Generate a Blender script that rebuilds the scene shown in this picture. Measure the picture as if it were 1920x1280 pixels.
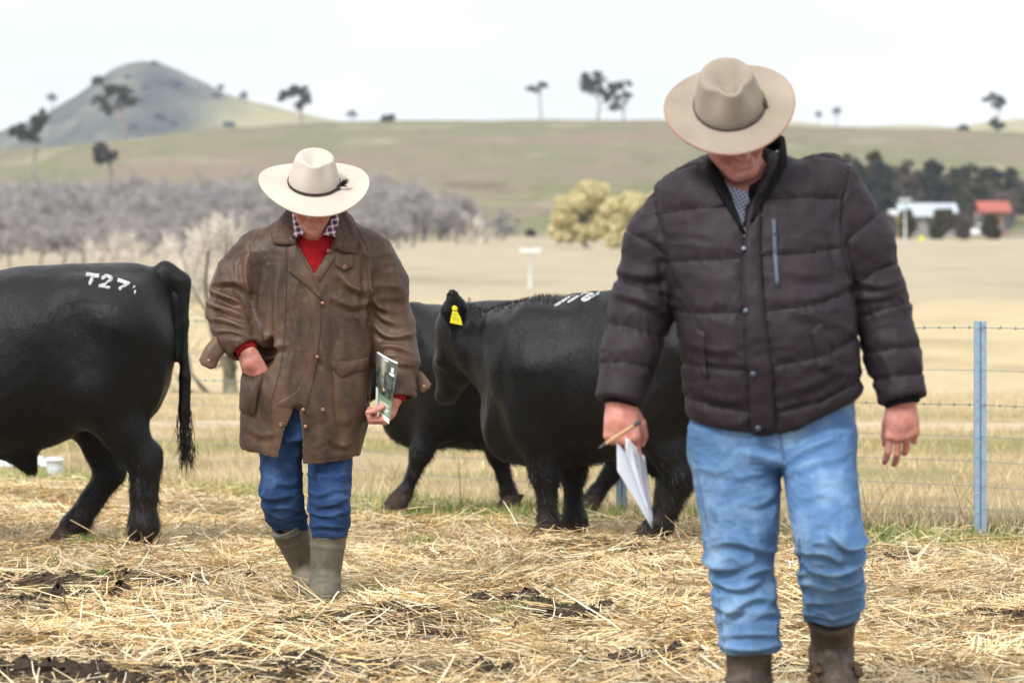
import bpy, math, random
import numpy as np
from mathutils import Vector, Matrix
from mathutils.bvhtree import BVHTree

random.seed(7)
RNG = np.random.default_rng(11)
S = bpy.context.scene
for o in list(bpy.data.objects):
    bpy.data.objects.remove(o)
COL = S.collection

# ------------------------------------------------------------------ camera
CAMH, FPX, HORIZON = 1.22, 7200.0, 545.0          # eye height, 135 mm lens in photo pixels, level line
cam_data = bpy.data.cameras.new('camera')
cam = bpy.data.objects.new('camera', cam_data)
COL.objects.link(cam)
cam.location = (0, 0, CAMH)
cam.rotation_euler = (math.radians(90), 0, 0)
cam_data.lens = 135
cam_data.sensor_width = 36
cam_data.shift_y = -(640 - HORIZON) / 1920
cam_data.clip_start = 0.1
cam_data.clip_end = 30000
cam_data.dof.use_dof = True
cam_data.dof.focus_distance = 15.0
cam_data.dof.aperture_fstop = 4.8
cam_data.dof.aperture_blades = 9
S.camera = cam

# ------------------------------------------------------------------ sky and sun (bright overcast)
SUN_EL, SUN_AZ = 44, -152          # azimuth measured clockwise from +Y (view direction)
world = bpy.data.worlds.new('World')
S.world = world
world.use_nodes = True
wt = world.node_tree
wt.nodes.clear()
def wn(kind, **kw):
    n = wt.nodes.new(kind)
    for k, v in kw.items():
        setattr(n, k, v)
    return n
w_out = wn('ShaderNodeOutputWorld')
w_bg = wn('ShaderNodeBackground')
w_bg.inputs['Strength'].default_value = 0.1
w_sky = wn('ShaderNodeTexSky', sky_type='NISHITA', sun_disc=False)
w_sky.sun_elevation = math.radians(SUN_EL)
w_sky.sun_rotation = math.radians(SUN_AZ)
w_sky.altitude = 700
w_mix = wn('ShaderNodeMixRGB')
w_tc = wn('ShaderNodeTexCoord')
w_map = wn('ShaderNodeMapping')
w_map.inputs['Scale'].default_value = (1.0, 1.0, 3.2)
w_noise = wn('ShaderNodeTexNoise')
w_noise.inputs['Scale'].default_value = 5.5
w_noise.inputs['Detail'].default_value = 5
w_noise.inputs['Roughness'].default_value = 0.5
w_ramp = wn('ShaderNodeValToRGB')
w_ramp.color_ramp.elements[0].position = 0.34
w_ramp.color_ramp.elements[0].color = (0.60, 0.60, 0.60, 1)
w_ramp.color_ramp.elements[1].position = 0.58
w_ramp.color_ramp.elements[1].color = (1, 1, 1, 1)
w_mix.inputs['Color2'].default_value = (10.1, 10.15, 10.2, 1)      # cloud cover
wt.links.new(w_tc.outputs['Generated'], w_map.inputs['Vector'])
wt.links.new(w_map.outputs['Vector'], w_noise.inputs['Vector'])
wt.links.new(w_noise.outputs['Fac'], w_ramp.inputs['Fac'])
wt.links.new(w_ramp.outputs['Color'], w_mix.inputs['Fac'])
wt.links.new(w_sky.outputs['Color'], w_mix.inputs['Color1'])
wt.links.new(w_mix.outputs['Color'], w_bg.inputs['Color'])
wt.links.new(w_bg.outputs['Background'], w_out.inputs['Surface'])

sun_data = bpy.data.lights.new('sun', 'SUN')
sun_data.energy = 2.6
sun_data.angle = math.radians(17)
sun_data.color = (1.0, 0.96, 0.90)
sun = bpy.data.objects.new('sun', sun_data)
COL.objects.link(sun)
_e, _a = math.radians(SUN_EL), math.radians(SUN_AZ)
_d = Vector((math.sin(_a) * math.cos(_e), math.cos(_a) * math.cos(_e), math.sin(_e)))
sun.rotation_euler = _d.to_track_quat('Z', 'Y').to_euler()

S.view_settings.view_transform = 'Standard'
S.view_settings.look = 'None'
S.view_settings.gamma = 1
S.view_settings.exposure = 0.48
S.view_settings.use_curve_mapping = False
S.render.engine = 'CYCLES'
S.cycles.use_denoising = True
S.cycles.max_bounces = 6
S.cycles.diffuse_bounces = 3
S.cycles.glossy_bounces = 3
S.cycles.transmission_bounces = 3
S.cycles.volume_bounces = 0
S.cycles.volume_max_steps = 64

# ------------------------------------------------------------------ numpy helpers
f32 = np.float32
def _hash(ix, iy, iz, seed):
    h = (ix.astype(np.uint32) * np.uint32(374761393) + iy.astype(np.uint32) * np.uint32(668265263)
         + iz.astype(np.uint32) * np.uint32(2147483647) + np.uint32((seed * 974711 + 12345) & 0xffffffff))
    h = (h ^ (h >> np.uint32(13))) * np.uint32(1274126177)
    h = h ^ (h >> np.uint32(16))
    return (h & np.uint32(0xffffff)).astype(f32) / f32(0xffffff)
def vnoise(P, scale=1.0, seed=0):
    """smooth value noise, 0..1, P (N,3)"""
    Q = np.asarray(P, dtype=np.float64) * scale
    I = np.floor(Q).astype(np.int64)
    F = (Q - I).astype(f32)
    F = F * F * (3 - 2 * F)
    out = 0
    for dx in (0, 1):
        wx = F[:, 0] if dx else 1 - F[:, 0]
        for dy in (0, 1):
            wy = F[:, 1] if dy else 1 - F[:, 1]
            for dz in (0, 1):
                wz = F[:, 2] if dz else 1 - F[:, 2]
                out = out + wx * wy * wz * _hash(I[:, 0] + dx, I[:, 1] + dy, I[:, 2] + dz, seed)
    return out
def fbm(P, scale=1.0, octv=3, seed=0):
    a, s, t, tot = 1.0, scale, 0, 0
    for k in range(octv):
        t = t + a * vnoise(P, s, seed + k)
        tot += a
        a *= 0.5
        s *= 2.03
    return t / tot
def P2(x, y):
    return np.stack([np.asarray(x, dtype=float), np.asarray(y, dtype=float), np.zeros(len(x))], 1)
def sstep(a, b, x):
    t = np.clip((x - a) / (b - a), 0, 1)
    return t * t * (3 - 2 * t)
def nrm(v):
    v = np.asarray(v, dtype=float)
    return v / (np.linalg.norm(v, axis=-1, keepdims=True) + 1e-12)

# ------------------------------------------------------------------ mesh makers
def raw_mesh(name, V, F, smooth=True):
    """V (n,3); F (m,k) one polygon size, or a list of such arrays"""
    V = np.asarray(V, dtype=f32)
    Fs = F if isinstance(F, list) else [F]
    Fs = [np.asarray(f, dtype=np.int32) for f in Fs if len(f)]
    me = bpy.data.meshes.new(name)
    me.vertices.add(len(V))
    me.vertices.foreach_set('co', V.ravel())
    loops = np.concatenate([f.ravel() for f in Fs])
    sizes = np.concatenate([np.full(len(f), f.shape[1], dtype=np.int32) for f in Fs])
    starts = np.concatenate([[0], np.cumsum(sizes)[:-1]]).astype(np.int32)
    me.loops.add(len(loops))
    me.loops.foreach_set('vertex_index', loops)
    me.polygons.add(len(sizes))
    me.polygons.foreach_set('loop_start', starts)
    me.polygons.foreach_set('use_smooth', np.full(len(sizes), smooth, dtype=bool))
    me.update(calc_edges=True)
    me.validate()
    return me
def set_col(me, C, name='tint'):
    C = np.asarray(C, dtype=f32)
    if C.shape[1] == 3:
        C = np.concatenate([C, np.ones((len(C), 1), dtype=f32)], 1)
    at = me.attributes.new(name, 'FLOAT_COLOR', 'POINT')
    at.data.foreach_set('color', C.ravel())
def link(name, me, mat, parent=None, label=None, cat=None, group=None, kind=None, loc=None, rot=None):
    o = bpy.data.objects.new(name, me)
    COL.objects.link(o)
    if mat is not None and me is not None and not me.materials:
        me.materials.append(mat)
    if parent is not None:
        o.parent = parent
    if loc is not None:
        o.location = loc
    if rot is not None:
        o.rotation_euler = rot
    return tag(o, label, cat, group, kind)
def tag(o, label=None, cat=None, group=None, kind=None):
    for k, v in (('label', label), ('category', cat), ('group', group), ('kind', kind)):
        if v:
            o[k] = v
    return o
def thing(name, label, cat, loc=(0, 0, 0), rz=0.0, group=None):
    o = bpy.data.objects.new(name, None)
    COL.objects.link(o)
    o.empty_display_size = 0.2
    o.location = loc
    o.rotation_euler = (0, 0, rz)
    return tag(o, label, cat, group)
def copy_tree(o, parent=None):
    c = o.copy()
    COL.objects.link(c)
    c.parent = parent
    for ch in list(o.children):
        copy_tree(ch, c)
    return c

class MB:
    """collects vertices and polygons of mixed size into one mesh"""
    def __init__(self):
        self.v, self.q, self.t, self.n = [], [], [], 0
    def add(self, V, F):
        V = np.asarray(V, dtype=float)
        F = np.asarray(F, dtype=int)
        if len(F):
            (self.q if F.shape[1] == 4 else self.t).append(F + self.n)
        self.v.append(V)
        self.n += len(V)
        return self
    def grid(self, G, close_u=False, close_v=False):
        G = np.asarray(G, dtype=float)
        a, b = G.shape[:2]
        I = np.arange(a * b).reshape(a, b)
        ua = np.arange(a if close_u else a - 1)
        vb = np.arange(b if close_v else b - 1)
        A, B = np.meshgrid(ua, vb, indexing='ij')
        A2, B2 = (A + 1) % a, (B + 1) % b
        F = np.stack([I[A, B], I[A2, B], I[A2, B2], I[A, B2]], -1).reshape(-1, 4)
        return self.add(G.reshape(-1, 3), F)
    def tube(self, pts, rad, seg=8, cap=True):
        pts = np.asarray(pts, dtype=float)
        n = len(pts)
        rad = np.broadcast_to(np.asarray(rad, dtype=float), (n,))
        T = np.gradient(pts, axis=0) if n > 2 else np.repeat((pts[1:] - pts[:-1]), 2, 0)
        T = nrm(T)
        up = np.array([0, 0, 1.0]) if abs(T[0][2]) < 0.9 else np.array([1.0, 0, 0])
        U = nrm(np.cross(T[0], up))
        rings = []
        for i in range(n):
            U = nrm(U - T[i] * np.dot(U, T[i]))
            W = np.cross(T[i], U)
            a = np.linspace(0, 2 * np.pi, seg, endpoint=False)
            rings.append(pts[i] + rad[i] * (np.cos(a)[:, None] * U + np.sin(a)[:, None] * W))
        base = self.n
        self.grid(np.array(rings), close_v=True)
        if cap:
            for k, ring in ((0, rings[0]), (n - 1, rings[-1])):
                c = self.n
                self.add([pts[k]], np.zeros((0, 3), int))
                idx = base + k * seg + np.arange(seg)
                nx = np.roll(idx, -1)
                f = np.stack([idx, nx, np.full(seg, c)], 1)
                if k == 0:
                    f = f[:, ::-1]
                self.t.append(f)
        return self
    def box(self, c, h, R=None):
        s = np.array([[x, y, z] for x in (-1, 1) for y in (-1, 1) for z in (-1, 1)], float) * np.asarray(h, float)
        if R is not None:
            s = s @ np.asarray(R, float).T
        F = [[0, 1, 3, 2], [4, 6, 7, 5], [0, 4, 5, 1], [2, 3, 7, 6], [0, 2, 6, 4], [1, 5, 7, 3]]
        return self.add(s + np.asarray(c, float), F)
    def mesh(self, name, smooth=True):
        F = []
        if self.q:
            F.append(np.concatenate(self.q))
        if self.t:
            F.append(np.concatenate(self.t))
        return raw_mesh(name, np.concatenate(self.v), F, smooth)

def ribbons(P0, D, side, L, W, bend, nseg=3, tip=0.35):
    """thin bent strips. P0,D,side,bend (N,3); L,W (N,). returns V,F"""
    N = len(P0)
    t = np.linspace(0, 1, nseg + 1)
    C = P0[:, None] + D[:, None] * (L[:, None] * t)[..., None] + bend[:, None] * (L[:, None] * t ** 2)[..., None]
    w = (W[:, None] * (1 - (1 - tip) * t[None] ** 2) * 0.5)[..., None] * side[:, None]
    V = np.stack([C - w, C + w], 2).reshape(-1, 3)
    k = 2 * (nseg + 1)
    base = (np.arange(N) * k)[:, None]
    F = []
    for i in range(nseg):
        F.append(base + np.array([[2 * i, 2 * i + 1, 2 * i + 3, 2 * i + 2]]))
    return V, np.stack(F, 1).reshape(-1, 4), k

# ------------------------------------------------------------------ implicit surfaces
class Field:
    """signed-distance grid; primitives are blended in their own sub-block"""
    def __init__(self, lo, hi, h):
        self.lo, self.h = np.array(lo, dtype=float), h
        n = np.ceil((np.array(hi) - self.lo) / h).astype(int) + 1
        self.ax = [(self.lo[i] + h * np.arange(n[i])).astype(f32) for i in range(3)]
        self.d = np.full(n, 0.25, dtype=f32)
    def block(self, lo, hi, m=0.09):
        sl = []
        for i in range(3):
            a = int(np.clip(np.floor((lo[i] - m - self.lo[i]) / self.h), 0, len(self.ax[i])))
            b = int(np.clip(np.ceil((hi[i] + m - self.lo[i]) / self.h) + 1, 0, len(self.ax[i])))
            sl.append(slice(a, b))
        X = self.ax[0][sl[0]][:, None, None]
        Y = self.ax[1][sl[1]][None, :, None]
        Z = self.ax[2][sl[2]][None, None, :]
        return tuple(sl), X, Y, Z
    def put(self, sl, v, k, sub=False):
        d = self.d[sl]
        if d.size == 0:
            return
        v = v.astype(f32)
        if sub:
            v = -v
            if k > 0:
                hh = np.maximum(k - np.abs(d - v), 0) / k
                self.d[sl] = np.maximum(d, v) + hh * hh * k * 0.25
            else:
                self.d[sl] = np.maximum(d, v)
        elif k > 0:
            hh = np.maximum(k - np.abs(d - v), 0) / k
            self.d[sl] = np.minimum(d, v) - hh * hh * k * 0.25
        else:
            self.d[sl] = np.minimum(d, v)
    def cone(self, a, b, ra, rb, k=0.03, sub=False, squash=None):
        """tapered capsule; squash=(axis, factor>1 makes it thinner along axis)"""
        a, b = np.array(a, float), np.array(b, float)
        r = max(ra, rb)
        sl, X, Y, Z = self.block(np.minimum(a, b) - r, np.maximum(a, b) + r)
        ab = b - a
        px, py, pz = X - a[0], Y - a[1], Z - a[2]
        t = np.clip((px * ab[0] + py * ab[1] + pz * ab[2]) / max(np.dot(ab, ab), 1e-9), 0, 1)
        qx, qy, qz = px - t * ab[0], py - t * ab[1], pz - t * ab[2]
        if squash is not None:
            u, s = nrm(squash[0]), squash[1]
            w = (qx * u[0] + qy * u[1] + qz * u[2]) * (s - 1)
            qx, qy, qz = qx + w * u[0], qy + w * u[1], qz + w * u[2]
            v = (np.sqrt(qx * qx + qy * qy + qz * qz) - (ra + (rb - ra) * t)) / math.sqrt(s)
        else:
            v = np.sqrt(qx * qx + qy * qy + qz * qz) - (ra + (rb - ra) * t)
        self.put(sl, v, k, sub)
        return self
    def chain(self, pts, rads, k=0.03, **kw):
        for i in range(len(pts) - 1):
            self.cone(pts[i], pts[i + 1], rads[i], rads[i + 1], k, **kw)
        return self
    def ell(self, c, r, k=0.03, R=None, sub=False):
        c, r = np.array(c, float), np.array(r, float)
        m = max(r) if R is not None else r
        sl, X, Y, Z = self.block(c - m, c + m)
        p = [X - c[0], Y - c[1], Z - c[2]]
        if R is not None:
            R = np.asarray(R, float)
            p = [p[0] * R[0, i] + p[1] * R[1, i] + p[2] * R[2, i] for i in range(3)]
        k0 = np.sqrt((p[0] / r[0]) ** 2 + (p[1] / r[1]) ** 2 + (p[2] / r[2]) ** 2)
        k1 = np.sqrt((p[0] / r[0] ** 2) ** 2 + (p[1] / r[1] ** 2) ** 2 + (p[2] / r[2] ** 2) ** 2)
        self.put(sl, k0 * (k0 - 1) / np.maximum(k1, 1e-6), k, sub)
        return self
    def loft(self, rows, k=0.03, axis=2, sub=False, soft=0.0):
        """rows: (t, c1, c2, r1, r2, n): superellipse sections along an axis. axis 2 -> (x,y); axis 0 -> (y,z)"""
        rows = np.array(sorted(rows), float)
        t = rows[:, 0]
        oth = [i for i in range(3) if i != axis]
        lo, hi = np.zeros(3), np.zeros(3)
        lo[axis], hi[axis] = t[0], t[-1]
        for j, i in enumerate(oth):
            lo[i] = (rows[:, 1 + j] - rows[:, 3 + j]).min()
            hi[i] = (rows[:, 1 + j] + rows[:, 3 + j]).max()
        sl, X, Y, Z = self.block(lo, hi)
        C = [X, Y, Z]
        T = C[axis]
        tt = T.ravel()
        # smooth (Catmull-like) interpolation through a dense linear table blurred a little
        dense = np.linspace(t[0], t[-1], 400)
        tab = []
        for j in range(1, 6):
            v = np.interp(dense, t, rows[:, j])
            kk = 17
            vp = np.concatenate([np.full(kk // 2, v[0]), v, np.full(kk // 2, v[-1])])
            v = np.convolve(vp, np.ones(kk) / kk, 'valid')
            tab.append(np.interp(tt, dense, v).reshape(T.shape))
        c1, c2, r1, r2, n = tab
        p, q = C[oth[0]] - c1, C[oth[1]] - c2
        e = (np.abs(p / r1) ** n + np.abs(q / r2) ** n + 1e-9) ** (1 / n)
        rad = np.sqrt(p * p + q * q)
        v = np.where(e > 0.25, rad * (1 - 1 / np.maximum(e, 1e-3)), -np.minimum(r1, r2) * (1 - e))
        cap = np.maximum(T - t[-1], t[0] - T)
        if soft > 0:
            hh = np.maximum(soft - np.abs(v - cap), 0) / soft
            v = np.maximum(v, cap) + hh * hh * soft * 0.25
        else:
            v = np.maximum(v, cap)
        self.put(sl, v, k, sub)
        return self
    def carve(self, fn, lo, hi):
        sl, X, Y, Z = self.block(lo, hi, 0.0)
        self.d[sl] = fn(self.d[sl], X, Y, Z).astype(f32)
        return self
    def surf(self, smooth=2):
        V, F = surface_nets(self.d, self.lo, self.h)
        if smooth:
            V = lap(V, F, smooth)
        return V, F

def surface_nets(d, lo, h):
    s = d < 0
    n = np.array(d.shape) - 1
    cnt = np.zeros(n, dtype=np.uint8)
    for i in (0, 1):
        for j in (0, 1):
            for k in (0, 1):
                cnt += s[i:i + n[0], j:j + n[1], k:k + n[2]]
    I = np.argwhere((cnt > 0) & (cnt < 8))
    idx = np.full(n, -1, dtype=np.int32)
    idx[I[:, 0], I[:, 1], I[:, 2]] = np.arange(len(I))
    acc = np.zeros((len(I), 3), dtype=f32)
    num = np.zeros(len(I), dtype=f32)
    offs = [(i, j, k) for i in (0, 1) for j in (0, 1) for k in (0, 1)]
    val = {o: d[I[:, 0] + o[0], I[:, 1] + o[1], I[:, 2] + o[2]] for o in offs}
    for a in offs:
        for axs in range(3):
            if a[axs] == 0:
                b = list(a)
                b[axs] = 1
                b = tuple(b)
                va, vb = val[a], val[b]
                m = (va < 0) != (vb < 0)
                t = np.where(m, va / np.where(m, va - vb, 1), 0)
                p = np.array(a, dtype=f32)[None].repeat(len(I), 0)
                p[:, axs] = t
                acc += p * m[:, None]
                num += m
    V = (I + acc / num[:, None]) * h + lo
    Fs = []
    for axs in range(3):
        o1, o2 = [(1, 2), (2, 0), (0, 1)][axs]
        sl_a = [slice(None)] * 3
        sl_b = [slice(None)] * 3
        sl_a[axs], sl_b[axs] = slice(0, -1), slice(1, None)
        ch = s[tuple(sl_a)] != s[tuple(sl_b)]
        E = np.argwhere(ch)
        E = E[(E[:, o1] > 0) & (E[:, o2] > 0) & (E[:, o1] < n[o1]) & (E[:, o2] < n[o2])]
        def cell(d1, d2):
            q = E.copy()
            q[:, o1] -= d1
            q[:, o2] -= d2
            return idx[q[:, 0], q[:, 1], q[:, 2]]
        f = np.stack([cell(1, 1), cell(0, 1), cell(0, 0), cell(1, 0)], 1)
        inside = s[E[:, 0], E[:, 1], E[:, 2]]
        f = np.where(inside[:, None], f, f[:, ::-1])
        Fs.append(f[(f >= 0).all(1)])
    return V.astype(float), np.concatenate(Fs)

def lap(V, F, it=2, lam=0.5):
    e = np.concatenate([F[:, [0, 1]], F[:, [1, 2]], F[:, [2, 3]], F[:, [3, 0]]])
    a = np.concatenate([e[:, 0], e[:, 1]])
    b = np.concatenate([e[:, 1], e[:, 0]])
    n = len(V)
    c = np.bincount(a, minlength=n)
    c = np.maximum(c, 1)
    V = V.copy()
    for _ in range(it):
        M = np.stack([np.bincount(a, weights=V[b, i], minlength=n) for i in range(3)], 1) / c[:, None]
        V += lam * (M - V)
    return V
def vnormals(V, F):
    n = np.cross(V[F[:, 2]] - V[F[:, 0]], V[F[:, 3]] - V[F[:, 1]])
    N = np.stack([sum(np.bincount(F[:, k], weights=n[:, i], minlength=len(V)) for k in range(4)) for i in range(3)], 1)
    return nrm(N)
def bvh_of(V, F):
    T = np.concatenate([F[:, [0, 1, 2]], F[:, [0, 2, 3]]])
    return BVHTree.FromPolygons([tuple(v) for v in V.tolist()], T.tolist())

def poly_dist(p, line):
    """2-D distance, signed side and arc parameter (0..1) of points p (N,2) to polyline"""
    line = np.asarray(line, float)
    seg = np.linalg.norm(np.diff(line, axis=0), axis=1)
    cum = np.concatenate([[0], np.cumsum(seg)])
    best = np.full(len(p), 1e9)
    sd = np.zeros(len(p))
    tt = np.zeros(len(p))
    for i in range(len(line) - 1):
        a, b = line[i], line[i + 1]
        ab = b - a
        u = np.clip(((p - a) @ ab) / max(ab @ ab, 1e-12), 0, 1)
        q = p - a - u[:, None] * ab
        dd = np.hypot(q[:, 0], q[:, 1])
        m = dd < best
        best[m] = dd[m]
        cr = ab[0] * q[:, 1] - ab[1] * q[:, 0]
        sd[m] = np.where(cr >= 0, dd, -dd)[m]
        tt[m] = ((cum[i] + u * seg[i]) / cum[-1])[m]
    return best, sd, tt
def fold_disp(V, N, folds, front=True):
    """folds: (points [(x,z)..], amplitude, width): a ridge with a valley beside it, fading at its ends"""
    D = np.zeros(len(V))
    mask = sstep(0.25, -0.15, N[:, 1]) if front else np.ones(len(V))
    p = V[:, [0, 2]]
    for pts, amp, w in folds:
        pts = np.asarray(pts, float)
        for _ in range(3):                      # round the corners of the drawn line
            pts = np.concatenate([pts[:1], np.stack([pts[:-1] * .75 + pts[1:] * .25, pts[:-1] * .25 + pts[1:] * .75], 1).reshape(-1, 2), pts[-1:]])
        lo, hi = pts.min(0) - 3.5 * w, pts.max(0) + 3.5 * w
        m = (p[:, 0] > lo[0]) & (p[:, 0] < hi[0]) & (p[:, 1] > lo[1]) & (p[:, 1] < hi[1]) & (mask > 0.01)
        if not m.any():
            continue
        dd, sd, t = poly_dist(p[m], pts)
        win = np.sqrt(np.clip(np.sin(np.pi * np.clip(t, 0.02, 0.98)), 0, 1))
        prof = np.exp(-(np.abs(sd) / w) ** 1.25) - 0.7 * np.exp(-((sd + 1.6 * w) / (0.9 * w)) ** 2)
        D[m] += amp * prof * win
    return D * mask

# ------------------------------------------------------------------ materials
def lin(r, g=None, b=None):
    c = (r, g, b) if g is not None else r
    return tuple(((v / 255) / 12.92 if v / 255 <= 0.04045 else ((v / 255 + 0.055) / 1.055) ** 2.4) for v in c)
class Mat:
    def __init__(self, name, rough=0.8, spec=0.3, base=(0.5, 0.5, 0.5), metal=0.0, sheen=0.0):
        self.m = bpy.data.materials.new(name)
        self.m.use_nodes = True
        self.t = self.m.node_tree
        self.b = self.t.nodes['Principled BSDF']
        self.b.inputs['Roughness'].default_value = rough
        self.b.inputs['Specular IOR Level'].default_value = spec
        self.b.inputs['Base Color'].default_value = (*base, 1)
        self.b.inputs['Metallic'].default_value = metal
        if sheen:
            self.b.inputs['Sheen Weight'].default_value = sheen
        self.tc = None
    def n(self, kind, **kw):
        x = self.t.nodes.new(kind)
        for k, v in kw.items():
            setattr(x, k, v)
        return x
    def l(self, a, b):
        self.t.links.new(a, b)
    def coord(self, scale=(1, 1, 1), rot=(0, 0, 0), which='Object'):
        if self.tc is None:
            self.tc = self.n('ShaderNodeTexCoord')
        mp = self.n('ShaderNodeMapping')
        mp.inputs['Scale'].default_value = scale
        mp.inputs['Rotation'].default_value = rot
        self.l(self.tc.outputs[which], mp.inputs['Vector'])
        return mp.outputs['Vector']
    def noise(self, scale, detail=4, rough=0.55, vec=None, dist=0.0):
        x = self.n('ShaderNodeTexNoise')
        x.inputs['Scale'].default_value = scale
        x.inputs['Detail'].default_value = detail
        x.inputs['Roughness'].default_value = rough
        x.inputs['Distortion'].default_value = dist
        self.l(vec if vec is not None else self.coord(), x.inputs['Vector'])
        return x.outputs['Fac']
    def ramp(self, fac, stops):
        x = self.n('ShaderNodeValToRGB')
        el = x.color_ramp.elements
        while len(el) < len(stops):
            el.new(0.5)
        for e, (p, c) in zip(el, stops):
            e.position = p
            e.color = (*c, 1) if len(c) == 3 else c
        self.l(fac, x.inputs['Fac'])
        return x.outputs['Color']
    def mix(self, fac, a, b, mode='MIX'):
        x = self.n('ShaderNodeMixRGB', blend_type=mode)
        for s, v in (('Fac', fac), ('Color1', a), ('Color2', b)):
            if isinstance(v, (int, float)):
                x.inputs[s].default_value = v if s == 'Fac' else (v, v, v, 1)
            elif isinstance(v, tuple):
                x.inputs[s].default_value = (*v[:3], 1)
            else:
                self.l(v, x.inputs[s])
        return x.outputs['Color']
    def math(self, op, a, b=0.0, c=None):
        x = self.n('ShaderNodeMath', operation=op)
        for i, v in enumerate((a, b) if c is None else (a, b, c)):
            if isinstance(v, (int, float)):
                x.inputs[i].default_value = v
            else:
                self.l(v, x.inputs[i])
        return x.outputs[0]
    def color(self, c):
        self.l(c, self.b.inputs['Base Color'])
        return self
    def rough(self, c):
        self.l(c, self.b.inputs['Roughness'])
        return self
    def bump(self, h, strength=0.3, dist=0.01, prev=None):
        x = self.n('ShaderNodeBump')
        x.inputs['Strength'].default_value = strength
        x.inputs['Distance'].default_value = dist
        self.l(h, x.inputs['Height'])
        if prev is not None:
            self.l(prev, x.inputs['Normal'])
        self.l(x.outputs['Normal'], self.b.inputs['Normal'])
        return x.outputs['Normal']
    def crumple(self, scale, strength, dist, prev=None, stretch=(1, 1, 1)):
        """faceted creases of handled cloth"""
        v = self.n('ShaderNodeTexVoronoi', feature='SMOOTH_F1')
        v.inputs['Scale'].default_value = scale
        v.inputs['Smoothness'].default_value = 0.25
        wn_ = self.n('ShaderNodeTexNoise')
        wn_.inputs['Scale'].default_value = scale * 0.6
        wn_.inputs['Detail'].default_value = 3
        co = self.coord(stretch)
        self.l(co, wn_.inputs['Vector'])
        ad = self.n('ShaderNodeVectorMath', operation='MULTIPLY_ADD')
        self.l(wn_.outputs['Color'], ad.inputs[0])
        ad.inputs[1].default_value = (2.2 / scale,) * 3
        self.l(co, ad.inputs[2])
        self.l(ad.outputs[0], v.inputs['Vector'])
        return self.bump(v.outputs['Distance'], strength, dist, prev)
    def attr(self, name='tint'):
        x = self.n('ShaderNodeAttribute', attribute_name=name)
        return x.outputs['Color']
def plain(name, base, rough=0.7, spec=0.3, var=0.25, scale=20, bump=0.0, metal=0.0, sheen=0.0):
    """one colour with a little natural unevenness"""
    m = Mat(name, rough, spec, base, metal, sheen)
    f = m.noise(scale, 5)
    lo = tuple(c * (1 - var) for c in base)
    hi = tuple(min(1, c * (1 + var)) for c in base)
    m.color(m.ramp(f, [(0.3, lo), (0.7, hi)]))
    if bump:
        m.bump(m.noise(scale * 3, 5), bump, 0.004)
    return m.m
def tinted(name, rough=0.7, spec=0.25, trans=0.0):
    m = Mat(name, rough, spec)
    c = m.attr()
    m.color(c)
    if trans:
        tr = m.n('ShaderNodeBsdfTranslucent')
        m.l(c, tr.inputs['Color'])
        mx = m.n('ShaderNodeMixShader')
        mx.inputs[0].default_value = trans
        m.l(m.b.outputs[0], mx.inputs[1])
        m.l(tr.outputs[0], mx.inputs[2])
        m.l(mx.outputs[0], m.t.nodes['Material Output'].inputs['Surface'])
    return m.m
def spot(px, py):
    """ground point under a photo pixel on level ground"""
    d = CAMH * FPX / (py - HORIZON)
    return (px - 960) / FPX * d, d
# ================================================================== THE SETTING
_FY = np.array([-60, 0, 35, 60, 100, 150, 300, 400, 600, 900.0])
_FZ = np.array([0, 0, 0, .1, .66, 1.22, 4.76, 7.05, 18.3, 41.2])
_dy = np.linspace(-60, 900, 1921)
_dz = np.interp(_dy, _FY, _FZ)
_kk = np.ones(81) / 81
_dz = np.convolve(np.concatenate([np.full(40, _dz[0]), _dz, np.full(40, 1) * _dz[-1] + np.arange(40) * 0.035]), _kk, 'valid')
_CU = np.array([-900, -300, 0, 220, 400, 620, 750, 1000, 1230, 1480, 1900, 2600])
_CP = np.array([330, 310, 292, 263, 241, 229, 225, 224, 224, 236, 246, 262])
_RU = np.array([-1500, -400, 0, 90, 150, 185, 215, 245, 275, 305, 340, 400, 450, 500, 560, 620, 700, 900, 1300, 1480, 1600, 1700, 1780, 1850, 1920, 2300, 4000])
_RP = np.array([290, 268, 252, 215, 185, 160, 135, 121, 117, 121, 136, 168, 188, 198, 212, 224, 236, 252, 252, 231, 239, 234, 241, 229, 224, 222, 240])
MOUNDS = [(*spot(1085, 1034), 0.05, 0.34, 0.2), (*spot(1170, 1036), 0.035, 0.30, 0.2), (*spot(640, 1170), 0.025, 0.22, 0.2),
          (*spot(760, 1165), 0.06, 0.22, 0.25), (*spot(40, 1215), 0.06, 0.25, 0.25), (*spot(1250, 1075), 0.04, .4, .3),
          (*spot(900, 1100), 0.04, .4, .35), (*spot(60, 935), 0.05, .4, .4), (*spot(330, 960), 0.05, .45, .4)]
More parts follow.
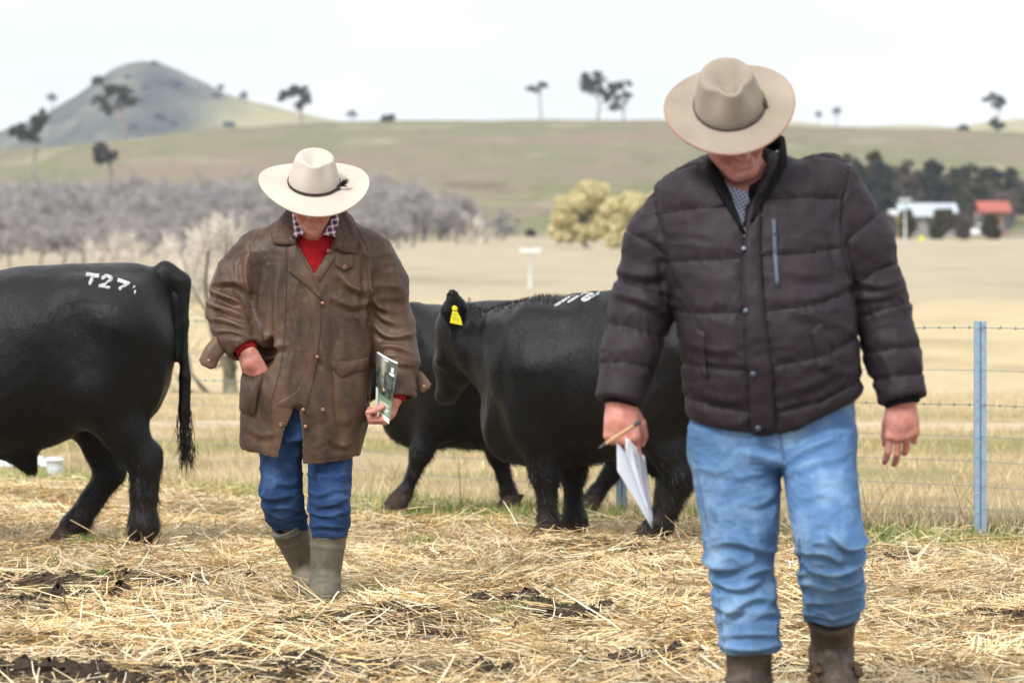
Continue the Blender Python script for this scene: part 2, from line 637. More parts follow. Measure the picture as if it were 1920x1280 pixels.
def gh(x, y):
    x, y = np.atleast_1d(np.asarray(x, float)), np.atleast_1d(np.asarray(y, float))
    fld = np.interp(y, _dy, _dz)
    crest = 1.22 + (545 - np.interp(x / 900 * FPX + 960, _CU, _CP)) * 900 / FPX
    f = np.clip((np.interp(y, _dy, _dz) - 7.05) / (41.2 - 7.05), 0, 1)
    z = np.where(y > 400, 7.05 + (crest - 7.05) * f, fld)
    ridge = 1.22 + (545 - np.interp(x / 2500 * FPX + 960, _RU, _RP)) * 2500 / FPX
    ridge = ridge + (fbm(P2(x, y), 1 / 45, 4, 5) - 0.5) * 7 * sstep(1900, 2400, y)
    back = np.interp(y, [900, 1200, 1500, 2000, 2500, 3200, 5000, 9000], [0, -14, 4, 30, 0, 0, 0, 0])
    z2 = crest + back
    tr = sstep(2100, 2500, y)
    fall = sstep(2500, 3600, y)
    z = np.where(y > 900, z2 * (1 - tr) + ridge * tr, z)
    z = z * (1 - fall) + 55 * fall
    # gullies and swells on the hill face
    z = z + (fbm(P2(x, y), 1 / 90, 3, 9) - 0.5) * 7 * sstep(420, 600, y) * (1 - sstep(780, 890, y))
    z = z + (fbm(P2(x, y), 1 / 6.0, 3, 3) - 0.5) * 0.5 * sstep(26, 60, y)
    near = 1 - sstep(24, 40, y)
    z = z + near * (fbm(P2(x, y), 2.2, 3, 1) - 0.5) * 0.045
    for mx, my, mh, rx, ry in MOUNDS:
        z = z + mh * np.exp(-((x - mx) / rx) ** 2 - ((y - my) / ry) ** 2)
    return z
def gz(x, y):
    return float(gh([x], [y])[0])

_rows = np.concatenate([np.arange(-30, 9, 2.0), np.arange(9, 25, 0.07), np.geomspace(25, 850, 170)[0:], np.linspace(856, 960, 30),
                        np.geomspace(975, 2300, 40), np.linspace(2320, 2700, 30), np.geomspace(2760, 3300, 10)])
_t = np.linspace(-1, 1, 361)
_w = _t * (0.25 + 0.75 * _t ** 2)
_YY, _WW = np.meshgrid(_rows, _w, indexing='ij')
_XX = _WW * (6 + 0.6 * np.maximum(_YY, 0))
_ZZ = gh(_XX.ravel(), _YY.ravel()).reshape(_XX.shape)
_g = MB().grid(np.stack([_XX, _YY, _ZZ], -1))

m = Mat('ground_dry_pasture', 0.95, 0.1)
geo = m.n('ShaderNodeNewGeometry')
sep = m.n('ShaderNodeSeparateXYZ')
m.l(geo.outputs['Position'], sep.inputs[0])
Y = sep.outputs['Y']
def gpos(sx, sy):
    mp = m.n('ShaderNodeMapping')
    mp.inputs['Scale'].default_value = (sx, sy, 0.0)
    m.l(geo.outputs['Position'], mp.inputs['Vector'])
    return mp.outputs['Vector']
soil = m.ramp(m.noise(9, 6, 0.65, gpos(1, 1)), [(0.3, (0.028, 0.019, 0.013)), (0.55, (0.075, 0.052, 0.034)), (0.8, (0.19, 0.14, 0.085))])
dry = m.ramp(m.noise(1.2, 6, 0.65, gpos(1, 0.5)), [(0.28, (0.27, 0.21, 0.125)), (0.5, (0.43, 0.34, 0.20)), (0.72, (0.54, 0.44, 0.28))])
grn = m.ramp(m.noise(7, 4, 0.6, gpos(1, 1)), [(0.3, (0.13, 0.15, 0.045)), (0.7, (0.27, 0.27, 0.10))])
dry = m.mix(m.ramp(m.noise(0.22, 4, 0.6, gpos(1, 1.4)), [(0.50, (0, 0, 0)), (0.68, (0.75, 0.75, 0.75))]), dry, grn)
fieldc = m.ramp(m.noise(1.0, 6, 0.62, gpos(0.22, 0.11)), [(0.3, (0.37, 0.30, 0.19)), (0.5, (0.56, 0.455, 0.275)), (0.7, (0.47, 0.39, 0.25))])
pale = m.ramp(m.noise(1.0, 6, 0.62, gpos(0.07, 0.05)), [(0.3, (0.31, 0.265, 0.19)), (0.5, (0.43, 0.37, 0.265)), (0.7, (0.36, 0.31, 0.22))])
hillc = m.ramp(m.noise(1.0, 7, 0.66, gpos(0.045, 0.016)), [(0.30, (0.125, 0.10, 0.066)), (0.42, (0.235, 0.20, 0.125)), (0.53, (0.17, 0.175, 0.088)), (0.66, (0.32, 0.27, 0.18))])
hillc = m.mix(m.ramp(m.noise(1.0, 4, 0.6, gpos(0.012, 0.010)), [(0.50, (0, 0, 0)), (0.66, (0.8, 0.8, 0.8))]), hillc, (0.25, 0.18, 0.14))
hillc = m.mix(m.ramp(m.noise(1.0, 4, 0.7, gpos(0.12, 0.03)), [(0.60, (0, 0, 0)), (0.72, (0.6, 0.6, 0.6))]), hillc, (0.085, 0.08, 0.05))
farc = m.ramp(m.noise(0.03, 7, 0.7, gpos(1, 0.5)), [(0.34, (0.036, 0.044, 0.040)), (0.5, (0.098, 0.105, 0.080)), (0.64, (0.20, 0.19, 0.135))])
east = m.n('ShaderNodeMapRange', interpolation_type='SMOOTHSTEP')
for k_, v_ in (('From Min', -208.0), ('From Max', -150.0)):
    east.inputs[k_].default_value = v_
m.l(sep.outputs['X'], east.inputs['Value'])
farc = m.mix(east.outputs[0], farc, m.ramp(m.noise(0.03, 5, 0.6, gpos(1, 1)), [(0.3, (0.27, 0.245, 0.12)), (0.7, (0.50, 0.44, 0.22))]))  # sunlit flank of the cone put into the colour; yellow ridge shares it
def band(a, b):
    x = m.n('ShaderNodeMapRange', interpolation_type='SMOOTHSTEP')
    x.inputs['From Min'].default_value = a
    x.inputs['From Max'].default_value = b
    nz = m.math('MULTIPLY', m.math('SUBTRACT', m.noise(0.35, 4, 0.6, gpos(1, 1)), 0.5), (b - a) * 1.2)
    m.l(m.math('ADD', Y, nz), x.inputs['Value'])
    return x.outputs[0]
c = m.mix(band(19.5, 22.5), soil, dry)
c = m.mix(band(36, 42), c, fieldc)
def between(a, b, soft, col, base):
    return m.mix(m.math('MULTIPLY', band(a - soft, a + soft), m.math('SUBTRACT', 1.0, band(b - soft, b + soft))), base, col)
c = between(28.6, 31.2, 0.5, m.ramp(m.noise(3.0, 5, 0.6, gpos(1, 1)), [(0.3, (0.20, 0.19, 0.07)), (0.7, (0.33, 0.29, 0.13))]), c)      # greener ditch
c = between(33.2, 35.4, 0.3, m.ramp(m.noise(2.0, 5, 0.6, gpos(1, 1)), [(0.3, (0.50, 0.39, 0.27)), (0.7, (0.64, 0.52, 0.38))]), c)      # dusty farm track
c = m.mix(band(95, 150), c, pale)
c = m.mix(band(330, 420), c, hillc)
c = m.mix(band(1000, 1400), c, farc)
m.color(c)
m.bump(m.noise(22, 6, 0.7, gpos(1, 1)), 0.8, 0.03)
link('ground', _g.mesh('ground'), m.m, kind='structure')

# ------------------------------------------------------------------ straw
_EU = np.array([-1500, 0, 300, 660, 900, 1300, 1600, 1920, 3500])
_EP = np.array([900, 905, 918, 958, 978, 996, 1022, 1028, 1035])
def straw_edge(x, y):
    """how far (m) a point lies inside the straw, measured along y"""
    u = x / y * FPX + 960
    return CAMH * FPX / (np.interp(u, _EU, _EP) - HORIZON) - y
BARE = [(*spot(160, 1092), 0.5, 0.5), (*spot(40, 1125), 0.35, 0.5), (*spot(270, 1092), 0.3, 0.26), (*spot(510, 1256), 0.34, 0.34), (*spot(250, 1278), 0.2, 0.25),
        (*spot(650, 1270), 0.26, 0.26), (*spot(420, 1232), 0.2, 0.14), (*spot(860, 1258), 0.2, 0.2), (*spot(1060, 1150), 0.18, 0.26), (*spot(930, 1130), .14, .2),
        (*spot(1500, 1270), 0.2, 0.14), (*spot(1250, 1225), 0.12, 0.1), (*spot(30, 1262), 0.22, 0.2), (*spot(1875, 1160), 0.16, 0.22), (*spot(1190, 1245), .12, .1)]
def bare(x, y):
    b = np.zeros(len(x))
    for bx, by, rx, ry in BARE:
        b = np.maximum(b, np.exp(-(((x - bx) / rx) ** 2 + ((y - by) / ry) ** 2) * 0.9))
    nz = fbm(P2(x, y), 3.6, 3, 88)
    return np.clip(b * 1.25 * sstep(.40, .56, nz + .12 * b) + .85 * sstep(.36, .27, nz), 0, 1)
def scatter(n, y0, y1, half):
    y = np.sqrt(RNG.uniform(y0 * y0, y1 * y1, n))
    x = RNG.uniform(-1, 1, n) * y * half
    return x, y
def make_straw(n, y0, y1, half, lmin, lmax, wmin, wmax, lift, seed, nseg=3):
    x, y = scatter(n, y0, y1, half)
    e = straw_edge(x, y)
    dens = fbm(P2(x, y), 1.3, 4, 21)
    keep = (e > RNG.normal(0, 0.45, n)) & (RNG.uniform(0, 1, n) > bare(x, y) * 1.05) & (RNG.uniform(0.06, 0.60, n) < dens + 0.12)
    x, y, dens = x[keep], y[keep], dens[keep]
    n = len(x)
    # matted flakes: part of the stalks lie together in near-parallel bundles
    nb = n // 70
    own = RNG.integers(0, n, nb)
    bund = RNG.uniform(0, 1, n) < (0.42 if lmax > .2 else 0.0)
    bi = RNG.integers(0, nb, n)
    bx_, by_ = x[own].copy(), y[own].copy()
    x = np.where(bund, bx_[bi] + RNG.normal(0, .075, n), x)
    y = np.where(bund, by_[bi] + RNG.normal(0, .075, n), y)
    bang = RNG.uniform(0, 2 * np.pi, nb)[bi] + RNG.normal(0, .22, n)
    bup = RNG.normal(.04, .10, nb)[bi] + RNG.normal(0, .05, n)
    bbend = RNG.normal(0, .25, (nb, 3))[bi] * np.array([1, 1, .5])
    btone = RNG.uniform(.78, 1.15, nb)[bi]
    flow = vnoise(P2(x, y), 1.5, seed) * 9.0 + vnoise(P2(x, y), 4.5, seed + 3) * 3.0
    ang = np.where(bund, bang, flow + RNG.normal(0, 0.75, n))
    up = RNG.normal(0.02, 0.16, n) + (RNG.uniform(0, 1, n) < 0.05) * RNG.uniform(0.15, 0.8, n)
    up = np.where(bund, bup, up)
    D = nrm(np.stack([np.cos(ang), np.sin(ang), up], 1))
    L = RNG.uniform(lmin, lmax, n) * RNG.uniform(0.5, 1.1, n)
    W = RNG.uniform(wmin, wmax, n)
    side = nrm(np.cross(D, np.stack([RNG.normal(0, 0.5, n), RNG.normal(0, 0.5, n), np.ones(n)], 1)))
    bend = np.where(bund[:, None], bbend + RNG.normal(0, .06, (n, 3)), RNG.normal(0, 0.22, (n, 3)) * np.array([1, 1, 0.45]))
    z = gh(x, y) + np.abs(RNG.normal(0, 1, n)) * lift * (0.35 + dens) * np.where(bund, 1.7, 1.0) - 0.004
    P0 = np.stack([x, y, z], 1) - D * (L * 0.5)[:, None]
    P0[:, 2] = np.maximum(P0[:, 2], gh(P0[:, 0], P0[:, 1]) + 0.003)
    V, F, k = ribbons(P0, D, side, L, W, bend, nseg, 0.6)
    gv = gh(V[:, 0], V[:, 1]) + 0.002
    V[:, 2] = np.maximum(V[:, 2], gv)
    pal = np.array([lin(240, 222, 186), lin(232, 208, 162), lin(214, 184, 130), lin(244, 234, 208), lin(184, 152, 108), lin(140, 114, 82), lin(208, 200, 166), lin(104, 82, 58)])
    clump = vnoise(P2(x, y), 2.6, seed + 8)
    pr = np.array([.20, .24, .18, .15, .09, .05, .06, .03])
    ci = RNG.choice(len(pal), n, p=pr)
    c = pal[ci] * RNG.uniform(0.8, 1.12, n)[:, None] * (0.80 + 0.36 * clump)[:, None]
    c = c * np.where(bund, btone, 1.0)[:, None]
    c = c * np.stack([np.ones(n), 1 - 0.07 * clump, 1 - 0.18 * clump], 1)
    me = raw_mesh('straw', V, F, smooth=False)
    set_col(me, np.repeat(np.clip(c, 0, 0.9), k, 0))
    return me
straw_mat = tinted('straw_stalks', 0.6, 0.25, 0.12)
straw_me = make_straw(255000, 9.6, 25.5, 0.235, 0.05, 0.24, 0.0032, 0.0074, 0.020, 31)
link('straw', straw_me, straw_mat, label='loose golden straw spread over the dark soil of the yard', cat='straw', kind='stuff')
# chaff: short broken bits that fill the gaps between the stalks
chaff_me = make_straw(205000, 9.6, 25.0, 0.23, 0.03, 0.10, 0.003, 0.007, 0.007, 77, 1)
link('chaff', chaff_me, straw_mat, label='short broken chaff lying between the straw stalks', cat='chaff', kind='stuff')

# clods of dark soil in the thin places
def clods():
    mb = MB()
    ico = None
    for bx, by, rx, ry in BARE:
        n = int(200 * rx * ry / 0.1) + 20
        for _ in range(min(n, 420)):
            x, y = bx + RNG.normal(0, rx * 0.55), by + RNG.normal(0, ry * 0.55)
            r = RNG.gamma(2.0, 0.0065) + 0.004
            a = np.linspace(0, 2 * np.pi, 7, endpoint=False)
            rings = []
            for h_, s_ in ((-0.3, 0.9), (0.25, 1.0), (0.7, 0.62), (0.95, 0.2)):
                rr = r * s_ * RNG.uniform(0.65, 1.3, 7)
                rings.append(np.stack([x + rr * np.cos(a), y + rr * np.sin(a), np.full(7, h_ * r * 0.8) + RNG.normal(0, r * 0.12, 7)], 1))
            G = np.array(rings)
            G[..., 2] += gz(x, y)
            mb.grid(G, close_v=True)
    return mb.mesh('soil_clods', smooth=False)
link('soil_clods', clods(), plain('damp_soil', (0.045, 0.031, 0.022), 0.9, 0.2, 0.5, 30, 0.5), label='crumbled dark clods of damp soil showing between the straw', cat='soil', kind='stuff')

# ------------------------------------------------------------------ grass
def make_blades(x, y, hmin, hmax, w, pal, prob, lean=0.45, name='grass', nseg=2):
    n = len(x)
    ang = RNG.uniform(0, 2 * np.pi, n)
    D = nrm(np.stack([np.cos(ang) * lean * RNG.uniform(0.1, 1, n), np.sin(ang) * lean * RNG.uniform(0.1, 1, n), np.ones(n)], 1))
    a2 = RNG.uniform(0, np.pi, n)
    side = np.stack([np.cos(a2), np.sin(a2), np.zeros(n)], 1)
    L = RNG.uniform(hmin, hmax, n)
    bend = np.stack([np.cos(ang), np.sin(ang), -0.4 * np.ones(n)], 1) * RNG.uniform(0.05, 0.55, n)[:, None]
    P0 = np.stack([x, y, gh(x, y) - 0.005], 1)
    V, F, k = ribbons(P0, D, side, L, RNG.uniform(0.6, 1.3, n) * w, bend, nseg, 0.15)
    c = np.array(pal)[RNG.choice(len(pal), n, p=prob)] * RNG.uniform(0.75, 1.2, n)[:, None]
    me = raw_mesh(name, V, F, smooth=False)
    set_col(me, np.repeat(np.clip(c, 0, 0.9), k, 0))
    return me
grass_mat = tinted('grass_blades', 0.7, 0.2, 0.3)
DRY = [lin(214, 194, 150), lin(196, 174, 130), lin(226, 208, 168), lin(170, 150, 108), lin(150, 150, 92)]
GREEN = [lin(112, 140, 60), lin(136, 160, 78), lin(96, 122, 54), lin(166, 176, 104), lin(196, 184, 130)]
x, y = scatter(90000, 17.5, 44, 0.17)
e = straw_edge(x, y)
n_ = fbm(P2(x, y), 0.9, 3, 41)
k_ = (e < RNG.normal(-0.15, 0.35, len(x))) & (RNG.uniform(0.2, 0.62, len(x)) < n_) & (np.abs(y - 34.3 - 0.03 * x) > 1.0)
link('dry_grass', make_blades(x[k_], y[k_], 0.02, 0.11, 0.006, DRY, [.28, .27, .22, .13, .10]), grass_mat,
     label='short bleached dry grass beyond the edge of the straw', cat='grass', kind='stuff')
x, y = scatter(60000, 17.0, 26, 0.17)
e = straw_edge(x, y)
n_ = fbm(P2(x, y), 1.1, 3, 52)
k_ = (e < RNG.normal(0.05, 0.25, len(x))) & (e > -1.5 + RNG.normal(0, 0.4, len(x))) & (n_ > 0.50 + RNG.normal(0, 0.05, len(x)))
tx, ty = [x[k_]], [y[k_]]
for (px, py, r, cnt) in [(170, 1028, .05, 160), (790, 1028, .045, 170), (60, 905, .10, 220), (190, 1085, .05, 60), (700, 1120, .05, 50),
                         (470, 1060, .06, 50), (930, 1155, .05, 50), (1020, 1150, .04, 40), (850, 965, .28, 700), (700, 970, .3, 400),
                         (1290, 1000, .16, 300), (1640, 1022, .25, 420), (1780, 1020, .3, 420), (960, 985, .2, 260), (40, 1060, .1, 50), (440, 925, .2, 200), (560, 1175, .03, 14)]:
    cx, cy = spot(px, py)
    tx.append(cx + RNG.normal(0, r, cnt))
    ty.append(cy + RNG.normal(0, r * 1.2, cnt))
tx, ty = np.concatenate(tx), np.concatenate(ty)
link('green_grass', make_blades(tx, ty, 0.025, 0.095, 0.005, GREEN, [.27, .25, .2, .14, .14], 0.6), grass_mat,
     label='tufts of fresh green grass along the straw edge', cat='grass', kind='stuff')
# tall dead stems by the fence
x = np.concatenate([RNG.uniform(1.5, 2.9, 90), RNG.uniform(-1.5, 1.6, 60)])
y = np.concatenate([RNG.uniform(19.2, 22, 90), RNG.uniform(20.5, 25, 60)])
link('dead_stems', make_blades(x, y, 0.12, 0.42, 0.004, [lin(150, 130, 100), lin(190, 170, 130), lin(96, 82, 66)], [.4, .4, .2], 0.35, 'stems', 4), grass_mat,
     label='thin tall dead weed stems standing along the wire fence', cat='weeds', kind='stuff')

# ------------------------------------------------------------------ wire fence
galv = plain('galvanised_steel', lin(150, 172, 192), 0.45, 0.5, 0.12, 30, 0.05, metal=0.35)
wire_mat = plain('weathered_wire', lin(128, 142, 150), 0.5, 0.5, 0.2, 40, metal=0.4)
FA, FB = np.array([(1838 - 960) / FPX * 19.4, 19.4]), np.array([(1165 - 960) / FPX * 21.7, 21.7])
fdir = nrm(FB - FA)
fence = thing('wire_fence', 'wire stock fence with barbed strands on folded galvanised steel posts', 'fence', (FA[0], FA[1], 0))
def fence_xy(t):
    return FA + fdir * t
def post_mesh():
    # folded steel section: web with two flanges and punched holes standing as rivets
    prof = np.array([(-.030, -.012), (-.030, .016), (-.026, .016), (-.026, -.008), (-.004, -.008), (0, .004), (.004, -.008), (.026, -.008),
                     (.026, .016), (.030, .016), (.030, -.012), (.006, -.012), (0, -.001), (-.006, -.012)])
    mb = MB()
    hgt = 1.065
    G = np.array([[(p[0], p[1], z) for p in prof] for z in (-0.3, 0.3, 0.7, hgt)])
    mb.grid(G, close_v=True)
    n = len(prof)
    mb.add([(0, 0.0, hgt)] + [(p[0], p[1], hgt) for p in prof], [(0, i + 1, (i + 1) % n + 1) for i in range(n)])
    for z in np.arange(0.1, 1.05, 0.095):
        a = np.linspace(0, 2 * np.pi, 8, endpoint=False)
        mb.grid(np.array([[(-.017 + r * np.cos(t), yy, z + r * np.sin(t)) for t in a] for r, yy in ((.006, -.0125), (.005, -.0155), (.0005, -.016))]), close_v=True)
    return mb.mesh('post', smooth=False)
post_me = post_mesh()
_L = float(np.linalg.norm(FB - FA))
for t in (-_L * 1.0, 0.0, _L, 2.05 * _L, 2.79 * _L):
    q = fence_xy(t)
    link('post', post_me, galv, fence, loc=(q[0] - FA[0], q[1] - FA[1], gz(*q)), rot=(0.0, 0.012 * math.sin(t * 3), math.radians(6)))
def wire_mesh(z, barbed, seed):
    mb = MB()
    ts = np.linspace(-_L * 1.05, 3.15 * _L, 120)
    pts = []
    for t in ts:
        q = fence_xy(t)
        sag = -0.012 * math.sin(math.pi * ((t / _L) % 1.0))
        pts.append((q[0] - FA[0], q[1] - FA[1] - 0.017, z + sag))
    pts = np.array(pts)
    mb.tube(pts, 0.0016 if not barbed else 0.0021, 5)
    if barbed:
        for t in np.arange(-_L, 3.1 * _L, 0.11):
            q = np.array([np.interp(t, ts, pts[:, i]) for i in range(3)])
            for s in (-1, 1):
                v = nrm(np.array([RNG.normal(0, 0.5), RNG.normal(0, 0.5), s * 1.0])) * 0.016
                mb.tube([q - v * 0.5, q + v], [0.002, 0.0006], 4)
            mb.tube([q - np.array([.006, 0, 0]), q + np.array([.006, 0, 0])], 0.0042, 5)
    return mb.mesh('wire')
for z, bb in ((1.035, True), (.82, False), (.645, True), (.485, False), (.36, False), (.235, False), (.12, False)):
    w = link('wire', wire_mesh(z, bb, 1), wire_mat, fence)
    if bb:
        w['label'] = 'barbed wire strand'

# ------------------------------------------------------------------ trees
bark_pale = plain('pale_bark', lin(150, 140, 132), 0.9, 0.1, 0.3, 2.0)
bark_dark = plain('dark_bark', lin(92, 84, 80), 0.9, 0.1, 0.3, 2.0)
twig_mat = plain('bare_twigs', lin(162, 157, 157), 0.9, 0.1, 0.25, 1.0)
leaf_mat = tinted('foliage', 0.75, 0.2, 0.2)
def limb_path(a, b, wob, n=5):
    t = np.linspace(0, 1, n)[:, None]
    p = a + (b - a) * t
    p[1:-1] += RNG.normal(0, wob, (n - 2, 3))
    return p
def leaf_cloud(centers, radii, n_each, size, col, col2, flat=0.8):
    """many leaf-sprig faces filling lumpy clumps"""
    Vs, Cs = [], []
    for c, r in zip(centers, radii):
        n = max(12, int(n_each * (r / np.mean(radii)) ** 2))
        d = nrm(RNG.normal(0, 1, (n, 3)))
        rad = r * RNG.uniform(0.25, 1.0, n) ** 0.55
        p = c + d * rad[:, None] * np.array([1, 1, flat])
        nn = nrm(d + RNG.normal(0, 0.7, (n, 3)))
        u = nrm(np.cross(nn, RNG.normal(0, 1, (n, 3))))
        v = np.cross(nn, u)
        s = size * RNG.uniform(0.5, 1.4, n)[:, None]
        quad = np.stack([p - u * s, p + v * s * 0.55, p + u * s, p - v * s * 0.55], 1)
        Vs.append(quad.reshape(-1, 3))
        mixf = RNG.uniform(0, 1, n)[:, None]
        cc = (np.array(col) * (1 - mixf) + np.array(col2) * mixf) * RNG.uniform(0.7, 1.25, n)[:, None]
        Cs.append(np.repeat(cc, 4, 0))
    V = np.concatenate(Vs)
    me = raw_mesh('crown', V, np.arange(len(V)).reshape(-1, 4), smooth=False)
    set_col(me, np.clip(np.concatenate(Cs), 0, 0.9))
    return me
def leafy_tree(name, label, cat, x, y, H, clumps, trunk_r, col, col2, bark, group=None, size=0.26, n_each=150, lean=0.0, base_dz=0.0, spray=(0.20, 0.46)):
    """clumps: (dx, height, radius) in metres from the base"""
    t = thing(name, label, cat, (x, y, gz(x, y) + base_dz), group=group)
    C = np.array([(c[0], RNG.normal(0, c[2] * 0.4), c[1]) for c in clumps], float)
    R = np.array([c[2] for c in clumps], float)
    mb = MB()
    low = min(c[1] - c[2] * 0.6 for c in clumps)
    fork = np.array([lean * low * 0.8, 0, max(0.25 * H, low * 0.85)])
    trunk_r = trunk_r * 0.72
    mb.tube(limb_path(np.array([0, 0, -0.4]), fork, trunk_r * 0.9), np.linspace(trunk_r * 1.3, trunk_r * 0.85, 5), 8)
    for c, r in zip(C, R):
        mb.tube(limb_path(fork, c + np.array([0, 0, r * 0.2]), r * 0.16), np.linspace(trunk_r * 0.6, trunk_r * 0.10, 5), 6)
        for _ in range(3):
            e = c + nrm(RNG.normal(0, 1, 3)) * r * 0.8
            mb.tube(limb_path(c, e, r * 0.08, 4), np.linspace(trunk_r * 0.18, trunk_r * 0.05, 4), 4)
    link('trunk', mb.mesh('trunk'), bark, t)
    # every clump breaks up into smaller sprays
    cc, rr = [], []
    for c, r in zip(C, R):
        for _ in range(10):
            cc.append(c + nrm(RNG.normal(0, 1, 3)) * r * RNG.uniform(0.15, 1.0) * np.array([1, 1, 0.8]))
            rr.append(r * RNG.uniform(*spray))
    link('crown', leaf_cloud(np.array(cc), np.array(rr), n_each, size, col, col2), leaf_mat, t)
    return t
def at(px, d):
    return (px - 960) / FPX * d
def hgt(py, d, x):
    """height above ground at that distance of photo row py"""
    return CAMH + (HORIZON - py) * d / FPX - gz(x, d)
EU, EU2 = (0.055, 0.06, 0.035), (0.10, 0.10, 0.06)
def gum(px, d, clumps_px, label, tr=0.32, group='gum trees on the hill', **kw):
    """clumps in photo pixels (px, py, r) turned into metres at distance d"""
    x = at(px, d)
    k = d / FPX
    cl = [((c[0] - px) * k, hgt(c[1], d, x), c[2] * k * 1.22) for c in clumps_px]
    return leafy_tree('gum_tree', label, 'tree', x, d, max(c[1] for c in cl), cl, tr, kw.pop('col', EU), kw.pop('col2', EU2), kw.pop('bark', bark_pale), group, **kw)
gum(70, 640, [(75, 220, 13), (40, 250, 17), (62, 252, 16), (72, 232, 15), (28, 246, 9)], 'dark gum tree with a lopsided crown on the brown lower slope', lean=-0.02)
gum(230, 840, [(212, 165, 18), (190, 190, 16), (225, 190, 20), (248, 190, 13), (205, 205, 14), (185, 150, 12), (232, 172, 14)], 'tall open gum tree standing before the conical hill', tr=0.5, lean=-0.06)
gum(207, 610, [(195, 278, 15), (188, 298, 10), (208, 288, 12), (183, 285, 9)], 'small round reddish-brown tree low on the hillside', col=(0.07, 0.05, 0.04), col2=(0.11, 0.08, 0.065), bark=bark_dark, tr=0.22)
gum(564, 890, [(540, 176, 14), (560, 172, 15), (572, 186, 12), (562, 198, 9), (526, 182, 8), (578, 178, 7)], 'wide flat-topped gum tree on the ridge right of the conical hill')
gum(1013, 895, [(996, 166, 7), (1004, 167, 7), (1016, 157, 7), (1020, 161, 5), (989, 167, 4)], 'thin sparse gum with two small tufts on a bare curving trunk', tr=0.28, n_each=60)
gum(1122, 895, [(1100, 148, 15), (1118, 140, 14), (1095, 162, 11), (1128, 152, 10), (1108, 166, 12), (1126, 172, 10)], 'taller of two gum trees side by side on the ridge', tr=0.35, n_each=80)
gum(1170, 898, [(1150, 168, 14), (1170, 160, 11), (1140, 182, 12), (1165, 182, 13), (1150, 198, 12), (1176, 178, 7)], 'lower bushier one of two gum trees side by side on the ridge', tr=0.3, n_each=70)
gum(1871, 900, [(1852, 188, 9), (1866, 182, 10), (1880, 188, 9), (1868, 198, 8), (1865, 235, 11), (1876, 236, 10)], 'umbrella-shaped gum above a dark shrub on the right ridge', tr=0.3)
for px, py, r, d, lb in [(98, 180, 9, 2300, 'faint distant tree on the left skyline shoulder of the conical hill'), (458, 178, 7, 2450, 'small distant tree on the sunlit flank of the conical hill'),
                     (415, 163, 5, 2450, 'tiny distant tree high on the flank of the conical hill'), (660, 212, 8, 2300, 'pale distant tree peeping over the ridge beside the flat-topped gum'),
                     (1535, 213, 5, 2300, 'faint lower one of two far trees on the yellow ridge'), (1569, 206, 7, 2300, 'faint taller one of two far trees on the yellow ridge')]:
    x = at(px, d)
    k = d / FPX
    b = gz(x, d)
    h = max(hgt(py, d, x), r * k * 1.6)
    leafy_tree('distant_tree', lb, 'tree', x, d, h, [(0, h, r * k), (-r * k * .6, h - r * k * .4, r * k * .7), (r * k * .5, h - r * k * .5, r * k * .6)], 0.4, (0.10, 0.105, 0.08), (0.15, 0.15, 0.12), bark_dark, 'far trees on the skyline', size=0.9, n_each=40)
for i, (px, py, w_) in enumerate([(205, 0, 10), (300, 0, 14), (330, 0, 18), (310, 0, 12), (430, 0, 14), (405, 0, 12), (250, 0, 7), (272, 0, 7), (290, 0, 9), (325, 0, 8), (240, 0, 7), (350, 0, 7), (262, 0, 7), (180, 0, 9), (375, 0, 9)]):
    d_ = 2270 + (i * 71 % 190)
    x_ = at(px, d_)
    z_ = gz(x_, d_)
    k_ = d_ / FPX
    leafy_tree('hill_scrub', 'bluish dark scrub patch growing on the face of the conical hill', 'scrub', x_, d_, w_ * k_ * .7, [((j - 1.5) * w_ * k_ * .3, w_ * k_ * RNG.uniform(.25, .5), w_ * k_ * RNG.uniform(.22, .34)) for j in range(4)], .3, (.035, .042, .04), (.06, .065, .06), bark_dark, 'scrub patches on the conical hill', size=1.1, n_each=26)
def bush(name, label, px, py_top, d, wpx, col, col2, group=None, n_each=90, size=0.3, bark=bark_dark, py_base=None, tall=False):
    x = at(px, d)
    k = d / FPX
    top = hgt(py_top, d, x)
    w = wpx * k / 2
    cl = []
    nz = max(5, int(7 * max(1, top / (2 * w + .01))))
    for i in range(nz + 4):
        f = (i + 0.5) / (nz + 4)
        rr = w * RNG.uniform(0.36, 0.56) * (1 - 0.30 * f)
        cl.append((RNG.uniform(-1, 1) * (w - rr) * (1 - 0.3 * f), max(rr * 0.7, (top - rr * 0.8) * (0.25 + 0.75 * f)), rr))
    return leafy_tree(name, label, 'tree', x, d, top, cl, 0.12 + w * 0.05, col, col2, bark, group, size=size, n_each=n_each)
bush('bush', 'dark low bush on the ridge crest left of the twin gums', 727, 214, 893, 34, EU, EU2)
bush('bush', 'dark rounded bush on the right ridge beside the umbrella gum', 1806, 232, 905, 26, EU, EU2)
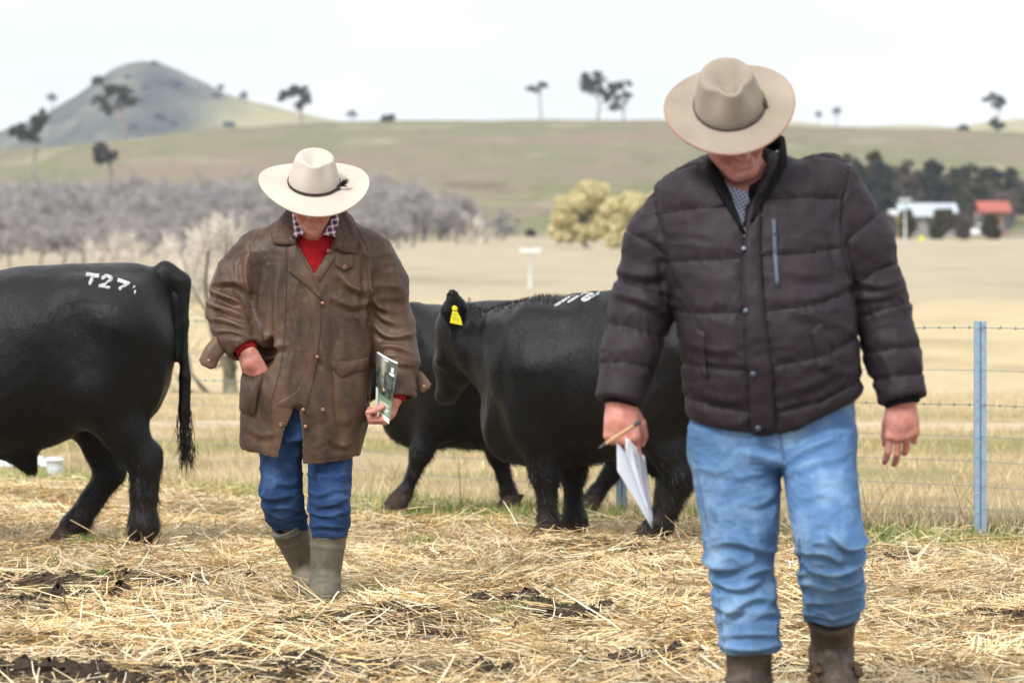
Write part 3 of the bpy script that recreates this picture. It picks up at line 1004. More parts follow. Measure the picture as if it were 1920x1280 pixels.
# pale yellow willow pair in the paddock
WIL, WIL2 = (0.62, 0.54, 0.27), (0.76, 0.68, 0.40)
def willow(px, clumps, label, d, tr):
    x = at(px, d)
    k = d / FPX
    cl = [((c[0] - px) * k, hgt(c[1] - 4, d, x), c[2] * k * 1.12) for c in clumps]
    return leafy_tree('pale_willow', label, 'tree', x, d, max(c[1] for c in cl), cl, tr, WIL, WIL2, bark_pale, 'pale willows in the paddock', size=0.15, n_each=420, spray=(0.28, 0.72))
willow(1098, [(1105, 370, 30), (1075, 385, 28), (1125, 385, 26), (1055, 415, 25), (1090, 412, 30), (1045, 440, 17), (1070, 442, 20), (1110, 440, 24), (1135, 415, 20)], 'cream-yellow rounded willow, the taller of the touching pair', 290, 0.3)
willow(1185, [(1160, 395, 26), (1195, 385, 28), (1225, 400, 30), (1145, 425, 24), (1180, 425, 30), (1215, 440, 28), (1150, 455, 18), (1180, 465, 24), (1165, 485, 14), (1250, 430, 26), (1205, 470, 22)], 'cream-yellow spreading willow drooping lower, half behind the puffer jacket', 275, 0.3)
# homestead trees on the right
HT = [(1600, 288, 46, 0), (1640, 282, 30, 3), (1650, 300, 40, 1), (1690, 320, 66, 2), (1736, 298, 46, 3), (1752, 300, 42, 1), (1806, 303, 44, 0), (1800, 350, 60, 4), (1860, 312, 34, 1), (1896, 314, 28, 0), (1840, 330, 40, 4), (1915, 350, 40, 4), (1625, 340, 40, 5), (1765, 390, 34, 2), (1815, 375, 40, 2), (1870, 405, 40, 4), (1905, 400, 36, 2), (1858, 402, 24, 2), (1806, 402, 26, 4), (1585, 345, 50, 4), (1720, 350, 50, 1)]
HC = [((0.085, 0.09, 0.062), (0.14, 0.14, 0.10)), ((0.055, 0.064, 0.062), (0.095, 0.10, 0.088)), ((0.085, 0.085, 0.045), (0.13, 0.12, 0.07)), ((0.16, 0.12, 0.03), (0.06, 0.06, 0.03)), ((0.15, 0.125, 0.112), (0.21, 0.175, 0.155)), ((0.06, 0.11, 0.035), (0.09, 0.14, 0.05))]
HN = ['grey-green', 'near-black conifer-like', 'olive rounded', 'golden-topped', 'bare mauve-brown', 'fresh green']
HT += [(1612, 318, 44, 4), (1668, 305, 40, 0), (1705, 300, 40, 4), (1775, 318, 44, 4), (1783, 335, 40, 2), (1832, 312, 36, 0), (1878, 335, 40, 0), (1888, 355, 44, 4), (1900, 330, 40, 4), (1655, 345, 44, 2), (1640, 375, 40, 4), (1735, 345, 44, 4), (1852, 350, 36, 4), (1935, 325, 50, 0), (1960, 345, 60, 4), (1700, 395, 22, 2), (1660, 405, 30, 4)]
for i, (px, top, w, kd) in enumerate(HT):
    d = 400 + (i * 37 % 60) + (10 if top > 335 else 0)
    if (px, top) in ((1858, 402), (1806, 402), (1765, 390), (1700, 395), (1660, 405)):
        d = 345
    bush('homestead_tree', HN[kd] + ' tree in the windbreak around the far homestead', px, top, d, w * 1.55, HC[kd][0], HC[kd][1], 'trees around the homestead, ' + HN[kd], n_each=70, size=0.34)
bush('bush', 'single dark shrub at the paddock edge beside the bare trees', 995, 434, 372, 12, (.12, .115, .09), (.17, .16, .13))

# bare winter trees: forking limbs ending in fine twigs
def bare_tree_meshes(H, seed, twigs=5, depth=5, spread=0.55, r0=0.14):
    rs = np.random.default_rng(seed)
    mb = MB()
    tw = []
    def grow(p, d, L, r, lev):
        n = 4
        pts = [p]
        for i in range(n):
            d = nrm(d + rs.normal(0, 0.10, 3) + np.array([0, 0, 0.04]))
            pts.append(pts[-1] + d * L / n)
        mb.tube(pts, np.linspace(r, r * 0.62, n + 1), 5 if lev < 2 else 3, cap=False)
        if lev >= depth:
            tw.append((pts[-1], d))
            tw.append((pts[2], d))
            return
        for _ in range(rs.integers(2, 4) if lev else 4):
            a = nrm(d + rs.normal(0, spread, 3) + np.array([0, 0, 0.12]))
            grow(pts[rs.integers(2, n + 1)], a, L * rs.uniform(0.58, 0.85), r * 0.58, lev + 1)
    grow(np.array([0, 0, -0.2]), np.array([0, 0, 1.0]), H * 0.30, r0, 0)
    T = np.array([t[0] for t in tw])
    Dd = np.array([t[1] for t in tw])
    T, Dd = np.repeat(T, twigs, 0), np.repeat(Dd, twigs, 0)
    n = len(T)
    D = nrm(Dd + rs.normal(0, 0.55, (n, 3)) + np.array([0, 0, 0.25]))
    side = nrm(np.cross(D, rs.normal(0, 1, (n, 3))))
    V, F, k = ribbons(T, D, side, rs.uniform(0.05, 0.13, n) * H, np.full(n, 0.040), rs.normal(0, 0.15, (n, 3)), 2, 0.3)
    zmax = max(V[:, 2].max(), 0.1)
    V = V * (H / zmax)
    mb.v = [v * (H / zmax) for v in mb.v]
    return mb.mesh('trunk'), raw_mesh('crown', V, F, smooth=False)
BT = [bare_tree_meshes(1.0 * h, s, 5) for h, s in ((7.0, 1), (7.4, 2), (6.6, 3), (8.0, 4))]
bt_group = 'bare grey trees in the winter wood'
wood = []
for row, (d, step, top) in enumerate([(390, 25, 326), (355, 23, 334), (320, 23, 346), (285, 27, 378), (255, 33, 402), (232, 38, 425), (208, 44, 446)]):
    for px in np.arange(-120 + row * 9, 960, step):
        px = px + RNG.normal(0, 7)
        lim = 948 if row in (1, 2) else (905 if row == 0 else 720 + 20 * row if row == 3 else 640)
        if px > lim or (520 < px < 650 and row in (4,)):
            continue
        tp = top + RNG.normal(0, 7) + (max(0, px - 760) * 0.33)
        wood.append((px, d + RNG.normal(0, 6), tp))
for i, (px, d, tp) in enumerate(wood):
    a, b = BT[i % 4]
    x = at(px, d)
    h = max(2.2, hgt(tp, d, x))
    t = thing('bare_tree', 'leafless grey-mauve tree in the winter wood behind the bulls', 'tree', (x, d, gz(x, d)), RNG.uniform(0, 6.28), bt_group)
    s = h / 7.2
    wd = RNG.uniform(.85, 1.5)
    t.scale = (s * wd, s * wd, s * RNG.uniform(.86, 1.08))
    link('trunk', a, bark_dark, t)
    link('crown', b, twig_mat, t)
# nearer pale shrubby willows with yellowish twigs
pale_twig = plain('pale_yellow_twigs', lin(212, 203, 190), 0.9, 0.1, 0.2, 1.0)
PT = [bare_tree_meshes(4.0, s, 1, 4, 0.34, 0.16) for s in (11, 12, 13)]
for i, (px, tp, d) in enumerate([(170, 440, 190), (215, 425, 185), (262, 435, 190), (232, 455, 170), (320, 445, 180), (382, 405, 175), (398, 420, 170), (365, 460, 165), (425, 400, 180), (455, 385, 185), (300, 470, 160), (345, 430, 185), (130, 465, 190), (900, 405, 300), (872, 395, 310)]):
    x = at(px, d)
    h = max(1.2, hgt(tp, d, x) + 0.5)
    t = thing('pale_bare_willow', 'pale leafless willow scrub with yellowish twigs before the grey wood', 'tree', (x, d, gz(x, d) - 0.3), RNG.uniform(0, 6.28), 'pale leafless scrub')
    s = h / 4.0
    t.scale = (s, s, s)
    link('trunk', PT[i % 3][0], pale_twig, t)
    link('crown', PT[i % 3][1], pale_twig, t)
# a gnarled dead tree lying just beyond the fence behind the brown coat
mossy = plain('lichen_bark', lin(112, 108, 92), 0.95, 0.1, 0.35, 6.0, 0.4)
dd_ = 44.0
tx_ = at(430, dd_)
dead = thing('dead_tree', 'gnarled half-fallen grey dead tree beyond the fence behind the brown coat', 'tree', (tx_, dd_, gz(tx_, dd_)))
mb = MB()
def dp(px, py, dy=0.0):
    return np.array([at(px, dd_) - tx_, dy, CAMH + (HORIZON - py) * dd_ / FPX - gz(tx_, dd_)])
for pts, r0, r1 in [([(440, 775), (432, 730), (428, 690), (438, 650), (455, 610)], .10, .05), ([(470, 760), (430, 745), (390, 742), (350, 735), (318, 738)], .07, .025),
                    ([(428, 700), (408, 640), (392, 590), (385, 530), (392, 470)], .05, .015), ([(395, 745), (375, 720), (360, 700), (352, 672)], .035, .012), ([(440, 690), (420, 680), (400, 690)], .04, .015),
                    ([(408, 640), (398, 600), (372, 560), (350, 520)], .025, .008), ([(392, 590), (402, 550), (420, 500), (425, 450)], .02, .007), ([(360, 735), (340, 720), (325, 700)], .02, .008), ([(385, 742), (370, 752), (345, 757)], .03, .01)]:
    P_ = np.array([dp(a, b, RNG.normal(0, .12)) for a, b in pts])
    mb.tube(P_, np.linspace(r0, r1, len(P_)), 7)
link('trunk', mb.mesh('trunk'), mossy, dead)
tw_n = 240
base = np.array([dp(*p) for p in [(392, 470), (385, 530), (350, 520), (425, 450), (392, 590), (352, 672), (318, 738), (372, 560)]])
T = base[RNG.integers(0, len(base), tw_n)] + RNG.normal(0, .05, (tw_n, 3))
D = nrm(RNG.normal(0, 1, (tw_n, 3)) + np.array([0, 0, .5]))
V, F, k = ribbons(T, D, nrm(np.cross(D, RNG.normal(0, 1, (tw_n, 3)))), RNG.uniform(.15, .5, tw_n), np.full(tw_n, .006), RNG.normal(0, .3, (tw_n, 3)), 3, .3)
link('twigs', raw_mesh('twigs', V, F), mossy, dead)

# ------------------------------------------------------------------ posts, homestead, odds and ends
white_paint = plain('white_paint', (0.72, 0.74, 0.76), 0.6, 0.3, 0.08, 3)
def cross_post(px, py_top, d, h, arm, label, name='power_pole'):
    x = at(px, d)
    b = CAMH + (HORIZON - py_top) * d / FPX - h
    t = thing(name, label, 'pole', (x, d, min(b, gz(x, d))))
    dz = b - min(b, gz(x, d))
    r = arm * 0.07
    link('shaft', MB().tube([(0, 0, -0.2), (0, 0, h * 0.5 + dz), (0, 0, h + dz)], [r * 1.15, r, r * 0.9], 10).mesh('shaft'), white_paint, t)
    link('crossarm', MB().box((0, -r * 1.6, h - r * 2.2 + dz), (arm / 2, r * 0.7, r * 0.9)).mesh('crossarm', False), white_paint, t)
    for s in (-1, -0.45, 0.45, 1):
        link('insulator', MB().tube([(s * arm * .45, -r * 1.6, h - r * 1.4 + dz), (s * arm * .45, -r * 1.6, h - r * .4 + dz), (s * arm * .45, -r * 1.6, h + r * .6 + dz)], [r * .5, r * .75, r * .35], 8).mesh('insulator'), white_paint, t)
    return t
cross_post(994, 464, 150, 3.0, 0.80, 'white post with a short crossarm rising behind the middle bull')
cross_post(1697, 372, 330, 4.6, 1.05, 'pale power pole in front of the far homestead')
def house(px, py_eave, py_ridge, d, wpx, roofc, wallc, label, name):
    x = at(px, d)
    k = d / FPX
    w = wpx * k
    z0 = gz(x, d)
    e = max(1.2, CAMH + (HORIZON - py_eave) * d * 1 / FPX - z0)
    rg = (py_eave - py_ridge) * k
    t = thing(name, label, 'house', (x, d, z0))
    wm = plain(name + '_wall', wallc, 0.8, 0.2, 0.15, 0.6)
    rm = plain(name + '_roof', roofc, 0.5, 0.4, 0.15, 0.8)
    dep = 5.0
    link('wall', MB().box((0, dep / 2, e / 2 - 0.2), (w / 2 * 0.94, dep / 2 * 0.94, e / 2 + 0.2)).mesh('wall', False), wm, t)
    R_ = MB()
    hw, o = w / 2, 0.4
    R_.add([(-hw, -o, e), (hw, -o, e), (hw, dep / 2, e + rg), (-hw, dep / 2, e + rg), (-hw, dep + o, e), (hw, dep + o, e),
            (-hw, -o, e - .12), (hw, -o, e - .12)], [(0, 1, 2, 3), (3, 2, 5, 4), (6, 7, 1, 0)])
    link('roof', R_.mesh('roof', False), rm, t)
    dk = plain(name + '_glass', (0.06, 0.07, 0.08), 0.2, 0.5, 0.1, 1)
    nwin = max(2, int(w / 2.2))
    for i in range(nwin):
        cx = -w / 2 * 0.8 + i * (w * 0.8 / max(1, nwin - 1)) if nwin > 1 else 0
        wi = link('window', MB().box((cx, dep * .03 - .02, e * .55), (.45, .03, e * .22)).mesh('window', False), dk, t)
        link('frame', MB().box((cx, dep * .03 - .015, e * .55 - e * .24), (.52, .05, .05)).mesh('frame', False), wm, wi)
    return t
house(1742, 404, 380, 372, 112, (0.44, 0.50, 0.55), (0.26, 0.24, 0.22), 'long farm shed with a pale silver iron roof', 'shed')
house(1866, 396, 376, 378, 62, (0.38, 0.09, 0.06), (0.28, 0.20, 0.17), 'farmhouse with a red roof among the dark trees', 'farmhouse')
house(1690, 402, 392, 352, 42, (0.50, 0.54, 0.52), (0.50, 0.42, 0.17), 'small outbuilding with yellow walls and a white roof', 'outbuilding')
def vehicle(px, py, d, c, label, name, cat, L=3.6, H=1.35):
    x = at(px, d)
    t = thing(name, label, cat, (x, d, gz(x, d)))
    mt = plain(name + '_paint', c, 0.35, 0.5, 0.05, 2)
    prof = [(-L / 2, .35), (-L / 2, .75), (-L * .3, .85), (-L * .16, H), (L * .22, H), (L * .38, .85), (L / 2, .75), (L / 2, .35)]
    n = len(prof)
    mb = MB()
    mb.add([(p[0], s * .75, p[1]) for s in (-1, 1) for p in prof], [(i, (i + 1) % n, (i + 1) % n + n, i + n) for i in range(n)])
    c0 = mb.n
    mb.add([(0, -.75, .7), (0, .75, .7)], np.zeros((0, 3), int))
    mb.t.append(np.array([(i, (i + 1) % n, c0) for i in range(n)]))
    mb.t.append(np.array([((i + 1) % n + n, i + n, c0 + 1) for i in range(n)]))
    link('body', mb.mesh('body', False), mt, t)
    gl = plain(name + '_glass', (.05, .06, .07), .2, .5, .05, 2)
    link('side_window', MB().box((L * .03, -.755, H * .80), (L * .16, .01, .16)).mesh('side_window', False), gl, t)
    bl = plain(name + '_tyre', (.02, .02, .02), .9, .2, .05, 2)
    for sx in (-1, 1):
        for sy in (-1, 1):
            link('wheel', MB().tube([(sx * L * .31, sy * .66, .33), (sx * L * .31, sy * .80, .33)], .33, 14).mesh('wheel'), bl, t)
    return t
vehicle(1833, 412, 372, (.78, .80, .82), 'small white car parked before the red-roofed farmhouse', 'car', 'car', 3.8)
# bright yellow marker near the pole, grey bucket and pale sheet behind the left bull
x_, d_ = at(1728, 320), 320
mk = thing('marker', 'tiny bright yellow-green marker drum near the far pole', 'marker', (x_, d_, gz(x_, d_)))
link('drum', MB().tube([(0, 0, 0), (0, 0, .05), (0, 0, .40), (0, 0, .45)], [.18, .20, .20, .17], 14).mesh('drum'), plain('marker_yellow', (.62, .72, .03), .5, .4, .05, 3), mk)
link('lid', MB().tube([(0, 0, .455), (0, 0, .49)], [.17, .15], 14).mesh('lid'), plain('marker_lid', (.5, .6, .03), .5, .4, .05, 3), mk)
d_ = 25.2
x_ = at(103, d_)
bk = thing('bucket', 'pale grey plastic bucket with a lid standing behind the left bull', 'bucket', (x_, d_, gz(x_, d_)))
plastic = plain('pale_plastic', (.58, .64, .70), .45, .4, .08, 8)
link('pail', MB().tube([(0, 0, 0), (0, 0, .004), (0, 0, .06), (0, 0, .105)], [.047, .05, .054, .056], 24).mesh('pail'), plastic, bk)
link('lid', MB().tube([(0, 0, .106), (0, 0, .118), (0, 0, .127)], [.061, .061, .052], 24).mesh('lid'), plain('lid_white', (.75, .78, .82), .45, .4, .05, 8), bk)
d_ = 26.5
x_ = at(5, d_)
tr = thing('feed_sack', 'pale blue-white crumpled sack on the ground beneath the left bull', 'sack', (x_, d_, gz(x_, d_)))
G = []
for i in range(15):
    row = []
    for j in range(12):
        u, v = i / 14 * 2 - 1, j / 11 * 2 - 1
        hh = .12 * (1 - u ** 4) * (1 - v ** 4) * (0.7 + .5 * math.sin(u * 7 + v * 3) * math.cos(v * 6))
        row.append((u * .34, v * .2, hh + .003))
    G.append(row)
link('sack_body', MB().grid(np.array(G)).mesh('sack_body'), plain('sack_weave', (.62, .70, .76), .6, .3, .12, 12), tr)
link('tie', MB().tube([(.33, -.03, .02), (.37, 0, .04), (.40, .05, .015)], .012, 6).mesh('tie'), plastic, tr)
# ================================================================== BULLS
mh = Mat('black_hide', 0.42, 0.24)
v1 = mh.noise(3.0, 5, 0.6)
basec = mh.ramp(v1, [(0.3, (0.0018, 0.0018, 0.0021)), (0.6, (0.0036, 0.0034, 0.0036)), (0.8, (0.0085, 0.0072, 0.006))])
dust = mh.ramp(mh.noise(95, 3, 0.6), [(0.735, (0, 0, 0)), (0.79, (0.55, 0.55, 0.55))])
dm = mh.math('MULTIPLY', dust, mh.ramp(mh.noise(2.6, 3, 0.5), [(0.45, (0, 0, 0)), (0.62, (1, 1, 1))]))
mh_sep = mh.n('ShaderNodeSeparateXYZ')
mh.l(mh.coord(), mh_sep.inputs[0])
mud_f = mh.math('MULTIPLY', mh.ramp(mh_sep.outputs['Z'], [(0.0, (1, 1, 1)), (0.30, (0, 0, 0))]), mh.ramp(mh.noise(14, 5, 0.7), [(0.42, (0, 0, 0)), (0.65, (0.8, 0.8, 0.8))]))
basec = mh.mix(mud_f, basec, (0.050, 0.033, 0.022))
mh.color(mh.mix(dm, basec, (0.22, 0.17, 0.10)))
mh.rough(mh.ramp(mh.noise(5, 4, 0.6), [(0.3, (0.32, 0.32, 0.32)), (0.7, (0.52, 0.52, 0.52))]))
hb = mh.bump(mh.noise(9, 4, 0.6), 0.25, 0.02)
hb = mh.bump(mh.noise(70, 4, 0.65, mh.coord((0.8, 1, 0.35), (0, .6, 0))), 0.55, 0.008, hb)
mh.bump(mh.noise(260, 3, 0.6, mh.coord((1, 1, 0.3), (0, .6, 0))), 0.45, 0.004, hb)
hide = mh.m
fur_mat = tinted('black_fur', 0.45, 0.22)
hoof_mat = plain('muddy_hoof', (0.05, 0.034, 0.026), 0.8, 0.2, 0.4, 40, 0.4)
bm_ = Mat('white_brand_hair', 0.8, 0.2)
bm_.color(bm_.ramp(bm_.noise(130, 4, 0.7), [(0.38, (0.05, 0.05, 0.052)), (0.48, (0.46, 0.47, 0.48)), (0.7, (0.66, 0.67, 0.69))]))
brand_mat = bm_.m
clip_mat = Mat('clipped_hide', 0.7, 0.3, (0.0085, 0.0088, 0.0100)).m
eye_mat = plain('dark_eye', (0.012, 0.009, 0.007), 0.12, 0.6, 0.1, 10)
tag_mat = plain('yellow_tag', (0.72, 0.66, 0.02), 0.45, 0.4, 0.06, 20)
tagink = plain('tag_ink', (0.05, 0.05, 0.03), 0.7, 0.2, 0.05, 20)

def put_head(F, poll, f, up, s, ears):
    poll, f, up = np.array(poll, float), nrm(f), np.array(up, float)
    up = nrm(up - f * np.dot(up, f))
    l = np.cross(f, up)
    F.cone(poll - f * .02 * s, poll + f * .20 * s, .128 * s, .100 * s, .05)
    F.cone(poll + f * .18 * s, poll + f * .41 * s, .098 * s, .082 * s, .05)
    F.cone(poll + f * .10 * s - up * .075 * s, poll + f * .36 * s - up * .035 * s, .078 * s, .058 * s, .05)
    F.ell(poll + f * .44 * s + up * .005 * s, (.062 * s,) * 3, .04)
    F.ell(poll + up * .055 * s - f * .05 * s, (.085 * s,) * 3, .05)
    for q in (-1, 1):
        F.ell(poll + f * .15 * s + l * q * .093 * s + up * .04 * s, (.032 * s,) * 3, .03)
        F.ell(poll + f * .47 * s + l * q * .03 * s + up * .035 * s, (.012 * s,) * 3, .012, sub=True)
    for base, tip, nn, r in ears:
        base, tip = np.array(base, float), np.array(tip, float)
        mid = base + (tip - base) * .55
        F.cone(base, mid, r * .55, r, .02, squash=(nn, 3.2))
        F.cone(mid, tip, r, r * .42, .02, squash=(nn, 3.2))
    return l, up

def make_bull(name, label, loc, rz, sx, sz, pose, voxel=0.0135, fur=42000, seed=3, extra=None, tail_pts=None, mane=False, clip=None):
    t = thing(name, label, 'bull', loc, rz, 'black bulls on the straw')
    q = lambda x, y, z: np.array([x * sx, y * sz, z * sz])
    F = Field((-2.15 * sx, -.62, -.06), (.62 * sx + .08, .62, 1.52 * sz), voxel)
    rows = [(-1.38, 1.185, .56, .20), (-1.17, 1.263, .404, .29), (-.91, 1.29, .378, .335), (-.52, 1.315, .425, .365), (-.31, 1.338, .462, .375), (-.13, 1.349, .525, .365),
            (.05, 1.354, .60, .335), (.19, 1.338, .67, .285), (.275, 1.30, .75, .215), (.332, 1.19, .86, .10)]
    F.loft([(r[0] * sx, 0, (r[1] + r[2]) / 2 * sz, r[3] * sz, (r[1] - r[2]) / 2 * sz, 2.35) for r in rows], 0.05, axis=0, soft=.06)
    # spine, hooks, brisket, shoulder masses
    F.cone(q(-1.0, 0, 1.17), q(.12, 0, 1.24), .115 * sz, .12 * sz, .06)
    F.ell(q(-1.30, 0, .62), (.22 * sx, .16 * sz, .24 * sz), .12)
    for s in (-1, 1):
        F.ell(q(-1.08, s * .20, .90), (.24 * sx, .15 * sz, .34 * sz), .10)
        F.ell(q(.135, s * .15, .90), (.175 * sx, .17 * sz, .33 * sz), .08)
        F.ell(q(-.06, s * .26, 1.20), (.10 * sx, .07 * sz, .07 * sz), .10)
    for key, s in (('hn', -1), ('hf', 1)):
        J = pose[key]
        y0 = s * .20
        hip, sti, hock, fet, toe = [np.array([p[0], s * p[2] * sz if len(p) > 2 else y0 * sz, p[1]]) for p in J]
        F.cone(hip, sti, .225 * sz, .165 * sz, .09)
        F.cone(sti, sti * .42 + hock * .58, .16 * sz, .095 * sz, .06)
        F.cone(sti * .42 + hock * .58, hock, .10 * sz, .082 * sz, .05)
        F.cone(hock + np.array([.040, 0, .035]) * sz, hock * .45 + fet * .55, .052 * sz, .050 * sz, .03)
        F.cone(hock, fet, .066 * sz, .055 * sz, .04)
        F.cone(fet, toe + np.array([0, 0, .05]), .068 * sz, .062 * sz, .04)
    for key, s in (('fn', -1), ('ff', 1)):
        J = pose[key]
        sh, elb, kn, fet, toe = [np.array([p[0], s * p[2] * sz if len(p) > 2 else s * .19 * sz, p[1]]) for p in J]
        F.cone(sh, elb, .20 * sz, .125 * sz, .10)
        F.cone(elb, kn, .118 * sz, .078 * sz, .06)
        F.ell(kn, (.080 * sz, .074 * sz, .085 * sz), .03)
        F.cone(kn, fet, .060 * sz, .053 * sz, .03)
        F.cone(fet, toe + np.array([0, 0, .05]), .067 * sz, .062 * sz, .03)
    nk = [np.array(p, float) for p in pose['neck']]
    F.cone(nk[0], nk[1], pose.get('nr', (.27, .19))[0] * sz, pose.get('nr', (.27, .19))[1] * sz, .12)
    F.cone(nk[0] - np.array([0, 0, .2]) * sz, nk[1] - np.array([0, 0, .06]) * sz, .20 * sz, .13 * sz, .10)
    lat, upv = put_head(F, pose['poll'], pose['f'], pose['up'], sz, pose['ears'])
    # sheath
    F.cone(q(-.42, 0, .47), q(-.365, 0, .37), .085 * sz, .035 * sz, .06)
    if tail_pts is not None:
        F.chain(tail_pts, [.058, .045, .036, .033, .029, .026][:len(tail_pts)], .02)
    V, Fc = F.surf(3)
    N = vnormals(V, Fc)
    # muscle and loose-skin relief
    mus = (fbm(V * np.array([1, 1, .55]), 3.6, 2, seed) - .5) * .055 + (fbm(V * np.array([1, 1, .5]), 13, 2, seed + 7) - .5) * .010
    nkm = sstep(-1.0 * sx, -1.25 * sx, V[:, 0]) * sstep(.35, .7, V[:, 2])
    wr = np.sin((V[:, 0] * 1.0 + V[:, 2] * .35) * 52 + 4 * vnoise(V, 5, seed)) * .0032 * nkm
    flank = sstep(.0, -.30, V[:, 0] / sx) * sstep(-.75, -.3, V[:, 0] / sx) * sstep(.40, .55, V[:, 2]) * sstep(.95, .7, V[:, 2])
    wr = wr + np.sin((V[:, 0] * .8 - V[:, 2]) * 60 + 5 * vnoise(V, 4, seed + 1)) * .0018 * flank
    V = V + N * (mus + wr)[:, None]
    body = link('body', raw_mesh('body', V, Fc), hide, t)
    bv = bvh_of(V, Fc)
    # short hair coat
    rs = np.random.default_rng(seed)
    a = V[Fc]
    area = np.linalg.norm(np.cross(a[:, 2] - a[:, 0], a[:, 3] - a[:, 1]), axis=1)
    pk = rs.choice(len(Fc), fur, p=area / area.sum())
    u, w = rs.uniform(0, 1, (2, fur, 1))
    P = a[pk, 0] * (1 - u) * (1 - w) + a[pk, 1] * u * (1 - w) + a[pk, 2] * u * w + a[pk, 3] * (1 - u) * w
    NN = N[Fc[pk, 0]]
    flow = np.array([.55, 0, -.75]) + rs.normal(0, .28, (fur, 3))
    flow = flow - NN * (flow * NN).sum(1, keepdims=True)
    leg = sstep(.55, .3, P[:, 2])
    D = nrm(nrm(flow) + NN * (.22 + .35 * leg)[:, None])
    L = (.014 + .020 * leg) * rs.uniform(.6, 1.5, fur)
    ok = np.ones(fur, bool)
    if clip is not None:
        ok = ~((P[:, 0] > clip[0]) & (P[:, 0] < clip[1]) & (P[:, 2] > clip[2]) & (P[:, 2] < clip[3]) & (P[:, 1] < 0))
    P, D, NN, L = P[ok], D[ok], NN[ok], L[ok]
    if mane:
        m_ = (P[:, 2] > .98 * sz) & (P[:, 0] < -.98 * sx) & (NN[:, 2] > .80) & (np.abs(P[:, 1]) < .14)
        D[m_] = nrm(D[m_] * .5 + NN[m_] + rs.normal(0, .3, (m_.sum(), 3)))
        L[m_] = rs.uniform(.014, .036, m_.sum())
    n = len(P)
    side = nrm(np.cross(D, NN + rs.normal(0, .4, (n, 3))))
    Vf, Ff, k = ribbons(P - NN * .002, D, side, L, np.full(n, .0021), -NN * .1 + np.array([0, 0, -.15]), 2, .15)
    me = raw_mesh('coat_hair', Vf, Ff)
    cc = np.array([.0042, .0040, .0043]) * rs.uniform(.4, 1.9, n)[:, None] + (rs.uniform(0, 1, n) < .02)[:, None] * np.array([.05, .035, .02])
    set_col(me, np.repeat(cc, k, 0))
    tag(link('coat_hair', me, fur_mat, t), kind='stuff')
    # hooves: two claws each
    for key, s in (('hn', -1), ('hf', 1), ('fn', -1), ('ff', 1)):
        p = pose[key][-1]
        p2 = pose[key][-2]
        yy = s * p[2] * sz if len(p) > 2 else s * (.20 if key[0] == 'h' else .19) * sz
        tip = max(-.6, min(.6, (p[0] - p2[0]) * 3))
        mb = MB()
        for cl in (-1, 1):
            G = []
            for z, r, dx in ((.085, .046, .02), (.05, .052, 0), (.012, .060, -.014), (0, .058, -.016)):
                a_ = np.linspace(0, 2 * np.pi, 14, endpoint=False)
                G.append(np.stack([p[0] + dx * 1.2 + r * 1.15 * np.cos(a_), yy + cl * .031 + r * .58 * np.sin(a_), np.full(14, z + p[1] - .0) + tip * .05 * np.cos(a_)], 1))
            mb.grid(np.array(G), close_v=True)
        link('hoof', mb.mesh('hoof'), hoof_mat, t)
    for s in (-1, 1):
        c = np.array(pose['poll']) + nrm(pose['f']) * .155 * sz + lat * s * .108 * sz + upv * .045 * sz
        e = MB()
        a_ = np.linspace(0, 2 * np.pi, 14, endpoint=False)
        G = [[c + .019 * sz * (math.sin(ph) * (math.cos(x) * lat + math.sin(x) * upv) + math.cos(ph) * nrm(pose['f'])) for x in a_] for ph in np.linspace(.05, math.pi - .05, 9)]
        link('eye', e.grid(np.array(G), close_v=True).mesh('eye'), eye_mat, t)
    return t, V, N, bv
def on_side(bv, x, z, y0=-1.2):
    h = bv.ray_cast(Vector((x, y0, z)), Vector((0, 1, 0)))
    return (np.array(h[0]), np.array(h[1])) if h[0] is not None else (None, None)
def stroke(bv, pts, w, off, jag=0.15):
    """a brush stroke laid on the near flank: pts (x,z)"""
    pts = np.array(pts, float)
    seg = np.concatenate([[0], np.cumsum(np.linalg.norm(np.diff(pts, axis=0), axis=1))])
    n = max(4, int(seg[-1] / .006))
    tt = np.linspace(0, seg[-1], n)
    C = np.stack([np.interp(tt, seg, pts[:, i]) for i in (0, 1)], 1)
    T = nrm(np.gradient(C, axis=0))
    S_ = np.stack([-T[:, 1], T[:, 0]], 1)
    G = []
    for j in (-1, -.4, .4, 1):
        row = []
        for i in range(n):
            ww = w / 2 * (1 + jag * RNG.normal())
            p = C[i] + S_[i] * ww * j
            h, nn = on_side(bv, p[0], p[1])
            if h is None:
                h, nn = np.array([p[0], -.2, p[1]]), np.array([0, -1., 0])
            row.append(h + nn * (off if abs(j) < .9 else -.001))
        G.append(row)
    return np.array(G)
def hair_tuft(pts, n, L, spread, name, parent, r=0.02, w=.0035):
    pts = np.array(pts, float)
    i = RNG.integers(0, len(pts), n)
    P = pts[i] + RNG.normal(0, r, (n, 3))
    D = nrm(np.array([0, 0, -1.]) + RNG.normal(0, spread, (n, 3)))
    side = nrm(np.cross(D, RNG.normal(0, 1, (n, 3))))
    V, F, k = ribbons(P, D, side, RNG.uniform(.5, 1.1, n) * L, np.full(n, w), RNG.normal(0, .14, (n, 3)), 4, .1)
    me = raw_mesh(name, V, F)
    set_col(me, np.repeat(np.array([.005, .0048, .005]) * RNG.uniform(.4, 2, n)[:, None], k, 0))
    return tag(link(name, me, fur_mat, parent), kind='stuff')

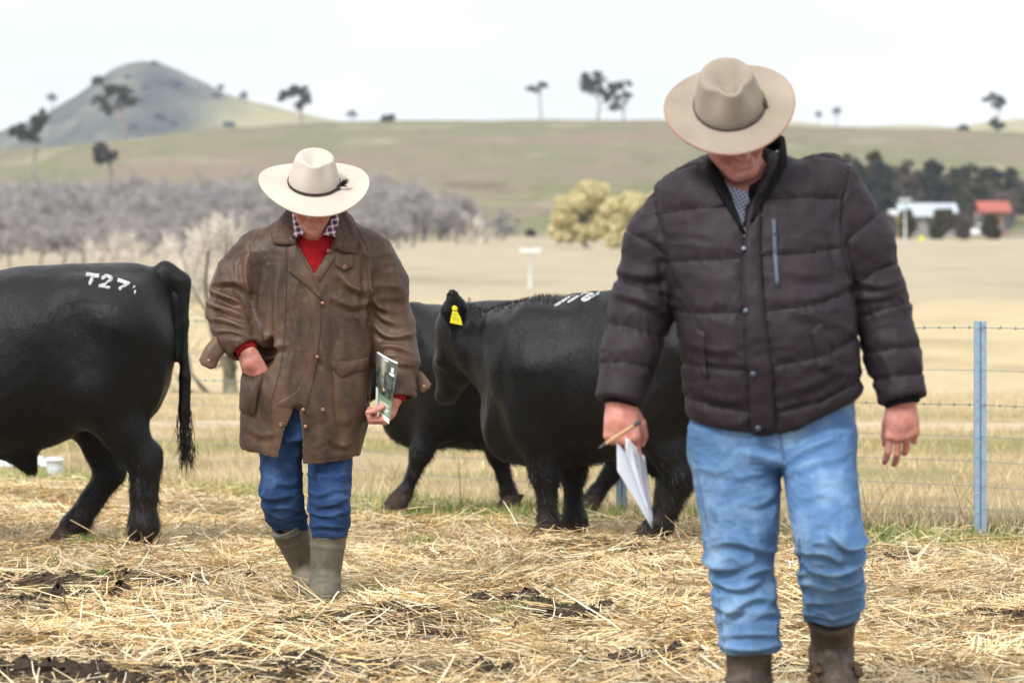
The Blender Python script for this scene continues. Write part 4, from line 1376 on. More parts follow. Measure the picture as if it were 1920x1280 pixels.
# ---------------- left bull, rump towards the men (frame cuts off its front)
dA = 18.25
kA = dA / FPX
def A(px, py):
    return ((px - 200) * kA, (1018 - py) * kA)
poseA = dict(
    hn=[(.08, 1.02), (-.01, .74), (.195, .41), (.192, .10), (.184, .0)],
    hf=[(.06, 1.0), (-.12, .66), (-.005, .33), (-.17, .085), (-.20, .012)],
    fn=[(-1.06, .92), (-1.02, .62), (-1.05, .36), (-1.03, .09), (-1.04, 0)],
    ff=[(-1.06, .92), (-1.10, .62), (-1.20, .37), (-1.20, .09), (-1.22, 0)],
    neck=[(-1.22, 0, 1.0), (-1.62, .02, 1.10)], poll=(-1.70, .03, 1.13), f=(-.75, .05, -.62), up=(-.6, 0, .75),
    ears=[((-1.68, -.12, 1.14), (-1.64, -.31, 1.12), (.5, .2, .8), .055), ((-1.68, .16, 1.14), (-1.64, .36, 1.12), (.5, -.2, .8), .055)])
tailA = [(.28, 0, 1.29), (.355, -.01, 1.245), (.378, -.02, 1.05), (.375, -.03, .80), (.372, -.03, .64), (.375, -.03, .56)]
xA, zA = at(200, dA), 0
bullA, VA, NA, bvA = make_bull('black_bull', 'black bull branded T27 on the rump, seen side-on, walking away from the man in brown', (xA, dA, .014), 0, 1.0, .985, poseA, tail_pts=tailA, seed=5, clip=(*sorted((A(135, 0)[0], A(292, 0)[0])), A(0, 580)[1], A(0, 512)[1]))
hair_tuft([(.376, -.03, .62), (.376, -.03, .55), (.378, -.03, .50), (.386, -.03, .45)], 420, .115, .16, 'tail_switch', bullA, .017)
hair_tuft([(-.36, 0, .39), (-.355, 0, .37)], 60, .07, .18, 'sheath_hair', bullA, .012)
def As(px, py):
    d = dA - .35
    return at(px, d) - xA, CAMH + (HORIZON - py) * d / FPX - .014
G = []
for i in range(14):
    f = i / 13
    top = np.array(As(147, 512)) * (1 - f) + np.array(As(288, 538)) * f
    bot = np.array(As(135, 568)) * (1 - f) + np.array(As(278, 582)) * f
    row = []
    for j in range(9):
        p = top * (1 - j / 8) + bot * (j / 8)
        h, nn = on_side(bvA, p[0], p[1])
        edge = i in (0, 13) or j in (0, 8)
        row.append(h + nn * (-.002 if edge else .0022))
    G.append(row)
link('clipped_patch', MB().grid(np.array(G)).mesh('clipped_patch'), clip_mat, bullA, label='rectangular clipped patch of hide around the brand')
glyphs = [('T', [[(156, 514), (181, 517)], [(170, 517), (166, 535)]]), ('2', [[(186, 523), (193, 517), (203, 519), (205, 525), (196, 532), (184, 537)], [(184, 537), (205, 540)]]),
          ('7', [[(217, 524), (240, 532)], [(238, 532), (228, 538), (221, 543)]]), ('tail', [[(249, 537), (247, 541)], [(250, 545), (252, 549), (249, 551)]])]
for ch, strokes in glyphs:
    mb = MB()
    for st in strokes:
        mb.grid(stroke(bvA, [As(*p) for p in st], .0155 if ch != 'tail' else .009, .0065, .28))
    link('brand_mark', mb.mesh('brand_mark'), brand_mat, bullA)

# ---------------- middle bull, angled, head turned away, ear tag
thB = math.radians(20)
sxB, szB = .78, .905
OB = np.array([.962, 18.42])
def w2l(v, th):
    """world-direction to a frame turned by -th"""
    return np.array([v[0] * math.cos(th) - v[1] * math.sin(th), v[0] * math.sin(th) + v[1] * math.cos(th), v[2]])
def Bl(px, py, d):
    d = d - .45
    p = np.array([at(px, d) - OB[0], d - OB[1], CAMH + (HORIZON - py) * d / FPX])
    return w2l(p, thB)
pollB = Bl(866, 632, 19.42)
poseB = dict(
    hn=[(-.06, .90), (-.24, .63), (-.10, .31), (-.21, .085), (-.26, .0)],
    hf=[(-.02, .90), (-.26, .60), (-.22, .31), (-.30, .09), (-.34, .0)],
    fn=[(-.80, .82), (-.82, .56), (-.79, .32), (-.775, .08), (-.785, 0)],
    ff=[(-.78, .82), (-.76, .56), (-.77, .32), (-.765, .08), (-.775, 0)],
    neck=[(-.93, .03, .90), tuple(pollB + np.array([.08, -.02, -.02]))], nr=(.29, .125), poll=tuple(pollB),
    f=tuple(w2l((-.09, .24, -.34), thB)), up=tuple(w2l((-.85, .25, .25), thB)),
    ears=[(tuple(Bl(858, 626, 19.28)), tuple(Bl(847, 556, 19.24)), tuple(w2l((.25, -.95, .0), thB)), .056),
          (tuple(Bl(876, 628, 19.58)), tuple(Bl(890, 606, 19.78)), tuple(w2l((.3, -.9, .2), thB)), .045)])
tailB = [(.20, 0, 1.17), (.275, 0, 1.12), (.29, -.01, .95), (.285, -.01, .72), (.28, -.01, .58), (.28, -.01, .50)]
bullB, VB, NB, bvB = make_bull('black_bull', 'black bull with yellow ear tag, head turned away, white 110 painted on its back', (OB[0], OB[1], .018), -thB, sxB, szB, poseB, seed=9, mane=True, tail_pts=tailB, voxel=.0125)
hair_tuft([(.28, -.01, .54), (.285, -.01, .46)], 260, .11, .16, 'tail_switch', bullB, .016)
hair_tuft([tuple(pollB + np.array([.02, .0, .10])), tuple(pollB + np.array([.06, 0, .11]))], 220, .045, .5, 'poll_tuft', bullB, .03, .003)
hair_tuft([(-.33, 0, .40), (-.33, 0, .375)], 90, .075, .25, 'sheath_hair', bullB, .014)
def Bs(px, py):
    d = 18.90 + (1150 - px) * .0009
    p = Bl(px, py, d)
    return p[0], p[2]
for st in ([[(1042, 581), (1062, 560)]], [[(1062, 574), (1081, 558)]], [[(1088, 568), (1097, 570), (1108, 563), (1115, 556)], [(1088, 568), (1098, 560), (1112, 555)]], [[(1264, 567), (1272, 565), (1273, 571), (1264, 580)], [(1263, 581), (1275, 580)]]):
    mb = MB()
    for s_ in st:
        mb.grid(stroke(bvB, [Bs(*p) for p in s_], .0125, .006, .25))
    link('brand_mark', mb.mesh('brand_mark'), brand_mat, bullB)
def tag_plate(parent, c, right, upv, s=1.0):
    c, right, upv = np.array(c, float), nrm(right), nrm(upv)
    nn = np.cross(right, upv)
    out = np.array([(-.010, .052), (.010, .052), (.014, .030), (.030, -.008), (.036, -.048), (-.036, -.040), (-.026, -.006), (-.014, .030)]) * s
    ring = lambda o, k: np.array([c + right * p[0] * k + upv * (p[1] * k) + nn * o for p in out])
    mb = MB()
    mb.grid(np.array([ring(-.002, .96), ring(-.0012, 1), ring(.0012, 1), ring(.002, .96)]), close_v=True)
    for o in (-.002, .002):
        b0 = mb.n
        mb.add(np.concatenate([[c + nn * o], ring(o, .96)]), [(0, i + 1, (i + 1) % 8 + 1) for i in range(8)])
    tg = link('ear_tag', mb.mesh('ear_tag', False), tag_mat, parent, label='bright yellow plastic ear tag')
    a_ = np.linspace(0, 2 * np.pi, 12, endpoint=False)
    st = c + upv * .045 * s
    link('stud', MB().grid(np.array([[st + nn * o + r * (np.cos(x) * right + np.sin(x) * upv) for x in a_] for r, o in ((.014, 0), (.014, .006), (.009, .009), (.001, .0095))]), close_v=True).mesh('stud'), tag_mat, tg)
    ink = MB()
    for (x0, z0, x1, z1) in ((-.016, -.002, -.012, -.026), (-.002, .0, .0, -.026), (.010, -.004, .016, -.028), (-.016, .012, .014, .010)):
        ink.tube([c + right * x0 * s + upv * z0 * s + nn * .0022, c + right * x1 * s + upv * z1 * s + nn * .0022], .0013, 4)
    link('print', ink.mesh('print'), tagink, tg)
rB = w2l((.97, .25, -.10), thB)
tag_plate(bullB, Bl(854, 600, 19.19), rB, w2l((-.10, 0, .99), thB), .86)

# ---------------- far bull, striding left behind the middle one
dC = 20.85
OC = np.array([.585, dC])
sxC, szC = .86, .87
def Cl(px, py, dy=0.):
    d = dC + dy
    return np.array([at(px, d) - OC[0], dy, CAMH + (HORIZON - py) * d / FPX])
pollC = Cl(738, 628)
poseC = dict(
    hn=[(.08, .88), (-.02, .64), (.24, .37), (.25, .09), (.24, 0)], hf=[(.05, .87), (-.10, .58), (.02, .29), (-.13, .08), (-.16, 0)],
    fn=[(-.90, .80), (-.965, .55, .2), (-1.07, .335, .2), (-1.165, .10, .2), (-1.20, .025, .2)], ff=[(-.86, .80), (-.74, .54), (-.66, .31), (-.60, .08), (-.595, 0)],
    neck=[(-1.02, 0, .86), tuple(pollC + np.array([.10, 0, -.02]))], nr=(.29, .19), poll=tuple(pollC), f=(-.20, -.05, -.42), up=(-.9, 0, .35),
    ears=[(tuple(pollC + np.array([.03, -.11, -.01])), tuple(pollC + np.array([.10, -.28, -.05])), (.6, .2, .7), .05), (tuple(pollC + np.array([.03, .11, -.01])), tuple(pollC + np.array([.10, .28, -.03])), (.6, -.2, .7), .05)])
bullC, VC, NC, bvC = make_bull('black_bull', 'black bull striding left behind the ear-tagged bull, foreleg stretched out', (OC[0], OC[1], .02), 0, sxC, szC, poseC, seed=15, voxel=.0145, fur=24000,
                               tail_pts=[(.24, 0, 1.12), (.32, 0, 1.06), (.335, 0, .9), (.33, 0, .7), (.33, 0, .55)])
tag_plate(bullC, pollC + np.array([.085, -.235, -.10]), (1, 0, 0), (0, 0, 1), .8)
# ================================================================== PEOPLE: shared builders
def skin_material():
    m = Mat('skin', 0.55, 0.35)
    a = m.ramp(m.noise(26, 5, 0.6), [(0.3, (0.42, 0.145, 0.11)), (0.5, (0.55, 0.235, 0.185)), (0.7, (0.62, 0.33, 0.28))])
    m.color(m.mix(m.ramp(m.noise(90, 3, 0.6), [(0.55, (0, 0, 0)), (0.75, (0.35, 0.35, 0.35))]), a, (0.36, 0.11, 0.085)))
    m.b.inputs['Subsurface Weight'].default_value = 0.12
    m.b.inputs['Subsurface Radius'].default_value = (0.012, 0.005, 0.003)
    b = m.bump(m.noise(130, 4, 0.6), 0.3, 0.002)
    m.bump(m.noise(480, 2, 0.6), 0.2, 0.001, b)
    return m.m
skin = skin_material()
def axes_rot(a, axis):
    return np.array(Matrix.Rotation(a, 3, axis))
def rot_about(v, ax, a):
    v, ax = np.asarray(v, float), nrm(ax)
    return v * math.cos(a) + np.cross(ax, v) * math.sin(a) + ax * np.dot(ax, v) * (1 - math.cos(a))
def put_hand(F, W, f, n, u, curls, thumb, s=1.0, nails=None, spread=0.0):
    """W wrist, f towards the fingers, n out of the back of the hand, u towards the thumb.
    curls: per finger (knuckle, middle, end) in degrees; thumb: (out, forward, towards palm) weights for two bones"""
    W, f = np.array(W, float), nrm(f)
    n = nrm(np.array(n, float) - f * np.dot(n, f))
    u = nrm(np.array(u, float) - f * np.dot(u, f) - n * np.dot(u, n))
    off = [.0345, .0118, -.0112, -.0335]
    klen = [.092, .096, .091, .082]
    seg = [(.043, .026, .021), (.047, .030, .022), (.044, .028, .022), (.034, .021, .019)]
    rad = [(.0106, .0098, .0088, .0074), (.0108, .0100, .0090, .0075), (.0104, .0096, .0086, .0072), (.0094, .0085, .0077, .0065)]
    for i in range(4):
        K = W + (f * klen[i] + u * off[i] - n * abs(off[i]) * .12) * s
        F.cone(W + u * off[i] * .55 * s + f * .005 * s, K, .0205 * s, .0142 * s, .014)
        F.ell(K + n * .0045 * s, (.0118 * s,) * 3, .006)
        ax = np.cross(f, n)          # bends f towards the palm (-n)
        a, p, d = 0.0, K, f
        d0 = nrm(f + u * spread * (1.5 - i))
        for j in range(3):
            a += math.radians(curls[i][j])
            d = rot_about(d0, ax, -a)
            q = p + d * seg[i][j] * s
            F.cone(p, q, rad[i][j] * s, rad[i][j + 1] * s, .0035)
            p = q
        if nails is not None:
            nails.append((p, d, rot_about(n, ax, -a), rad[i][3] * s))
    F.ell(W + (f * .05 - n * .008) * s, (.036 * s,) * 3, .02)
    p = W + (f * .022 + u * .026 - n * .008) * s
    rr = [.0175, .0135, .0112, .0085]
    for j, (L, w) in enumerate(zip((.042, .036, .027), thumb)):
        d = nrm(u * w[0] + f * w[1] - n * w[2])
        q = p + d * L * s
        F.cone(p, q, rr[j] * s, rr[j + 1] * s, .010 if j == 0 else .004)
        p = q
def put_head_human(F, c, R, s=1.0):
    c = np.array(c, float)
    g = lambda x, y, z: c + R @ np.array([x, y, z]) * s
    F.ell(g(0, .012, .025), (.079 * s, .098 * s, .105 * s), .03, R)
    F.ell(g(0, -.030, -.050), (.064 * s, .068 * s, .070 * s), .035, R)
    F.ell(g(0, -.066, -.100), (.034 * s, .028 * s, .026 * s), .03, R)
    F.cone(g(-.050, .0, -.075), g(-.018, -.070, -.105), .022 * s, .018 * s, .03)
    F.cone(g(.050, .0, -.075), g(.018, -.070, -.105), .022 * s, .018 * s, .03)
    F.cone(g(0, -.092, .020), g(0, -.122, -.022), .010 * s, .0165 * s, .012)
    for q in (-1, 1):
        F.ell(g(q * .014, -.108, -.026), (.011 * s,) * 3, .008)
        F.ell(g(q * .040, -.072, -.022), (.030 * s, .024 * s, .026 * s), .025, R)
        F.ell(g(q * .033, -.098, .018), (.017 * s, .016 * s, .012 * s), .012, R, sub=True)
        F.ell(g(q * .032, -.083, .017), (.0135 * s,) * 3, .003)
        F.cone(g(q * .014, -.092, .038), g(q * .050, -.080, .034), .010 * s, .008 * s, .012)
        F.ell(g(q * .081, .012, -.005), (.009 * s, .020 * s, .034 * s), .008, R)
        F.ell(g(q * .086, .006, -.003), (.006 * s, .011 * s, .020 * s), .006, R, sub=True)
        F.cone(g(q * .019, -.104, -.030), g(q * .036, -.086, -.062), .0035 * s, .003 * s, .006, sub=True)
    F.cone(g(-.022, -.094, -.058), g(.022, -.094, -.058), .0075 * s, .0075 * s, .008)
    F.cone(g(-.018, -.092, -.072), g(.018, -.092, -.072), .0085 * s, .0085 * s, .008)
    F.cone(g(-.024, -.105, -.064), g(.024, -.105, -.064), .0028 * s, .0028 * s, .004, sub=True)
    F.cone(g(-.014, -.098, -.086), g(.014, -.098, -.086), .004 * s, .004 * s, .008, sub=True)
def head_R(pitch, roll, yaw=0.0):
    """pitch forward (chin to chest), roll towards +x, yaw about the vertical; face looks along -y"""
    return axes_rot(math.radians(yaw), 'Z') @ axes_rot(math.radians(roll), 'Y') @ axes_rot(math.radians(pitch), 'X')

def hat_parts(parent, c, R, Bx, By, a, b, H, felt, band_mat, droop=.03, curl=.01, top=.72, dent=.03, band=(.006, .020), binding=None, pinch=.016, undermat=None, flare=0.0):
    """c: centre of the head opening. Brim, crown with a creased top, band as a sub-part"""
    n = 96
    th = np.linspace(0, 2 * np.pi, n, endpoint=False)
    cs, sn = np.cos(th), np.sin(th)
    W = lambda P: np.asarray(c) + P @ np.asarray(R).T
    def brim_z(t):
        return (curl * cs ** 2 - droop * np.where(sn < 0, 1.0, .7) * sn ** 2) * t ** 1.7 + flare * np.sin(2 * th) * t ** 2
    def brim(t, dz):
        x = cs * (a + (Bx - a) * t)
        y = sn * (b + (By - b) * t)
        return np.stack([x, y, brim_z(t) + dz], 1)
    front = lambda w: np.exp(-((np.angle(np.exp(1j * (th + np.pi / 2)))) / w) ** 2)
    def pin(off, w):
        return np.exp(-((np.angle(np.exp(1j * (th + np.pi / 2 - off)))) / w) ** 2)
    def wall(t):
        k = 1 - (1 - top) * (t ** 1.5)
        ky = 1 - (1 - top * 1.12) * (t ** 1.6)
        pn = pinch * (pin(.72, .42) + pin(-.72, .42)) * sstep(.25, 1.0, np.array([t]))[0]
        rx, ry = a * k - pn, b * ky - pn
        z = H * t * (1 + .05 * front(.7) * t)
        return np.stack([cs * rx, sn * ry, np.full(n, 0.0) + z], 1)
    rows = [brim(t, -.0035) for t in (0.0, .3, .6, .9, 1.0)] + [brim(t, .0025) for t in (1.004, .97, .85, .7, .5, .3, .12, .03)]
    rows += [wall(t) for t in (.03, .1, .2, .32, .45, .58, .70, .80, .88, .94)]
    T0 = wall(.94)
    for s_ in (.965, .90, .80, .68, .55, .42, .28, .14, .02):
        P = T0.copy()
        P[:, 0] *= s_
        P[:, 1] = P[:, 1] * s_ + (1 - s_) * .010
        lift = .055 * H * math.sin(min(1, (1 - s_) / .10) * math.pi / 2)
        xs = P[:, 0] / a
        ys = P[:, 1] / b
        hole = np.exp(-(xs / .34) ** 2 - ((ys - .05) / .50) ** 2)           # teardrop dent, narrowing to the front
        hole = hole + .8 * np.exp(-(xs / .16) ** 2 - ((ys + .45) / .28) ** 2)
        P[:, 2] = T0[:, 2] * (1 - .0) + lift - dent * np.minimum(1, hole) * sstep(1.0, .72, np.array([s_]))[0]
        rows.append(P)
    G = np.array([W(r) for r in rows])
    hat = link('hat', MB().grid(G, close_v=True).mesh('hat'), felt, parent)
    # band
    bz0, bz1 = band
    g0 = []
    for z, o in ((bz0, .0005), (bz0, .0032), ((bz0 + bz1) / 2, .0042), (bz1, .0032), (bz1, .0005)):
        P = wall(z / H)
        P[:, 2] = z + .0025
        d = nrm(P * np.array([1, 1, 0]))
        g0.append(W(P + d * o))
    link('hat_band', MB().grid(np.array(g0), close_v=True).mesh('hat_band'), band_mat, hat)
    if binding is not None:
        P = W(brim(1.004, -.0005))
        link('brim_binding', MB().tube(np.concatenate([P, P[:2]]), .0032, 6).mesh('brim_binding'), binding, hat)
    return hat, (lambda th_, z, o: W((np.array([[math.cos(th_) * (a * (1 - (1 - top) * (z / H) ** 1.5) + o), math.sin(th_) * (b * (1 - (1 - top * 1.12) * (z / H) ** 1.6) + o), z]])))[0])

def front_hit(bv, x, z, y0=-1.5):
    h = bv.ray_cast(Vector((x, y0, z)), Vector((0, 1, 0)))
    if h[0] is None:
        return None, None
    return np.array(h[0]), np.array(h[1])
def dens(line, n):
    line = np.asarray(line, float)
    s = np.concatenate([[0], np.cumsum(np.linalg.norm(np.diff(line, axis=0), axis=1))])
    t = np.linspace(0, s[-1], n)
    return np.stack([np.interp(t, s, line[:, i]) for i in range(line.shape[1])], 1)
def patch(bv, top, bottom, nu=24, nv=10, off=.004, edge=-.002, bulge=0.0, smooth=True):
    """cloth piece lying on a garment: region between two polylines given in the front plane (x,z)"""
    A_, B_ = dens(top, nu), dens(bottom, nu)
    G = np.zeros((nu, nv, 3))
    last = None
    for i in range(nu):
        for j in range(nv):
            v = j / (nv - 1)
            p = A_[i] * (1 - v) + B_[i] * v
            h, nn = front_hit(bv, p[0], p[1])
            if h is None:
                h, nn = (np.array([p[0], last[1], p[1]]) if last is not None else np.array([p[0], 0, p[1]])), np.array([0, -1., 0])
            else:
                last = h
            rim = i in (0, nu - 1) or j in (0, nv - 1)
            e = edge if rim else off + bulge * math.sin(math.pi * i / (nu - 1)) * math.sin(math.pi * v)
            G[i, j] = h + nn * e * np.array([.4, 1, .4])
    # rim sits straight below its neighbour so that the border reads as a cut edge
    return MB().grid(G)
def seam(bv, line, r=.0016, off=.0006, n=None, mb=None):
    L = np.sum(np.linalg.norm(np.diff(np.asarray(line, float), axis=0), axis=1))
    C = dens(line, n or max(4, int(L / .012)))
    pts = []
    for p in C:
        h, nn = front_hit(bv, p[0], p[1])
        if h is not None:
            pts.append(h + nn * off)
    mb = mb or MB()
    if len(pts) > 2:
        mb.tube(pts, r, 5)
    return mb
def stud(bv, x, z, r=.008, off=.004, ring=False):
    h, nn = front_hit(bv, x, z)
    nn = nrm(nn * np.array([.6, 1, .6]))
    u = nrm(np.cross(nn, [0, 0, 1.]))
    v = np.cross(nn, u)
    a_ = np.linspace(0, 2 * np.pi, 14, endpoint=False)
    prof = ((r, -.002), (r, .0012), (r * .8, .0028), (r * .4, .0036), (.0002, .0038)) if not ring else ((r, -.002), (r, .002), (r * .75, .003), (r * .5, .002), (r * .42, -.001), (.0002, -.001))
    return MB().grid(np.array([[h + nn * (off + o) + rr * (np.cos(x_) * u + np.sin(x_) * v) for x_ in a_] for rr, o in prof]), close_v=True)
def cut_plane(F, p, d, rad):
    """remove everything beyond plane through p with normal d, within rad of p"""
    p, d = np.array(p, float), nrm(d)
    def fn(v, X, Y, Z):
        s = (X - p[0]) * d[0] + (Y - p[1]) * d[1] + (Z - p[2]) * d[2]
        r2 = (X - p[0]) ** 2 + (Y - p[1]) ** 2 + (Z - p[2]) ** 2
        return np.where(r2 < rad * rad, np.maximum(v, s), v)
    return F.carve(fn, p - rad, p + rad)
def poly_sd(poly):
    """signed distance to a convex/concave polygon in (x,z), negative inside"""
    poly = np.asarray(poly, float)
    def fn(X, Z):
        d = np.full(np.broadcast(X, Z).shape, 1e9)
        inside = np.zeros(d.shape, bool)
        n = len(poly)
        for i in range(n):
            a, b = poly[i], poly[(i + 1) % n]
            ab = b - a
            t = np.clip(((X - a[0]) * ab[0] + (Z - a[1]) * ab[1]) / (ab @ ab), 0, 1)
            d = np.minimum(d, np.hypot(X - a[0] - t * ab[0], Z - a[1] - t * ab[1]))
            c1 = (a[1] > Z) != (b[1] > Z)
            xi = (b[0] - a[0]) * (Z - a[1]) / ((b[1] - a[1]) if abs(b[1] - a[1]) > 1e-9 else 1e-9) + a[0]
            inside ^= c1 & (X < xi)
        return np.where(inside, -d, d)
    return fn
def ridged(P, scale, seed, sharp=2.0):
    return (1 - np.abs(2 * vnoise(P, scale, seed) - 1)) ** sharp
def denim(name, base, fade):
    m = Mat(name, 0.85, 0.2)
    f = m.noise(6, 5, 0.62)
    c = m.ramp(f, [(0.32, tuple(v * .78 for v in base)), (0.50, base), (0.68, fade)])
    g = m.n('ShaderNodeNewGeometry')
    worn = m.ramp(g.outputs['Pointiness'], [(0.50, (0, 0, 0)), (0.60, (0.5, 0.5, 0.5))])
    c = m.mix(worn, c, tuple(min(1, v * 1.25) for v in fade))
    tw = m.noise(420, 2, 0.6, m.coord((1, 1, 0.22)))
    c = m.mix(m.ramp(tw, [(0.35, (0.28, 0.28, 0.28)), (0.65, (0, 0, 0))]), c, tuple(v * .6 for v in base))
    m.color(c)
    b = m.crumple(16, 0.35, 0.012, None, (1, 1, 1.7))
    b = m.bump(m.noise(55, 4, 0.6), 0.25, 0.005, b)
    m.bump(tw, 0.3, 0.0012, b)
    return m.m
# ================================================================== MAN IN THE BROWN OILSKIN COAT
d1 = 15.13
s1 = FPX / d1
def M1(px, py):
    return ((px - 585) / s1, (1125 - py) / s1)
def m1(px, py, y=0.0):
    return np.array([(px - 585) / s1, y, (1125 - py) / s1])
def L1(pts):
    return [M1(*p) for p in pts]
man1 = thing('person', 'man in a brown oilskin coat, cream hat and rubber boots, holding a catalogue', 'person', (at(585, d1), d1, 0.012))
mc = Mat('brown_oilskin', 0.55, 0.35)
cst = mc.noise(5, 5, 0.6, mc.coord((2.2, 2.2, 0.7)))
cc_ = mc.ramp(cst, [(0.28, (0.024, 0.014, 0.009)), (0.48, (0.062, 0.034, 0.0205)), (0.62, (0.100, 0.055, 0.032)), (0.78, (0.056, 0.043, 0.036))])
gg = mc.n('ShaderNodeNewGeometry')
cc_ = mc.mix(mc.ramp(gg.outputs['Pointiness'], [(0.515, (0, 0, 0)), (0.60, (0.75, 0.75, 0.75))]), cc_, (0.19, 0.118, 0.075))
cc_ = mc.mix(mc.ramp(mc.noise(45, 4, 0.65), [(0.56, (0, 0, 0)), (0.72, (0.45, 0.45, 0.45))]), cc_, (0.125, 0.078, 0.050))
mc.color(cc_)
mc.rough(mc.ramp(mc.noise(8, 4, 0.6), [(0.3, (0.42, 0.42, 0.42)), (0.7, (0.64, 0.64, 0.64))]))
_b = mc.crumple(9, 0.32, 0.020, None, (1, 1, 0.6))
_b = mc.crumple(34, 0.14, 0.005, _b)
mc.bump(mc.noise(300, 3, 0.6), 0.18, 0.001, _b)
oilskin = mc.m
cord_m = Mat('brown_corduroy', 0.85, 0.2)
cord_m.color(cord_m.ramp(cord_m.noise(60, 4, 0.6), [(0.3, (0.065, 0.042, 0.032)), (0.7, (0.125, 0.082, 0.062))]))
cord_m.bump(cord_m.noise(200, 3, 0.6, cord_m.coord((1, 1, .3))), 0.5, 0.002)
corduroy = cord_m.m
copper = plain('copper_stud', (0.36, 0.20, 0.13), 0.38, 0.5, 0.2, 60, metal=0.6)
stitch = plain('coat_stitching', (0.048, 0.032, 0.024), 0.8, 0.2, 0.2, 80)

# --- body under the clothes
Rh1 = head_R(27, 2, 3)
hc1 = m1(590, 408, -.10)
hc1[2] = M1(0, 449)[1] + .144
def body_mesh(J, hc, Rh, hands, lo, hi, vox=.0042, hs=1.0):
    F = Field(lo, hi, vox)
    put_head_human(F, hc, Rh, hs)
    F.cone(hc + Rh @ np.array([0, .03, -.06]), J['neck'], .057, .066, .03)
    F.cone(J['neck'], J['chest'], .068, .09, .05)
    F.ell(J['chest'], (.145, .085, .16), .06)
    F.cone(J['chest'], J['pelvis'], .085, .10, .05)
    for s in ('l', 'r'):
        sh, el, wr = J['sh' + s], J['el' + s], J['wr' + s]
        F.cone(J['chest'] + np.array([0, 0, .10]), sh, .07, .055, .05)
        F.cone(sh, el, .052, .042, .03)
        F.cone(el, wr, .044, .029, .02)
        F.cone(J['pelvis'], J['hip' + s], .11, .085, .05)
        F.cone(J['hip' + s], J['kn' + s], .080, .056, .04)
        F.cone(J['kn' + s], J['an' + s], .052, .036, .03)
        F.cone(J['an' + s], J['toe' + s], .034, .026, .03)
    for h in hands:
        put_hand(F, *h[0], **h[1])
    return F.surf(2)
wr1l, wr1r = m1(467, 660, -.135), m1(741, 752, -.055)
J1 = dict(neck=m1(590, 440, -.02), chest=m1(583, 540, 0), pelvis=m1(580, 760, .01), shl=m1(478, 482, 0), shr=m1(700, 482, 0), ell=m1(432, 590, .03), elr=m1(738, 610, .05), wrl=wr1l, wrr=wr1r,
          hipl=m1(535, 800, 0), hipr=m1(615, 800, 0), knl=m1(528, 925, .03), knr=m1(617, 930, -.04), anl=m1(567, 1078, .26), anr=m1(609, 1090, .02), toel=m1(569, 1090, .23), toer=m1(608, 1100, -.02))
hands1 = [((wr1l, (.22, .30, -.93), (-.55, -.83, 0), (.83, -.55, .1), [(18, 22, 15)] * 4, [(.35, .9, .1)] * 3), dict(s=1.05)),
          ((wr1r, (-.42, -.10, -.88), (.80, -.15, -.45), (-.25, -.93, .10), [(62, 66, 40), (64, 68, 42), (66, 70, 44), (66, 70, 44)], [(.75, .62, .25), (.30, .80, .60), (.10, .7, .85)]), dict(s=1.05))]
Vb, Fb = body_mesh(J1, hc1, Rh1, hands1, (-.48, -.40, -.02), (.50, .42, 1.80))
link('body', raw_mesh('body', Vb, Fb), skin, man1)

# --- coat
F = Field((-.50, -.36, .46), (.52, .36, 1.60), .0062)
rows = []
for py, l, r, b, cy in [(398, 552, 628, .070, -.005), (410, 540, 640, .085, 0), (425, 510, 672, .105, .005), (445, 482, 698, .120, .005), (475, 466, 710, .135, 0), (520, 462, 708, .145, -.005), (570, 466, 703, .150, -.01), (620, 470, 700, .152, -.01),
                        (680, 462, 697, .160, -.01), (740, 452, 695, .168, -.01), (800, 450, 689, .170, 0), (850, 455, 676, .170, 0), (885, 458, 668, .168, 0)]:
    (xl, z), (xr, _) = M1(l, py), M1(r, py)
    rows.append((z, (xl + xr) / 2, cy, (xr - xl) / 2, b, 2.35))
F.loft(rows, .04)
armL = [m1(486, 484, .0), m1(449, 530, .01), m1(436, 588, -.01), m1(448, 624, -.08), m1(466, 660, -.13)]
F.chain(armL, [.098, .096, .094, .082, .070], .035)
armR = [m1(690, 483, .0), m1(715, 540, .02), m1(731, 610, .035), m1(745, 680, .0), m1(747, 748, -.05)]
F.chain(armR, [.098, .094, .085, .080, .072], .035)
cut_plane(F, m1(465, 660, -.13), nrm(armL[4] - armL[3]), .12)
cut_plane(F, m1(745, 750, -.05), nrm(m1(742, 790, -.07) - m1(747, 700, -.02)), .12)
F.cone(armL[3] + (armL[4] - armL[3]) * .7, armL[4] + (armL[4] - armL[3]) * .3, .056, .056, 0, sub=True)
F.cone(armR[3] + (armR[4] - armR[3]) * .7, armR[4] + (armR[4] - armR[3]) * .5, .058, .058, 0, sub=True)
# skirt: hollow, uneven hem, front vent between the two flaps
hem = L1([(440, 838), (460, 846), (500, 856), (526, 863), (560, 868), (574, 873), (610, 871), (650, 866), (672, 858), (690, 850)])
hx, hz = np.array([p[0] for p in hem]), np.array([p[1] for p in hem])
vent = poly_sd(L1([(556, 764), (567, 771), (571, 815), (571, 892), (522, 892), (526, 862), (540, 805)]))
neckv = poly_sd(L1([(549, 430), (560, 462), (593, 521), (624, 472), (636, 430)]))
def coat_carve(v, X, Y, Z):
    shell = np.maximum(v, -(v + .011))
    v = np.where(Z < M1(0, 742)[1], shell, v)
    v = np.maximum(v, np.interp(X.ravel(), hx, hz).reshape(X.shape) - Z)
    v = np.where(Y < -.02, np.maximum(v, -vent(X, Z)), v)
    return np.where(Y < .03, np.maximum(v, -neckv(X, Z)), v)
F.carve(coat_carve, (-.5, -.36, .46), (.52, .36, 1.60))
V, Fc = F.surf(2)
N = vnormals(V, Fc)
